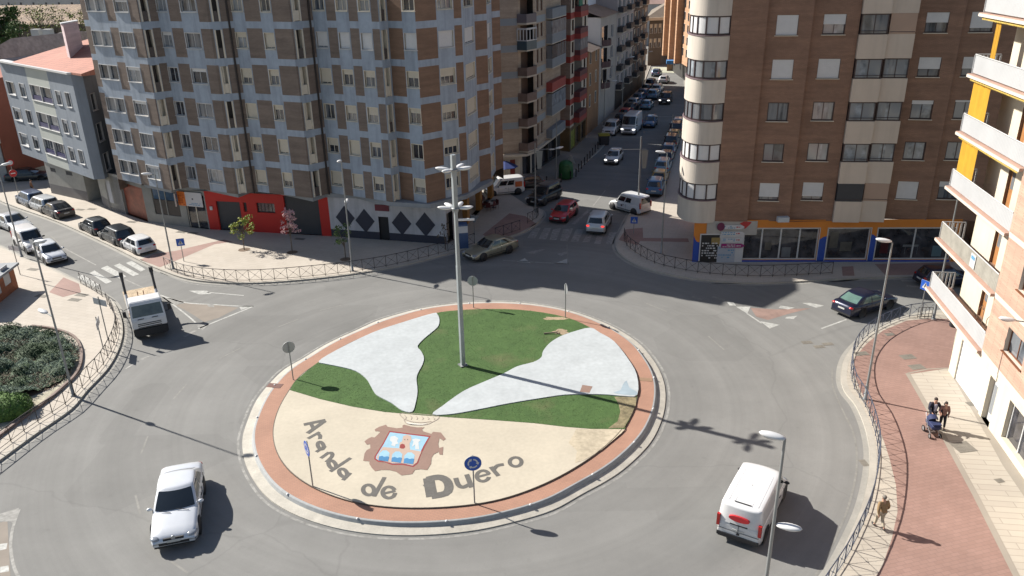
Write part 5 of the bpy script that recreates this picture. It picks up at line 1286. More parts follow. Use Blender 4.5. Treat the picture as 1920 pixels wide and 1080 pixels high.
mb = MB(); ops = [((ra) * .3, ra * .75, r0 + p2 * k + 1.2, r0 + p2 * k + 2.5) for k in range(7)] + [(rb2 + (rc - rb2) * .4, rb2 + (rc - rb2) * .7, r0 + p2 * k + 1.2, r0 + p2 * k + 2.5) for k in range(7)]
facade(mb, a0, a1, 3.2, TOP2, [], lambda t, z: 1 if rband(z) else 0, cuts_z=cz)
aR = (a1[0] + u2.x * rc, a1[1] + u2.y * rc)
facade(mb, a1, aR, 3.2, TOP2, ops, lambda t, z: (1 if rband(z) else 2) if t < ra or t > rb2 else 3, cuts_t=[ra, rb2], cuts_z=cz, depth=.2, reveal=3)
facade(mb, aR, (aR[0] - 10, aR[1] + 4), 0, TOP2, [], lambda t, z: 0); mb.flat([a0, a1, aR, (aR[0] - 10, aR[1] + 4), (a0[0] - 8, a0[1] + 4)], TOP2)
mb.obj('wall', [M_TERR, M_REDB, M_CRW, M_SHADE], s2)
for o in ops: window(s2, a1, aR, o, 'brown', 0, M_GLC, 0, depth=.2, sill=False)
for k in range(7):
    P0, P1 = (a1[0] + u2.x * ra, a1[1] + u2.y * ra), (a1[0] + u2.x * rb2, a1[1] + u2.y * rb2); zc = r0 + p2 * k
    P = [P0, (P0[0] + nx.x * .8, P0[1] + nx.y * .8), (P1[0] + nx.x * .8, P1[1] + nx.y * .8), P1]
    m_ = MB(); m_.prism(P, zc + .1, zc + .75, 0, True); bo = m_.obj('balcony', M_REDB, s2); m_ = MB(); m_.prism([(p[0] - nx.x * .02, p[1] - nx.y * .02) for p in P], zc + .75, zc + 1.4, 0, True); m_.obj('panel', M_MARN, bo)
    if k == 3: m_ = MB(); m_.prism(P, zc + 1.4, zc + 2.8, 0, True); m_.obj('glazing', M_GLL, bo)
mb = MB(); m_ = MB(); p = (P0[0] + nx.x * .85, P0[1] + nx.y * .85); m_.box((p[0], p[1] + 1.0, r0 + p2 * 5 + 1.9), (.06, 1.8, 2.2), math.atan2(u2.y, u2.x) - math.pi / 2); m_.obj('awning', mat('green_awning', (.01, .14, .085), .7, var=.05), s2)
mb = MB(); L = wdir(a1, aR)[1]
facade(mb, a0, a1, 0, 3.2, [], lambda t, z: 0); facade(mb, a1, aR, 0, 3.2, [(.6 + 3 * k, 3 + 3 * k, .3, 2.7) for k in range(int(L / 3))], lambda t, z: 0, depth=.5)
mb.obj('ground_floor_wall', mat('ochre_ground_floor', (.14, .10, .05), .8, var=.3, scale=1.5), s2)
for k in range(int(L / 3)): panel(s2, a1, aR, (.6 + 3 * k, 3 + 3 * k, .3, 2.7), 'shop_window', M_SHOP if k else mat('lime_shopfront', (.20, .22, .03), .6, var=.5, scale=.5), -.35 if k else -.1, .03)
# --- small ochre house, then the whitewashed block with curved balconies
lx = lambda t, k=0.0: (SP(t)[0] + nx.x * (k + .6), SP(t)[1] + nx.y * (k + .6))
def lt(x, y=100): return PL(lx(0), lx(100), x, y)[0]
tO0, tO1 = lt(1102, 140), lt(1123, 140)
oh = thing('house', 'low ochre house with a dark roof between the red banded and white blocks', 'house', (*lx(tO0), 0))
zo = ZP(lx(tO0 + 2), 95)
shell(0, oh, [lx(tO0), lx(tO1), lx(tO1, -9), lx(tO0, -9)], 0, zo, mat('ochre_wall', (.30, .165, .085), .8, var=.12, scale=1.5))
mb = MB(); A0, A1, A2, A3 = lx(tO0 - .3, .5), lx(tO1, .5), lx(tO1, -9), lx(tO0 - .3, -9); M0, M1 = lx(tO0, -4.5), lx(tO1, -4.5)
mb.poly([(*A0, zo), (*A1, zo), (*M1, zo + 1.6), (*M0, zo + 1.6)]); mb.poly([(*A3, zo), (*A2, zo), (*M1, zo + 1.6), (*M0, zo + 1.6)]); mb.obj('roof', mat('dark_tiles', (.10, .075, .065), .9, var=.3, scale=.8), oh)
for k in range(3):
    for j in range(2): window(oh, lx(tO0), lx(tO1), (1.0 + j * (tO1 - tO0) * .5, 1.9 + j * (tO1 - tO0) * .5, 3.9 + 3 * k, 5.6 + 3 * k), 'cream', 0, M_GLC, 0, depth=.0, sill=False)
tW0, tW1 = lt(1126, 60), lt(1156, 60)
wb = thing('apartment_building', 'whitewashed block with a bare white side wall, tiled roof and bulging balconies', 'apartment block', (*lx(tW0), 0))
zw = ZP(lx(tW0), 33)
mb = MB(); ops = []
Lw = tW1 - tW0
for k in range(5): ops += [(Lw * .08, Lw * .42, zw - 4.0 - 3.1 * k, zw - 1.4 - 3.1 * k), (Lw * .62, Lw * .78, zw - 3.4 - 3.1 * k, zw - 1.6 - 3.1 * k)]
ops = [o for o in ops if o[2] > 3]
facade(mb, lx(tW0), lx(tW1), 0, zw, ops, lambda t, z: 1, depth=.35, reveal=2)
facade(mb, lx(tW0, -13), lx(tW0), 0, zw, [], lambda t, z: 0); facade(mb, lx(tW1), lx(tW1, -13), 0, zw, [], lambda t, z: 0)
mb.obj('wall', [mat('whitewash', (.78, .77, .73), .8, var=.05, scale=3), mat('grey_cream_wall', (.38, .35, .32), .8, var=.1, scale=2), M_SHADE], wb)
mb = MB(); r_a, r_b, r_c, r_d = lx(tW0 - .3, .4), lx(tW1, .4), lx(tW1, -13), lx(tW0 - .3, -13); m0, m1 = lx(tW0 - .3, -6.5), lx(tW1, -6.5)
mb.poly([(*r_a, zw), (*r_b, zw), (*m1, zw + 2.2), (*m0, zw + 2.2)]); mb.poly([(*r_d, zw), (*r_c, zw), (*m1, zw + 2.2), (*m0, zw + 2.2)]); mb.obj('roof', mat('old_orange_tiles', (.36, .22, .15), .9, var=.15, scale=1.0), wb)
for k, o in enumerate(ops):
    if k % 2: window(wb, lx(tW0), lx(tW1), o, 'white', 0, M_GLC, 0, depth=.2, sill=False)
    else:
        q = [at(lx(tW0), lx(tW1), o[0] + (o[1] - o[0]) * s, .1 + .9 * math.sin(math.pi * s)) for s in (0, .2, .4, .6, .8, 1)]
        m_ = MB(); m_.prism(q + [at(lx(tW0), lx(tW1), o[1], -.05), at(lx(tW0), lx(tW1), o[0], -.05)], o[2] - .35, o[2] - .15, 0, True); bo = m_.obj('balcony', M_CRW, wb)
        m_ = MB(); n_ = len(q); m_.add([(*p, o[2] - .15) for p in q] + [(*p, o[2] + .75) for p in q], [(i, i + 1, i + 1 + n_, i + n_) for i in range(n_ - 1)]); m_.obj('railing', mat('maroon_bars', (.07, .03, .035), .6, var=.1), bo)
        panel(wb, lx(tW0), lx(tW1), o, 'balcony_door', M_GL, -.3, .03)
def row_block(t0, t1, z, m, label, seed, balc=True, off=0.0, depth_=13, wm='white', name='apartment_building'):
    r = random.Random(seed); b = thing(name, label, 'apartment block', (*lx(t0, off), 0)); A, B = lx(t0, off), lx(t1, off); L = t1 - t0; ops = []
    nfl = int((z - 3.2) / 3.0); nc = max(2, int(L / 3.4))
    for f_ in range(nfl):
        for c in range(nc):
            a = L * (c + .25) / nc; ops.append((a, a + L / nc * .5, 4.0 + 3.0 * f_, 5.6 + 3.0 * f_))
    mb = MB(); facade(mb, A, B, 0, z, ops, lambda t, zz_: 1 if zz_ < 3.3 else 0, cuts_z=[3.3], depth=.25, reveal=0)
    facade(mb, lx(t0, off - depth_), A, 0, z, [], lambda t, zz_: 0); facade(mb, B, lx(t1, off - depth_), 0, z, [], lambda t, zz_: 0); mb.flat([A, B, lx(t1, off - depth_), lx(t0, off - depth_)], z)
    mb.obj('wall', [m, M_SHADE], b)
    for i, o in enumerate(ops):
        window(b, A, B, o, wm, r.choice([0, 0, .5]), r.choice([M_GL, M_GLC]), 0, depth=.2, sill=False)
    if balc:
        for f_ in range(nfl):
            for c in range(0, nc, 2):
                a = L * (c + .1) / nc; e = a + L / nc * .85; P = [at(A, B, a, 0), at(A, B, a, .9), at(A, B, e, .9), at(A, B, e, 0)]
                m_ = MB(); m_.prism(P, 3.35 + 3.0 * f_, 3.5 + 3.0 * f_, 0, True); bo = m_.obj('balcony', M_CRW, b); m_ = MB(); m_.prism(P, 3.5 + 3.0 * f_, 4.3 + 3.0 * f_, 0); m_.obj('railing', M_DARKM, bo)
    return b
tX = [tW1 + .2, lt(1187, 60), lt(1200, 60), lt(1213, 60)]
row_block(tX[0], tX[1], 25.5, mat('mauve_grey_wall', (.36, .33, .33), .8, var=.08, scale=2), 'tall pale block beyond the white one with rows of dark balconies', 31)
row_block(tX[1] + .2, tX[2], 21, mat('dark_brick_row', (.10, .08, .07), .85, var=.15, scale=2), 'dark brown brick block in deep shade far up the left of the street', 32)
row_block(tX[2] + .2, tX[3], 24, mat('dark_grey_wall', (.10, .10, .10), .85, var=.15, scale=2), 'last dark grey block on the left side of the street', 33)  # plain dark grey with a little random tone
# tall block behind the white one (its blank wall closes the view)
bh = thing('apartment_building', 'large blank pale wall of a tall block behind the tiled roof', 'apartment block', (*lx(tW0 + 4, -15), 0))
shell(0, bh, [lx(tW0 + 3, -26), lx(tW0 + 5, -3.5), lx(tW1 + 1, -3.5), lx(tW1 + 1, -26)], 0, 34, mat('pale_lilac_wall', (.66, .68, .74), .8, var=.04, scale=4))
# --- end of the street: building with brown roof, orange brick towers
eb = thing('building', 'old building with a brown tiled roof closing the end of the street', 'building', tuple(G(1215, 122, 0)))
E0, E1, E2 = tuple(G(1214, 124)[:2]), tuple(G(1238, 122)[:2]), tuple(G(1262, 104)[:2])
ez = ZP(E0, 33)
mb = MB(); Le = wdir(E0, E1)[1]; ops = [(Le * (k + .22) / 3, Le * (k + .78) / 3, 4.0 + 3.2 * f_, 6.0 + 3.2 * f_) for k in range(3) for f_ in range(5)]
ops = [o for o in ops if o[3] < ez - .5]
facade(mb, E0, E1, 0, ez, ops, depth=.25); facade(mb, E1, (E1[0] + 14, E1[1] + 22), 0, ez, []); facade(mb, (E0[0] + 6, E0[1] + 26), E0, 0, ez, [])
mb.obj('wall', mat('brown_grey_wall', (.11, .095, .08), .85, var=.15, scale=3), eb)
for o in ops: window(eb, E0, E1, o, 'white', .4, M_GL, 0, depth=.2, sill=False)
mb = MB(); a_, b_ = Vector((E0[0] - 1, E0[1] - 1, ez)), Vector((E1[0] + 1, E1[1] - 1, ez)); c_, d_ = Vector((E1[0] + 15, E1[1] + 23, ez)), Vector((E0[0] + 5, E0[1] + 27, ez)); t_ = Vector((E0[0] + 8, E0[1] + 10, ez + 4.0))
t2_ = Vector((E0[0] + 13, E0[1] + 20, ez + 4.0))
for q in ([a_, b_, t_], [b_, c_, t2_, t_], [c_, d_, t2_], [d_, a_, t_, t2_]): mb.poly(q)
mb.obj('roof', mat('brown_roof_tiles', (.17, .14, .11), .9, var=.15, scale=3), eb)
mb = MB(); mb.prism([(E0[0] - 1.2, E0[1] - 1.2), (E1[0] + 1.2, E1[1] - 1.2), (E1[0] + 1.2, E1[1] - .6), (E0[0] - 1.2, E0[1] - .6)], ez - .6, ez + .05, 0, True); mb.obj('cornice', M_CRW, eb)
ob = thing('apartment_building', 'sunlit orange brick block with tall piers at the end of the street', 'apartment block', tuple(G(1252, 104, 0)))
O0, O1 = G(1252, 103, 3.5), G(1304, 137, 3.5)
dd = Vector((O1.x - O0.x, O1.y - O0.y, 0)); Lo = dd.length; dd.normalize()
M_OBR = wave_wall('bright_orange_brick', (.44, .26, .155), .3, var=.06, scale=4)
mb = MB(); ops = []
fl = [(ZP(O0, y)) for y in (88, 66, 44, 24, 6)]; ph = (fl[-1] - fl[0]) / 4
for f_ in range(6):
    for c in range(8): a = Lo * (c + .3) / 8; ops.append((a, a + Lo / 8 * .34, fl[0] + ph * f_, fl[0] + ph * f_ + 1.5))
facade(mb, O0, O1, 3.6, 34, ops, lambda t, z: 0, depth=.3); facade(mb, O1, (O1.x + 16, O1.y + 3), 0, 34, [])
facade(mb, (O0.x + 1.2, O0.y), (O1.x + 1.2, O1.y), 0, 3.6, [], lambda t, z: 1); facade(mb, (O0.x, O0.y + .2), (O0.x + 14, O0.y + 4), 0, 34, [])
mb.obj('wall', [M_OBR, M_SHADE], ob)
for o in ops: window(ob, O0, O1, o, 'white', 0, M_GLL, 0, depth=.25, sill=False)
for k in (0.0, .24, .48):
    mb = MB(); c = at(O0, O1, Lo * k + .7, .6); mb.box((c[0], c[1], 19), (1.2, 1.4, 31), math.atan2(dd.y, dd.x)); mb.obj('pier', M_OBR, ob)
p = G(1262, 118, 3.2); mb = MB(); mb.prism([(p.x - 1.4, p.y - .4), (p.x + 1.0, p.y - .9), (p.x + 1.2, p.y + 1.2), (p.x - 1.1, p.y + 1.6)], 3.0, 3.7, 0, True)
mb.obj('awning', mat('sky_blue_awning', (.04, .17, .40), .6, var=.15, scale=.8), label='bright blue shop awning at the far end of the street', cat='awning')
# pool of sunlight at the street end, painted as a pale sheet
mb = MB(); q = [G(x, y, .06) for x, y in ((1222, 134), (1224, 126), (1252, 126), (1263, 131), (1264, 137), (1240, 136))]; mb.flat([(p.x, p.y) for p in q], .06); struct('sunlight_patch', mb, mat('painted_sunlight', (.40, .40, .31), .85, var=.15, scale=2))
# city roofs far beyond, each a house of its own
rr_ = random.Random(5); M_FR = [mat('far_roof_%s' % n, c, .9, var=.15, scale=3) for n, c in (('rose', (.30, .20, .17)), ('brown', (.22, .17, .14)), ('orange', (.33, .21, .14)))]
M_FW = [mat('far_wall_%s' % n, c, .85, var=.1, scale=3) for n, c in (('white', (.45, .44, .42)), ('sand', (.36, .30, .24)), ('grey', (.28, .29, .31)))]
ADJ = ['white', 'sand coloured', 'grey']; RAD = ['rose tiled', 'brown tiled', 'orange tiled']
def far_house(px, py, wd, dp, z, wi, ri, label, rz=0.0):
    p = G(px, py); h = thing('house', label, 'house', (p.x, p.y, 0), rz, 'distant roofs beyond the end of the street')
    mb = MB(); mb.box((0, dp / 2, z / 2), (wd, dp, z)); mb.obj('wall', M_FW[wi], h, world=False)
    mb = MB(); a, b, c, e = (-wd / 2 - .4, -.4, z), (wd / 2 + .4, -.4, z), (wd / 2 + .4, dp + .4, z), (-wd / 2 - .4, dp + .4, z); m0, m1 = (-wd / 2 - .4, dp / 2, z + 2.6), (wd / 2 + .4, dp / 2, z + 2.6)
    for q in ([a, b, m1, m0], [c, e, m0, m1], [a, m0, e], [b, c, m1]): mb.poly(q)
    mb.obj('roof', M_FR[ri], h, world=False)
    for f_ in range(int(z / 3.2)):
        for c_ in range(int(wd / 3.5)):
            x = -wd / 2 + 1.7 + c_ * 3.5; mb = MB(); mb.box((x, -.02, 1.9 + 3.2 * f_), (1.1, .08, 1.4)); mb.obj('window', M_GL, h, world=False)
for i, (px, py, wd, dp, z, wi, ri, lb) in enumerate([(1208, 84, 14, 12, 11, 0, 0, 'white house with rose tiles just left of the old brown roof'), (1222, 66, 18, 12, 13, 1, 0, 'sand coloured house with rose tiles above the brown roof'), (1238, 52, 16, 12, 15, 0, 1, 'white house with brown tiles high above the street end'), (1212, 48, 20, 14, 14, 2, 2, 'grey house with orange tiles at the top of the street view'), (1226, 34, 30, 14, 16, 0, 0, 'long white house with rose tiles at the top edge'), (1190, 40, 24, 14, 12, 1, 1, 'sand coloured house with brown tiles behind the dark grey block'), (1248, 30, 30, 16, 18, 1, 2, 'sand coloured house with orange tiles beside the brick piers')]):
    far_house(px, py, wd, dp, z, wi, ri, lb)
# ================================================================= behind the grey block at the left
def box_house(name, label, cat, base, z, wm_, roof=None, rise=0, rm=None, ridge_along=0):
    h = thing(name, label, cat, (*base[0], 0)); shell(0, h, base, 0, z, wm_)
    if rm:
        P = [Vector((*b, z)) for b in base]; mb = MB()
        if ridge_along == 0: m0, m1 = (P[0] + P[3]) / 2, (P[1] + P[2]) / 2
        else: m0, m1 = (P[0] + P[1]) / 2, (P[2] + P[3]) / 2
        m0 = m0 + Vector((0, 0, rise)); m1 = m1 + Vector((0, 0, rise))
        if ridge_along == 0:
            for q in ([P[0], P[1], m1, m0], [P[2], P[3], m0, m1], [P[0], m0, P[3]], [P[1], P[2], m1]): mb.poly([v + Vector((0, 0, .03)) for v in q])
        mb.obj('roof', rm, h)
    return h
M_TILEO = tiles_mat('old_tiles', (.36, .26, .15), (.20, .13, .085), (.15, .10, .07), 1.1, .55, math.radians(90), var=.3, scale=4, ms=.12)
a, b = G(-60, 119, 11.5), G(88, 100, 11.5); dn = Vector((.25, 1, 0)).normalized()
bhs = box_house('house', 'house with a weathered brown roof directly behind the salmon tiled roof', 'house', [(a.x, a.y), (b.x, b.y), (b.x + dn.x * 17, b.y + dn.y * 17), (a.x + dn.x * 17, a.y + dn.y * 17)], 11.5, M_FW[2], rise=2.6, rm=mat('weathered_roof', (.42, .335, .28), .9, var=.25, scale=2.0, fine=.1, fscale=2))
a, b = G(-80, 48, 9.5), G(240, 44, 9.5)
box_house('warehouse', 'long warehouse with streaked ochre roof tiles behind the bare trees', 'warehouse', [(a.x, a.y), (b.x, b.y), (b.x + 3, b.y + 34), (a.x + 3, a.y + 34)], 9.5, mat('brown_old_wall', (.14, .11, .09), .9, var=.2, scale=2), rise=4.2, rm=M_TILEO)
a, b = G(-60, 14, 6), G(150, 14, 6)
wh = box_house('building', 'long white building at the top left corner of the view', 'building', [(a.x, a.y), (b.x, b.y), (b.x + 2, b.y + 14), (a.x + 2, a.y + 14)], 18, M_FW[0])
for k in range(9):
    for f_ in range(3):
        mb = MB(); p = Vector((a.x, a.y, 0)).lerp(Vector((b.x, b.y, 0)), (k + .5) / 9); mb.box((p.x, p.y - .02, 7.5 + 3.2 * f_), (1.4, .1, 1.5)); mb.obj('window', M_GL, wh)
a, b = G(80, 76, 9), G(250, 70, 9)
lw = box_house('shed', 'low dark shed with small white dormers behind the chimney', 'shed', [(a.x, a.y), (b.x, b.y), (b.x + 2, b.y + 12), (a.x + 2, a.y + 12)], 9.0, M_FW[2], rise=1.2, rm=mat('slate_brown_roof', (.085, .075, .07), .9, var=.25, scale=1.5))
for px in (70, 92): 
    p = G(px, 66, 9.3); mb = MB(); mb.box((p.x, p.y, 9.9), (1.8, 1.6, 1.5)); mb.obj('dormer', M_FW[0], lw)
# rust-red house and white garage at the left edge
a, b = G(22, 342), G(92, 322); up_ = Vector((-.35, 1, 0)).normalized() * 14
rh = thing('house', 'rust red rendered house behind the grey block at the left edge', 'house', (a.x, a.y, 0))
ztop = ZP((a.x, a.y), 150)
mb = MB(); P = [(a.x - 9, a.y + 6), (a.x, a.y), (b.x, b.y), (b.x + up_.x, b.y + up_.y), (a.x - 9 + up_.x, a.y + up_.y)]
for i in range(5):
    p, q = P[i], P[(i + 1) % 5]; facade(mb, p, q, 0, ztop, [], lambda t, z: 1 if z < .9 else 0, cuts_z=[.9])
mb.flat(P, ztop); mb.obj('wall', [mat('rust_red_render', (.27, .085, .05), .85, var=.12, scale=2), M_CRW], rh)
a, b = G(-90, 352), G(18, 342)
gh = thing('garage', 'pale garage building with a white roller door at the far left edge', 'garage', (a.x, a.y, 0))
gz_ = ZP((b.x, b.y), 262); P = [(a.x, a.y), (b.x, b.y), (b.x - 2, b.y + 8), (a.x - 2, a.y + 8)]
mb = MB(); Lg_ = wdir(P[0], P[1])[1]; facade(mb, P[0], P[1], 0, gz_, [(Lg_ - 4.2, Lg_ - .8, .05, 3.2)], lambda t, z: 0, depth=.2)
for i in (1, 2, 3): facade(mb, P[i], P[(i + 1) % 4], 0, gz_, [])
mb.flat(P, gz_); mb.obj('wall', mat('light_grey_render', (.35, .355, .35), .85, var=.1, scale=2), gh); panel(gh, P[0], P[1], (Lg_ - 4.2, Lg_ - .8, .05, 3.2), 'garage_door', M_WFRAME, -.12, .05, 10)
mb = MB(); mb.prism([(P[0][0] - .3, P[0][1] - .3), (P[1][0] + .3, P[1][1] - .3), (P[1][0] + .2, P[1][1] + .2), (P[0][0], P[0][1] + .2)], gz_ - .4, gz_ + .05, 0, True); mb.obj('cornice', M_CREAM, gh)
# brick kiosk
ka, kb = G(35, 539, PZ), G(-30, 592, PZ); kz = ZP((ka.x, ka.y), 499)
kd = Vector((kb.x - ka.x, kb.y - ka.y, 0)).normalized(); kn = Vector((kd.y, -kd.x, 0))
if kn.x > 0: kn = -kn
kk = thing('kiosk', 'small orange brick kiosk with a grey roof and white shutters', 'kiosk', (ka.x, ka.y, PZ))
KP = [(ka.x, ka.y), (kb.x, kb.y), (kb.x + kn.x * 5, kb.y + kn.y * 5), (ka.x + kn.x * 5, ka.y + kn.y * 5)]
M_KBR = wave_wall('kiosk_brick', (.33, .12, .06), .1)
mb = MB(); Lk = wdir(KP[1], KP[0])[1]
facade(mb, KP[1], KP[0], PZ, kz, [(Lk - 1.75, Lk - .75, .9, 2.4), (Lk - 3.4, Lk - 2.4, .7, 2.4)], depth=.1)
for i in (1, 2, 3): facade(mb, KP[i], KP[(i + 1) % 4], PZ, kz, [])
mb.obj('wall', M_KBR, kk)
for o in ((Lk - 1.75, Lk - .75, .9, 2.4), (Lk - 3.4, Lk - 2.4, .7, 2.4)): panel(kk, KP[1], KP[0], o, 'shutter', M_WFRAME, -.05, .04, 8)
mb = MB(); mb.prism([(KP[0][0] - kn.x * .35 - kd.x * .35, KP[0][1] - kn.y * .35 - kd.y * .35), (KP[1][0] - kn.x * .35, KP[1][1] - kn.y * .35), KP[2], (KP[3][0] - kd.x * .35, KP[3][1] - kd.y * .35)], kz, kz + .18, 0, True); mb.obj('roof', M_ROOFG, kk)
# ================================================================= vehicles
def paint(name, c, metal=.35, rough=.28): return mat('paint_' + name, c, rough, metal, var=.04, scale=.7, coat=.6, coords='obj')
P_SIL = paint('silver', (.62, .64, .67), .25); P_WHT = paint('white', (.62, .62, .62), 0); P_BLK = paint('black', (.010, .010, .016), .2); P_DGR = paint('dark_grey', (.030, .036, .042), .4)
P_BLG = paint('blue_grey', (.10, .14, .22), .4); P_RED = paint('red', (.42, .012, .018), .1); P_GLD = paint('champagne', (.30, .285, .22), .6); P_BLU = paint('blue', (.045, .11, .22), .3)
P_SIL2 = paint('pale_silver', (.50, .52, .54), .25); P_TAN = paint('mustard', (.30, .20, .05), .1); P_LBL = paint('light_blue', (.16, .26, .36), .3); P_NAVY = paint('navy', (.012, .016, .04), .3)
M_CARGL = mat('car_glass', (.012, .016, .02), .06, var=0, spec=.8, coat=.3); M_CARGL2 = mat('car_glass_pale', (.10, .17, .15), .08, var=.15, scale=.5, spec=.8)
M_TYRE = mat('tyre_rubber', (.015, .015, .016), .85, var=.1, scale=.3); M_RIM = mat('wheel_rim', (.38, .39, .40), .35, .6, var=.05); M_TRIM = mat('black_plastic', (.018, .018, .02), .6, var=0)
M_LENS = mat('headlamp_lens', (.24, .26, .29), .12, .2, var=.1, scale=.1, coat=.5); M_TAIL = mat('tail_lamp_red', (.42, .012, .01), .2, var=.05, coat=.5); M_PLATE = mat('number_plate', (.48, .48, .46), .5, var=0)
M_SEAM = mat('door_seam', (.02, .02, .022), .7, var=0)
M_LIT = mat('headlamp_lit', (.8, .8, .8), .2, var=0, emit=(1, .97, .9, 1.6)); M_BRAKE = mat('brake_lamp_lit', (.5, .01, .01), .2, var=0, emit=(1, .05, .04, .9))
TYPES = {
 'saloon': dict(L=4.75, W=1.82, H=1.47, top=[(-.5, .80), (-.485, .96), (-.44, 1.01), (-.30, .99), (0, .95), (.20, .93), (.30, .86), (.43, .74), (.485, .62), (.5, .50)], gh=(1.02, .10, -1.92, -1.05), side=[(.05, .47), (.52, .86)], wb=2.72, belt=.93),
 'hatch': dict(L=3.95, W=1.68, H=1.44, top=[(-.5, .62), (-.49, .88), (-.46, .95), (0, .92), (.22, .90), (.33, .84), (.44, .74), (.485, .62), (.5, .48)], gh=(1.02, .25, -1.86, -1.45), side=[(.06, .5), (.55, .88)], wb=2.46, belt=.90),
 'estate': dict(L=4.5, W=1.75, H=1.55, top=[(-.5, .62), (-.49, .92), (-.46, .98), (0, .95), (.22, .92), (.33, .86), (.44, .76), (.485, .62), (.5, .48)], gh=(1.15, .40, -2.12, -1.85), side=[(.05, .36), (.40, .66), (.70, .93)], wb=2.62, belt=.94),
 'suv': dict(L=4.45, W=1.82, H=1.74, top=[(-.5, .75), (-.49, 1.02), (-.46, 1.08), (0, 1.06), (.20, 1.05), (.33, 1.0), (.44, .92), (.485, .76), (.5, .6)], gh=(1.05, .45, -2.1, -1.8), side=[(.05, .36), (.40, .68), (.72, .93)], wb=2.62, belt=1.05),
 'mpv': dict(L=4.3, W=1.75, H=1.62, top=[(-.5, .62), (-.49, .95), (-.46, 1.0), (0, .98), (.26, .96), (.36, .86), (.45, .74), (.485, .6), (.5, .46)], gh=(1.35, .45, -2.04, -1.65), side=[(.08, .4), (.44, .68), (.72, .92)], wb=2.6, belt=.96),
 'small_van': dict(L=4.05, W=1.72, H=1.83, top=[(-.5, .8), (-.49, 1.06), (0, 1.06), (.22, 1.02), (.34, .94), (.44, .82), (.485, .66), (.5, .5)], gh=(1.15, .55, -2.0, -1.92), side=[(.05, .34), (.38, .62)], wb=2.7, belt=1.02, van=1),
 'van': dict(L=4.75, W=1.92, H=1.92, top=[(-.5, .9), (-.49, 1.14), (0, 1.14), (.25, 1.12), (.35, 1.02), (.45, .84), (.487, .68), (.5, .5)], gh=(1.65, 1.0, -2.35, -2.27), side=[(.04, .22)], wb=3.2, belt=1.1, van=1, rearglass=False),
 'big_van': dict(L=5.6, W=2.05, H=2.55, top=[(-.5, 1.2), (-.49, 1.3), (0, 1.3), (.33, 1.28), (.40, 1.12), (.46, .95), (.487, .8), (.5, .55)], gh=(2.25, 1.55, -2.78, -2.72), side=[(.03, .18)], wb=3.5, belt=1.25, van=1, rearglass=False),
}
def interp(tab, x):
    for (a, b), (c, d_) in zip(tab, tab[1:]):
        if x <= c: return b + (d_ - b) * max(0, (x - a)) / (c - a)
    return tab[-1][1]
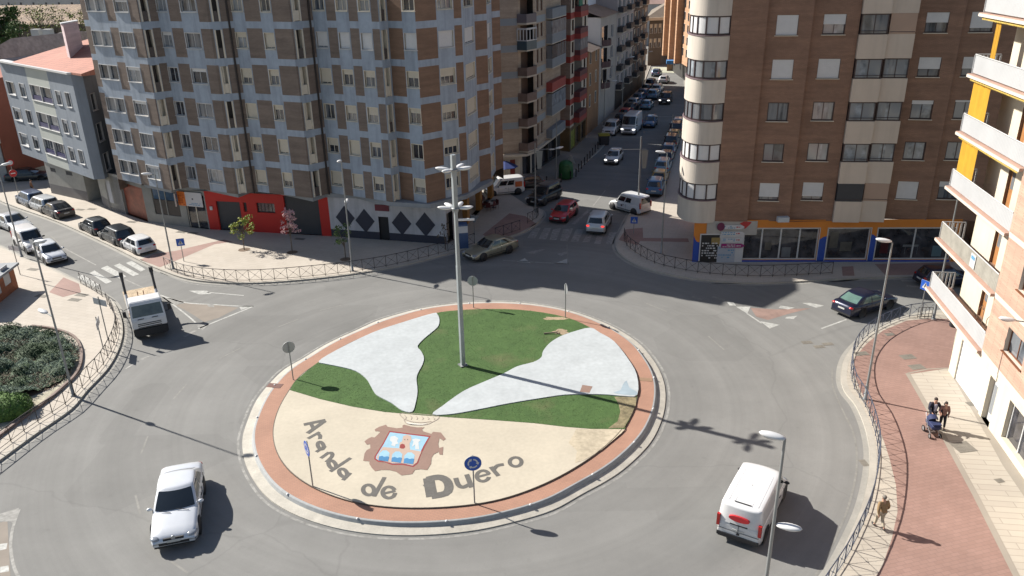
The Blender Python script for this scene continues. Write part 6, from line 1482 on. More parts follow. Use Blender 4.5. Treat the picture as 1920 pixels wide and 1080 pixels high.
def car(kind, pm, label, cat, loc, rz, group='cars', lit=False, brake=False, glass=None, far=False, tail=True):
    T = TYPES[kind]; L, W, H = T['L'], T['W'], T['H']; t = thing('parked_car' if group and 'parked' in group else kind if kind in ('small_van', 'van', 'big_van') else 'car', label, cat, (loc[0], loc[1], loc[2] if len(loc) > 2 else 0), rz, group)
    if t.name.startswith('big_van') or t.name.startswith('small_van'): t.name = 'van'
    gl = glass or M_CARGL
    # lower body
    xs = [-.5, -.493, -.475, -.44, -.40, -.34, -.26, -.18, -.1, 0, .1, .18, .24, .30, .34, .39, .43, .46, .48, .493, .5]
    mb = MB(); sec = []
    for x in xs:
        e = abs(x) * 2; w_ = W / 2 * (1 - .05 * e ** 4 - (.09 * max(0, (e - .86) / .14) ** 2)); zt = interp(T['top'], x); zb = .24 + (.08 * max(0, (e - .8) / .2))
        pts = [(0, zt + .025), (.45 * w_, zt + .022), (.80 * w_, zt + .0), (.94 * w_, zt - .045), (.985 * w_, max(zt - .16, zb + .18)), (w_, (zt * .45 + zb * .55)), (w_, zb + .14), (.97 * w_, zb), (0, zb)]
        sec.append([(x * L, y, z) for y, z in pts] + [(x * L, -y, z) for y, z in pts[-2:0:-1]])
    n = len(sec[0]); vs = [v for s in sec for v in s]
    fs = [(i * n + k, (i + 1) * n + k, (i + 1) * n + (k + 1) % n, i * n + (k + 1) % n) for i in range(len(xs) - 1) for k in range(n)]
    mb.add(vs, fs, 0, True); mb.add(sec[0], [tuple(range(n))]); mb.add(sec[-1], [tuple(range(n - 1, -1, -1))])
    # greenhouse
    f0, f1, r1, r0 = T['gh']; zb = T['belt'] - .05; zr = H - .05; hb = W / 2 - .065; hr = W / 2 - (.21 if not T.get('van') else .13)
    NS_ = 14
    def S(seg, s, v, out=0.0):
        """point on the greenhouse: seg F/L/R/B, s along the segment, v height"""
        vv = v; xf = f0 + (f1 - f0) * (vv ** 1.05); xr = r0 if False else (T['gh'][2] + (T['gh'][3] - T['gh'][2]) * vv ** 1.1); hw = hb + (hr - hb) * vv ** 1.3; z = zb + (zr - zb) * (vv ** .92); c = .13
        if seg == 'F': y = -(hw - c) + 2 * (hw - c) * s; return (xf + .10 * (1 - (2 * s - 1) ** 2) + out, y, z + out * .4)
        if seg == 'B': y = (hw - c) - 2 * (hw - c) * s; return (xr - .07 * (1 - (2 * s - 1) ** 2) - out, y, z + out * .3)
        x = (xf - c * .8) + ((xr + c * .8) - (xf - c * .8)) * s; bul = .02 * math.sin(math.pi * s)
        if seg == 'L': return (x, hw + bul + out, z + out * .25)
        return (x, -(hw + bul) - out, z + out * .25)
    def ring(v): return [S('F', k / 6, v) for k in range(7)] + [S('L', k / NS_, v) for k in range(NS_ + 1)] + [S('B', k / 6, v) for k in range(7)] + [S('R', 1 - k / NS_, v) for k in range(NS_ + 1)]
    rings = [ring(v) for v in (0, .2, .4, .6, .8, .92, 1.0)]
    cx_ = (f1 + r1) / 2
    top = rings[-1]; cxm = sum(p[0] for p in top) / len(top)
    for k, dz in ((.93, .028), (.80, .045), (.5, .055), (.02, .06)): rings.append([(cxm + (p[0] - cxm) * k, p[1] * k, zr + dz) for p in top])
    m_ = len(rings[0]); vs = [p for r_ in rings for p in r_]
    mb.add(vs, [(i * m_ + k, i * m_ + (k + 1) % m_, (i + 1) * m_ + (k + 1) % m_, (i + 1) * m_ + k) for i in range(len(rings) - 1) for k in range(m_)], 0, True)
    mb.obj('body', pm, t, world=False)
    def glasspatch(name, seg, s0, s1, v0, v1, mt, out=.012, ns=6):
        g = MB(); vs = [S(seg, s0 + (s1 - s0) * i / ns, v0 + (v1 - v0) * j / 4, out) for j in range(5) for i in range(ns + 1)]
        g.add(vs, [(j * (ns + 1) + i, j * (ns + 1) + i + 1, (j + 1) * (ns + 1) + i + 1, (j + 1) * (ns + 1) + i) for j in range(4) for i in range(ns)], 0, True)
        return g.obj(name, mt, t, world=False)
    glasspatch('windscreen', 'F', -.04, 1.04, .14, .93, gl)
    if T.get('rearglass', True): glasspatch('rear_window', 'B', .02, .98, .25, .92, gl if kind != 'x' else M_CARGL)
    for a, b in T['side']:
        for sd_ in 'LR': glasspatch('side_window', sd_, a, b, .16, .86 if not T.get('van') else .72, gl if not T.get('van') else M_CARGL, .010, 3)
    # wheels
    R = .33 if kind not in ('suv', 'van', 'big_van') else .36
    for sx in (1, -1):
        for sy in (1, -1):
            x = sx * T['wb'] / 2 + (.02 * L); y = sy * (W / 2 - .14)
            a = MB(); a.lathe((x, sy * (W / 2 - .015), R + .02), [(R + .07, -.02), (R + .07, .018 * sy), (0.01, .018 * sy)], 20, axis='Y'); a.obj('wheel_arch', M_TRIM, t, world=False)
            w_ = MB(); w_.lathe((x, y, R), [(.60 * R, -.11), (.95 * R, -.11), (R, -.08), (R, .08), (.95 * R, .125), (.62 * R, .125)], 20, axis='Y')
            wo = w_.obj('wheel', M_TYRE, t, world=False)
            if not far: r_ = MB(); yy = sy * .118; r_.lathe((x, y, R), [(.64 * R, yy), (.50 * R, yy * .8), (.15 * R, yy * .95), (.01, yy * .95)], 14, axis='Y'); r_.obj('rim', M_RIM, wo, world=False)
    fz = interp(T['top'], .47); rzz = interp(T['top'], -.47)
    for sy in (1, -1):
        h_ = MB(); h_.ellip((L / 2 - .235, sy * (W / 2 - .235), fz - .055), (.25, .21, .085), 14, 8, M=Matrix.Rotation(-sy * .35, 3, 'Z')); h_.obj('headlight', M_LIT if lit else M_LENS, t, world=False)
        if T.get('van'):
            h_ = MB(); h_.box((-L / 2 + .045, sy * (W / 2 - .10), 1.05), (.12, .13, .55)); h_.obj('tail_light', M_BRAKE if brake else M_TAIL, t, world=False)
        else:
            h_ = MB(); h_.ellip((-L / 2 + .12, sy * (W / 2 - .24), rzz - .13), (.13, .18, .09), 12, 8); h_.obj('tail_light', M_BRAKE if brake else M_TAIL, t, world=False)
        h_ = MB(); h_.ellip((f0 - .28, sy * (W / 2 + .08), T['belt'] + .06), (.07, .12, .075), 8, 6); h_.tube([(f0 - .26, sy * (W / 2 - .06), T['belt'] + .02), (f0 - .28, sy * (W / 2 + .06), T['belt'] + .05)], .025, 6); h_.obj('door_mirror', pm if not T.get('van') else M_TRIM, t, world=False)
    g = MB(); g.box((L / 2 - .035, 0, fz - .11), (.06, W * .42, .19)); 
    for k in range(3): g.box((L / 2 - .008, 0, fz - .14 + .04 * k), (.012, W * .38, .012))
    g.obj('grille', M_TRIM, t, world=False)
    g = MB(); g.box((L / 2 - .01, 0, .40), (.06, W * .62, .10)); g.box((L / 2 - .06, 0, .27), (.12, W * .82, .06)); g.obj('bumper_intake', M_TRIM, t, world=False)
    g = MB(); g.box((L / 2 + .012, 0, .50), (.02, .5, .11)); g.obj('number_plate', M_PLATE, t, world=False)
    g = MB(); g.box((-L / 2 - .006, 0, rzz - .30 if not T.get('van') else .75), (.02, .5, .11)); g.obj('number_plate', M_PLATE, t, world=False)
    g = MB(); g.box((-L / 2 + .06, 0, .34), (.16, W * .86, .12)); g.obj('rear_bumper_strip', M_TRIM, t, world=False)
    if not far:
        g = MB()
        for sy in (1, -1):
            for x in ((f0 - .35), (f0 + T['gh'][2]) / 2, T['gh'][2] + .45) if not T.get('van') else ((f0 - .35), f0 - 1.4):
                g.box((x, sy * (W / 2 - .004), .62), (.012, .02, .55))
            for x in (f0 - 1.1, f0 - 2.0)[:2 if not T.get('van') else 1]: g.box((x, sy * (W / 2 + .002), T['belt'] - .18), (.18, .03, .025))
            g.box((0, sy * (W / 2 + .0), .40), (T['wb'] - .95, .03, .05))
        g.obj('door_trim', M_SEAM, t, world=False)
        g = MB(); g.tube([(f0 + .13, .55, T['belt'] + .02), (f0 - .02, .05, T['belt'] + .075)], .012, 4); g.obj('wiper', M_TRIM, t, world=False)
        g = MB(); g.tube([(f0 + .13, -.15, T['belt'] + .02), (f0 - .02, -.6, T['belt'] + .07)], .012, 4); g.obj('wiper', M_TRIM, t, world=False)
    t.scale = (SC_, SC_, SC_)
    return t
SC_ = 1.05
def place(kind, pm, label, cat, fw, rw, side='L', z=0.0, **kw):
    """side wheels' contact points: fw front wheel, rw rear wheel, on the given side of the car"""
    a, b = G(*fw, z), G(*rw, z); h = (a - b).normalized(); T = TYPES[kind]; left = Vector((-h.y, h.x, 0)); s = 1 if side == 'L' else -1
    c = (a + b) / 2 - left * s * (T['W'] / 2 - .1) - h * .02 * T['L']
    return car(kind, pm, label, cat, (c.x, c.y, z), math.atan2(h.y, h.x), **kw)
def place_c(kind, pm, label, cat, px, py, deg, z=0.0, **kw):
    c = G(px, py, z); return car(kind, pm, label, cat, (c.x, c.y, z), math.radians(deg), **kw)
GR1, GR2, GR3, GR4 = 'cars parked along the north-west kerb', 'cars queued on the left street facing the roundabout', 'cars parked along the left kerb of the far street', 'cars parked along the right kerb of the far street'
sed = place('saloon', P_SIL, 'silver saloon driving round the roundabout at the lower left', 'car', (371, 990), (379, 918), 'L', group=None); sed.scale = (1.12,) * 3; sed.location += Vector((.05, -.25, 0))
g = MB(); g.lathe((4.75 / 2 + .01, 0, .63), [(.001, .004), (.075, .004), (.09, 0), (.09, -.03)], 16, axis='Y'); 
g.v = [(4.75 / 2 + .0 + (v[1]), (v[0] - 4.75 / 2 - .01), v[2]) for v in g.v]; g.obj('round_emblem', M_RIM, sed, world=False)
a, b = G(1341, 999, .3), G(1427, 1022, .3); a.z = b.z = 0
h = Vector((-(b - a).y, (b - a).x, 0)).normalized(); h = Matrix.Rotation(math.radians(-6), 3, 'Z') @ h; c = (a + b) / 2 + h * 4.75 / 2
van = car('van', P_WHT, 'white panel van with a red oval on its rear door', 'van', c, math.atan2(h.y, h.x), group=None)
g = MB(); X = -4.75 / 2 - .02
Q = lambda y, z, x=X: (x, y, z)
ov = [Q(.43 * math.cos(k * math.pi / 12), 1.40 + .125 * math.sin(k * math.pi / 12), X - .075 + .1 * (.125 * math.sin(k * math.pi / 12))) for k in range(24)]
g.add([(p[0], p[1], p[2]) for p in ov] + [(p[0] + .12, p[1], p[2]) for p in ov], [tuple(range(23, -1, -1))] + [(i, (i + 1) % 24, (i + 1) % 24 + 24, i + 24) for i in range(24)]); g.obj('red_oval_logo', mat('logo_red', (.42, .02, .025), .4, var=0), van, world=False)
g = MB(); g.box((X - .01, 0, 1.06), (.03, .72, .05)); g.box((X - .02, 0, .62), (.03, .12, .08)); g.obj('rear_handle', M_TRIM, van, world=False)
g = MB(); g.box((X + .0, 0, .42), (.06, 1.75, .16)); g.obj('rear_bumper', M_TRIM, van, world=False)
g = MB(); g.box((X - .02, 0, .85), (.015, .02, .5)); g.box((X - .0, 0, .70), (.02, 1.7, .012)); g.box((X + .35, 0, 1.945), (.04, .7, .02)); g.obj('door_seam', M_SEAM, van, world=False)
g = MB()
for y in (-.6, -.35, .35, .6): g.box((-.8, y, 1.921), (2.4, .05, .008))
g.obj('roof_rib', P_WHT, van, world=False)
place('mpv', P_BLG, 'blue grey people carrier parked farthest along the north-west kerb', 'car', (37.5, 383.5), (54, 391), 'L', group=GR1)
place('estate', P_SIL2, 'pale silver estate parked between the blue grey and black cars', 'car', (60, 393.5), (77, 400), 'L', group=GR1)
place('saloon', P_BLK, 'glossy black saloon parked third along the north-west kerb', 'car', (83, 403), (102, 411), 'L', group=GR1)
place('hatch', P_DGR, 'dark grey hatchback parked by the gap behind the black saloon', 'car', (155, 433), (176, 443), 'L', group=GR1)
place('estate', P_DGR, 'dark grey estate parked between the dark hatchback and the white hatchback', 'car', (194, 451), (217, 462), 'L', group=GR1)
place('hatch', P_WHT, 'white hatchback with red tail lamps parked nearest the zebra crossing', 'car', (232, 467.5), (257.5, 480), 'L', group=GR1)
place('saloon', P_SIL2, 'silver saloon at the left edge behind the white van', 'car', (22, 437), (3, 429), 'R', group=GR2)
place('small_van', P_WHT, 'white car derived van between the two silver cars on the left street', 'van', (52.5, 476), (33, 463), 'R', group=GR2)
place('hatch', P_SIL, 'silver hatchback stopped just before the zebra crossing', 'car', (90, 498), (69, 482), 'R', group=GR2)
place_c('saloon', P_DGR, 'dark green grey car in the side lane under the rust red house', 'car', 57, 338, 12, group=None)
place('saloon', P_GLD, 'champagne saloon entering the roundabout past the white diamond wall', 'car', (909.5, 488), (949, 476), 'L', group=None)
place('saloon', P_NAVY, 'black saloon leaving on the right with pale rear window', 'car', (1667, 578), (1610.6, 596), 'R', group=None, glass=M_CARGL2)
wv = place('small_van', P_WHT, 'white compact van turning across the sunlit strip of the far street', 'van', (1151, 393), (1188, 403.5), 'L', group=None)
g = MB(); g.box((.25, .868, .72), (.16, .02, .16)); g.obj('side_logo', M_TRIM, wv, world=False)
place('hatch', P_RED, 'red hatchback waiting at the far zebra crossing', 'car', (1062, 417), (1078, 404), 'L', group=None)
place_c('mpv', P_SIL2, 'silver people carrier driving away over the far zebra with brake lamps lit', 'car', 1123, 428, 74, group=None, brake=True)
place_c('suv', P_BLK, 'black off-roader at the corner beside the street lamp', 'car', 1021, 377, 236, group=None)
kg = place('small_van', P_WHT, 'white van with an orange square parked beside the cafe terrace', 'van', (928, 369), (967, 365), 'L', group=None)
g = MB(); g.box((-1.35, .868, 1.15), (.75, .02, .55)); g.obj('orange_logo', mat('logo_orange', (.48, .12, .04), .4, var=.1), kg, world=False)
place_c('hatch', P_BLK, 'dark car parked behind the white van beside the cafe', 'car', 985, 353, 200, group=None, far=True)
place_c('hatch', P_WHT, 'white car with lit headlamps coming down the far street', 'car', 1151, 303, 251, group=None, lit=True)
place_c('big_van', P_WHT, 'tall white van with lit headlamps coming down the far street', 'van', 1184, 247, 250, group=None, lit=True, far=True)
place_c('suv', P_WHT, 'white pickup parked beside the tall white van', 'car', 1146, 250, 250, group=None, far=True)
place_c('hatch', P_BLU, 'blue car driving towards the roundabout past the tall white van', 'car', 1219, 236, 252, group=None, far=True)
place_c('suv', P_BLK, 'black car with lit headlamps far up the middle of the street', 'car', 1248, 193, 252, group=None, far=True, lit=True)
for kd_, pm, px, py, lb in (('hatch', P_LBL, 1213, 203, 'light blue car in the left lane just beyond the tall white van'), ('mpv', P_LBL, 1225, 184, 'light blue car second from the tall white van in the left lane'), ('estate', P_SIL2, 1233, 173, 'pale car third from the tall white van in the left lane'), ('hatch', P_SIL2, 1245, 155, 'pale car alone near the end of the street'), ('hatch', P_BLG, 1231, 142, 'blue grey car at the edge of the sunlight patch')):
    place_c(kd_, pm, lb, 'car', px, py, 71, group=None, far=True)
for kd_, pm, px, py, lb in (('hatch', P_NAVY, 1166, 229, 'navy car parked left, behind the white pickup'), ('hatch', P_RED, 1174, 219, 'dark red car parked left, second behind the white pickup'), ('saloon', P_BLK, 1182, 209, 'black car parked left, third behind the white pickup'), ('hatch', P_SIL2, 1189, 199, 'silver car parked left, fourth behind the white pickup'), ('estate', P_BLG, 1199, 190, 'blue grey car parked left, fifth behind the white pickup'), ('hatch', P_BLU, 1207, 181, 'blue car parked left, sixth behind the white pickup'), ('hatch', P_DGR, 1214, 172, 'dark car parked left, seventh behind the white pickup'), ('mpv', P_NAVY, 1221, 163, 'navy car parked left, last before the crowd')):
    place_c(kd_, pm, lb, 'car', px, py, 70, group=GR3, far=True)
for kd_, pm, px, py, lb in (('mpv', P_BLU, 1229, 360, 'blue people carrier parked nearest the roundabout in the right row'), ('hatch', P_TAN, 1237, 341, 'mustard car parked second in the right row'), ('estate', P_LBL, 1243, 320, 'light blue car parked third in the right row'), ('hatch', P_NAVY, 1249, 303, 'navy car parked fourth in the right row'), ('hatch', P_BLG, 1254, 289, 'blue grey car parked fifth in the right row'), ('suv', P_BLK, 1259, 275, 'black car parked sixth in the right row'), ('hatch', P_TAN, 1264, 262, 'olive car parked seventh in the right row'), ('suv', P_NAVY, 1268, 250, 'dark car parked eighth in the right row beside the bay'), ('hatch', P_SIL2, 1273, 238, 'pale car parked last in view in the right row')):
    place_c(kd_, pm, lb, 'car', px, py, 74, group=GR4, far=True)
place_c('hatch', P_NAVY, 'dark car half hidden behind the lowest balcony on the right', 'car', 1768, 533, 5, group=None, far=True)
# ----------------------------------------------------------------- skip lorry
a, b = G(250, 644), G(324, 628); r = (a - b).normalized(); h = Vector((r.y, -r.x, 0)); 
if h.y > 0: h = -h
fc = (a + b) / 2; LT = 7.6; c = fc - h * LT / 2; 
lor = thing('lorry', 'white skip lorry with two raised loading arms waiting at the left entry', 'lorry', (c.x, c.y, 0), math.atan2(h.y, h.x))
fx = LT / 2; Wc = 2.2
m = MB(); prof = [(fx, .95), (fx - .02, 1.5), (fx - .12, 1.72), (fx - .38, 2.62), (fx - .52, 2.74), (fx - 1.62, 2.76), (fx - 1.7, 2.65), (fx - 1.7, .95)]
def slab(mb, prof, w0, w1=None, mi=0):
    n = len(prof); vs = []
    for s in (-1, 1):
        for x, z in prof: k = w0 if (w1 is None or z < 1.8) else w1; vs.append((x, s * k / 2, z))
    mb.add(vs, [tuple(range(n - 1, -1, -1)), tuple(range(n, 2 * n))] + [(i, (i + 1) % n, (i + 1) % n + n, i + n) for i in range(n)], mi)
slab(m, prof, Wc, Wc - .16); bod = m.obj('cab', P_WHT, lor, world=False)
bm = bmesh.new(); bm.from_mesh(bod.data); bmesh.ops.bevel(bm, geom=[e for e in bm.edges], offset=.05, segments=2, affect='EDGES'); bm.to_mesh(bod.data); bm.free()
m = MB(); q = [(fx - .128, -.98, 1.75), (fx - .128, .98, 1.75), (fx - .365, .92, 2.52), (fx - .365, -.92, 2.52)]; q = [(x + .015, y, z) for x, y, z in q]; m.poly(q); m.add(q + [(x - .03, y, z) for x, y, z in q], [(i, (i + 1) % 4, (i + 1) % 4 + 4, i + 4) for i in range(4)]); m.obj('windscreen', glass_mat('lorry_glass', (.03, .033, .025), .06), lor, world=False)
for s in (1, -1):
    m = MB(); m.box((fx - .85, s * (Wc / 2 - .035), 2.05), (.75, .03, .62)); m.obj('side_window', M_CARGL, lor, world=False)
    m = MB(); m.box((fx - .10, s * (Wc / 2 + .32), 2.15), (.10, .22, .42)); m.tube([(fx - .3, s * (Wc / 2 - .1), 2.5), (fx - .12, s * (Wc / 2 + .3), 2.45)], .02, 6); m.tube([(fx - .3, s * (Wc / 2 - .1), 1.75), (fx - .12, s * (Wc / 2 + .3), 1.9)], .02, 6); m.obj('door_mirror', M_TRIM, lor, world=False)
    m = MB(); m.box((fx - .03, s * .85, .72), (.1, .34, .2)); m.obj('headlight', M_LENS, lor, world=False)
    for x, nn in ((fx - 1.05, 1), (-fx + 1.15, 1)):
        m = MB(); m.lathe((x, s * (Wc / 2 - .2), .46), [(.26, -.14), (.44, -.14), (.46, -.1), (.46, .12), (.44, .15), (.26, .15)], 18, axis='Y'); wo = m.obj('wheel', M_TYRE, lor, world=False)
        m = MB(); m.lathe((x, s * (Wc / 2 - .2), .46), [(.27, s * .14), (.2, s * .08), (.01, s * .1)], 14, axis='Y'); m.obj('rim', M_RIM, wo, world=False)
m = MB(); m.box((fx - .02, 0, .70), (.16, Wc, .46)); m.box((fx - .5, 0, .66), (1.2, Wc * .95, .5)); m.obj('bumper', M_TRIM, lor, world=False)
m = MB()
for k, z in enumerate((1.02, 1.16, 1.28)): m.box((fx + .004, 0, z), (.03, 1.5, .05))
for y in (-.5, .4): m.box((fx - .02, y, 1.62), (.04, .4, .04))
m.obj('grille', M_TRIM, lor, world=False)
m = MB(); m.box((fx + .07, .05, .66), (.02, .52, .12)); m.obj('number_plate', M_PLATE, lor, world=False)
m = MB(); m.box((-1.1, 0, .82), (5.2, .9, .28)); m.obj('chassis', M_TRIM, lor, world=False)
m = MB(); m.box((-1.05, 0, 1.05), (5.4, 2.2, .12)); m.obj('load_bed', mat('rusty_ochre_bed', (.40, .31, .21), .85, var=.35, scale=.45, fine=.25, fscale=9, coords='obj'), lor, world=False)
m = MB(); m.box((.5, -1.0, 1.22), (2.2, .16, .2), 0); m.box((.5, 1.0, 1.22), (2.2, .16, .2)); m.box((1.75, 0, 1.3), (.2, 1.9, .45)); m.obj('side_rail', mat('rust_brown_steel', (.20, .10, .06), .8, var=.3, scale=.3), lor, world=False)
m = MB(); m.box((-3.75, 0, .95), (.1, 2.1, .25)); m.obj('tail_board', M_TRIM, lor, world=False)
M_ARM = mat('lorry_arm_white', (.5, .5, .5), .4, var=.1)
for s in (1, -1):
    m = MB(); m.tube([(fx - 2.7, s * 1.0, 1.15), (fx - 3.5, s * 1.0, 1.75), (fx - 3.9, s * 1.0, 2.15)], [.12, .12, .10], 8); am = m.obj('loading_arm', M_ARM, lor, world=False)
    m = MB(); m.tube([(fx - 3.85, s * 1.0, 2.1), (fx - 4.5, s * 1.0, 2.95), (fx - 4.75, s * 1.0, 3.35)], [.09, .09, .12], 8); m.obj('arm_extension', mat('arm_dark', (.06, .055, .05), .5, var=.2), am, world=False)
    m = MB(); m.box((fx - 4.78, s * 1.0, 3.42), (.26, .26, .34)); m.obj('arm_head', M_TRIM, am, world=False)
    m = MB(); m.tube([(fx - 2.4, s * .8, 1.2), (fx - 3.4, s * .86, 1.6)], .06, 8); m.obj('hydraulic_ram', M_RIM, am, world=False)
m = MB(); m.tube([(-.9, -.2, 1.1), (-.9, -.2, 1.95)], .03, 6); m.tube([(-.9, .2, 1.1), (-.9, .2, 1.95)], .03, 6); m.box((-.9, 0, 1.5), (.04, .4, .04)); m.obj('cab_guard', _M['rust_brown_steel'], lor, world=False)
m = MB(); m.ellip((fx - .75, -.45, 1.95), (.16, .2, .3), 10, 7)
# ================================================================= railings
def fence(label, pts, m, step=1.0, hgt=1.0, z=PZ, rail_m=None, group=None):
    """cast railing: posts, top and bottom rail, a St Andrew's cross with a boss in every panel"""
    P = [Vector((p[0], p[1], 0)) for p in pts]; D = [0]
    for a, b in zip(P, P[1:]): D.append(D[-1] + (b - a).length)
    def at_(s):
        for i in range(len(P) - 1):
            if s <= D[i + 1] + 1e-6: u = (s - D[i]) / max(1e-6, D[i + 1] - D[i]); return P[i].lerp(P[i + 1], u)
        return P[-1]
    n = max(1, round(D[-1] / step)); Q = [at_(D[-1] * k / n) for k in range(n + 1)]
    t = thing('railing', label, 'railing', (Q[0].x, Q[0].y, z), group=group); U = lambda q, zz: (q.x, q.y, z + zz)
    r = MB(); r.tube([U(q, hgt) for q in Q], .028, 6); r.obj('top_rail', rail_m or m, t)
    r = MB(); r.tube([U(q, .12) for q in Q], .018, 5); r.obj('bottom_rail', m, t)
    for q in Q:
        r = MB(); r.tube([U(q, 0), U(q, hgt + .03)], .022, 6); r.obj('post', m, t)
    for a, b in zip(Q, Q[1:]):
        r = MB(); r.tube([U(a, .12), U(b, hgt)], .011, 4, caps=False); r.tube([U(a, hgt), U(b, .12)], .011, 4, caps=False); r.ellip(U((a + b) / 2, .56), (.04, .04, .04), 6, 4); r.obj('cross_brace', m, t)
    return t
M_RAIL = mat('railing_black', (.035, .03, .03), .5, .3, var=.1, scale=.5); M_RAILB = mat('railing_glint_blue', (.075, .09, .13), .4, .4, var=.15, scale=.5)  # bluish glint of the right-hand railing is put into its base colour
def px_line(pts, z=PZ, n=3): return smooth_line([G(x, y, z) for x, y in pts], n)
fence('long black railing around the north-west pavement below the banded block', px_line([(310, 503), (350, 518), (410, 526), (480, 527.5), (580, 520), (670, 509.5), (755, 494), (855, 468), (890, 457)]), M_RAIL)
fence('short black railing on the rounded corner beside the black off-roader', px_line([(929, 447), (947, 441), (975, 432)]) , M_RAIL)
fence('small curved railing at the street corner in front of the cafe', px_line([(989, 419), (1006, 410), (1009, 401), (1001, 394)]), M_RAIL)
fence('black railing along the north-east corner in front of the orange shop', px_line([(1170, 447), (1176, 462), (1200, 480), (1230, 495), (1275, 506), (1325, 514), (1397, 519), (1466, 518.5), (1560, 513.5)]), M_RAIL)
fence('long curved railing coloured with a bluish glint around the red pavement on the right', px_line([(1752, 590), (1700, 596), (1655, 613), (1622, 634), (1600, 664), (1595, 698), (1602, 731), (1622, 762), (1638, 805), (1646, 850), (1642, 902), (1630, 955), (1609, 1005), (1583, 1055), (1550, 1105), (1495, 1190)]), M_RAILB)
fence('long black railing round the sharp bend of the left pavement', px_line([(-60, 890), (0, 845), (60, 800), (125, 758), (160, 722), (193, 687), (211, 655), (220, 630), (220, 610), (213, 588), (202, 571)]), M_RAIL)
fence('short black railing between the zebra crossing and the white signboard', px_line([(192, 556), (172, 543), (152, 532)]), M_RAIL)
# bollards in the far street
bl = None
for k in range(14):
    x, y = [(1025, 346), (1052, 341), (1070, 336), (1080, 331), (1085, 322), (1090, 316), (1096, 309), (1101, 303), (1106, 297), (1111, 291), (1116, 285), (1121, 279), (1126, 272), (1131, 265)][k]
    p = G(x, y, PZ)
    if bl is None:
        m = MB(); m.lathe((0, 0, 0), [(.09, 0), (.08, .1), (.06, .15), (.06, .78), (.09, .82), (.09, .88), (.03, .98), (0.005, 1.0)], 10); bl = m.obj('bollard', M_RAIL, None, cat='bollard', group='black bollards along the far left kerb', label='black bollard along the left kerb of the far street'); bl.location = p
    else: o = bl.copy(); col.objects.link(o); o.location = p
# ================================================================= street lamps
M_POLE = mat('galvanised_pole', (.26, .27, .27), .5, .4, var=.12, scale=.5); M_HEAD = mat('lamp_head_white', (.6, .6, .6), .4, var=.03); M_BOWL = mat('lamp_bowl', (.35, .36, .37), .2, var=0)
def lamp_head(t, p, az, L=.85):
    c, s = math.cos(az), math.sin(az); m = MB(); Mx = Matrix.Rotation(az, 3, 'Z') @ Matrix.Rotation(-.12, 3, 'Y')
    m.ellip((p[0] + c * L * .45, p[1] + s * L * .45, p[2] + .06), (L / 2, .17, .10), 14, 8, M=Mx); h_ = m.obj('lamp_head', M_HEAD, t)
    b = MB(); b.ellip((p[0] + c * L * .5, p[1] + s * L * .5, p[2] + .0), (L * .32, .12, .07), 12, 6, M=Mx); b.obj('lamp_bowl', M_BOWL, h_)
def lamp(label, base, H, heads, r=.075, z=PZ):
    b = G(*base, z); t = thing('street_lamp', label, 'street lamp', tuple(b)); m = MB(); m.tube([(b.x, b.y, z), (b.x, b.y, H)], [r, r * .55], 10); m.obj('pole', M_POLE, t)
    m = MB(); m.lathe((b.x, b.y, z), [(r * 2.2, 0), (r * 2.2, .03), (r * 1.3, .08), (r * 1.25, .9), (r * 1.02, .95)], 10); m.obj('base', M_POLE, t)
    for hz, deg, arm in heads:
        az = math.radians(deg); e = (b.x + math.cos(az) * arm, b.y + math.sin(az) * arm, hz + .05)
        if arm > .1: m = MB(); m.tube([(b.x, b.y, hz - .05), e], .035, 6); m.obj('arm', M_POLE, t)
        lamp_head(t, e, az)
    return t
def topz(base, y, z=PZ): return ZP(G(*base, z), y)
lamp('tall leaning-looking lamp with two heads beside the juniper bed', (138, 742), topz((138, 742), 455), [(topz((138, 742), 455), -12, .1), (5.4, 150, .5)])
lamp('street lamp on the left pavement beside the white car derived van', (41, 481), topz((41, 481), 312), [(topz((41, 481), 312), 35, .3)])
lamp('street lamp with one white head beside the blue crossing sign', (325, 504), topz((325, 504), 327), [(topz((325, 504), 327), 200, .2)])
lamp('thin street lamp with a second low head behind the north-west railing', (661, 508), topz((661, 508), 302), [(topz((661, 508), 302), -95, .1), (5.9, 92, .15)])
lamp('street lamp on the north-east corner beside the rounded bay', (1240, 475), topz((1240, 475), 287), [(topz((1240, 475), 287), 178, .15)])
lamp('street lamp at the bend of the red pavement on the right', (1622, 748), topz((1622, 748), 455), [(topz((1622, 748), 455), 165, .05)])
lamp('nearest street lamp with two white heads beside the white van', (1415, 1250), topz((1415, 1250), 822), [(topz((1415, 1250), 826), 160, .0), (topz((1415, 1250), 985), -28, .1)], r=.08)
lamp('street lamp half hidden behind the right-hand balconies', (1750, 598), topz((1750, 598), 345), [(topz((1750, 598), 348), 185, .0)])
lamp('slim street lamp beside the green container in the far street', (1043, 335), topz((1043, 335), 222), [(topz((1043, 335), 280), 215, .3)])
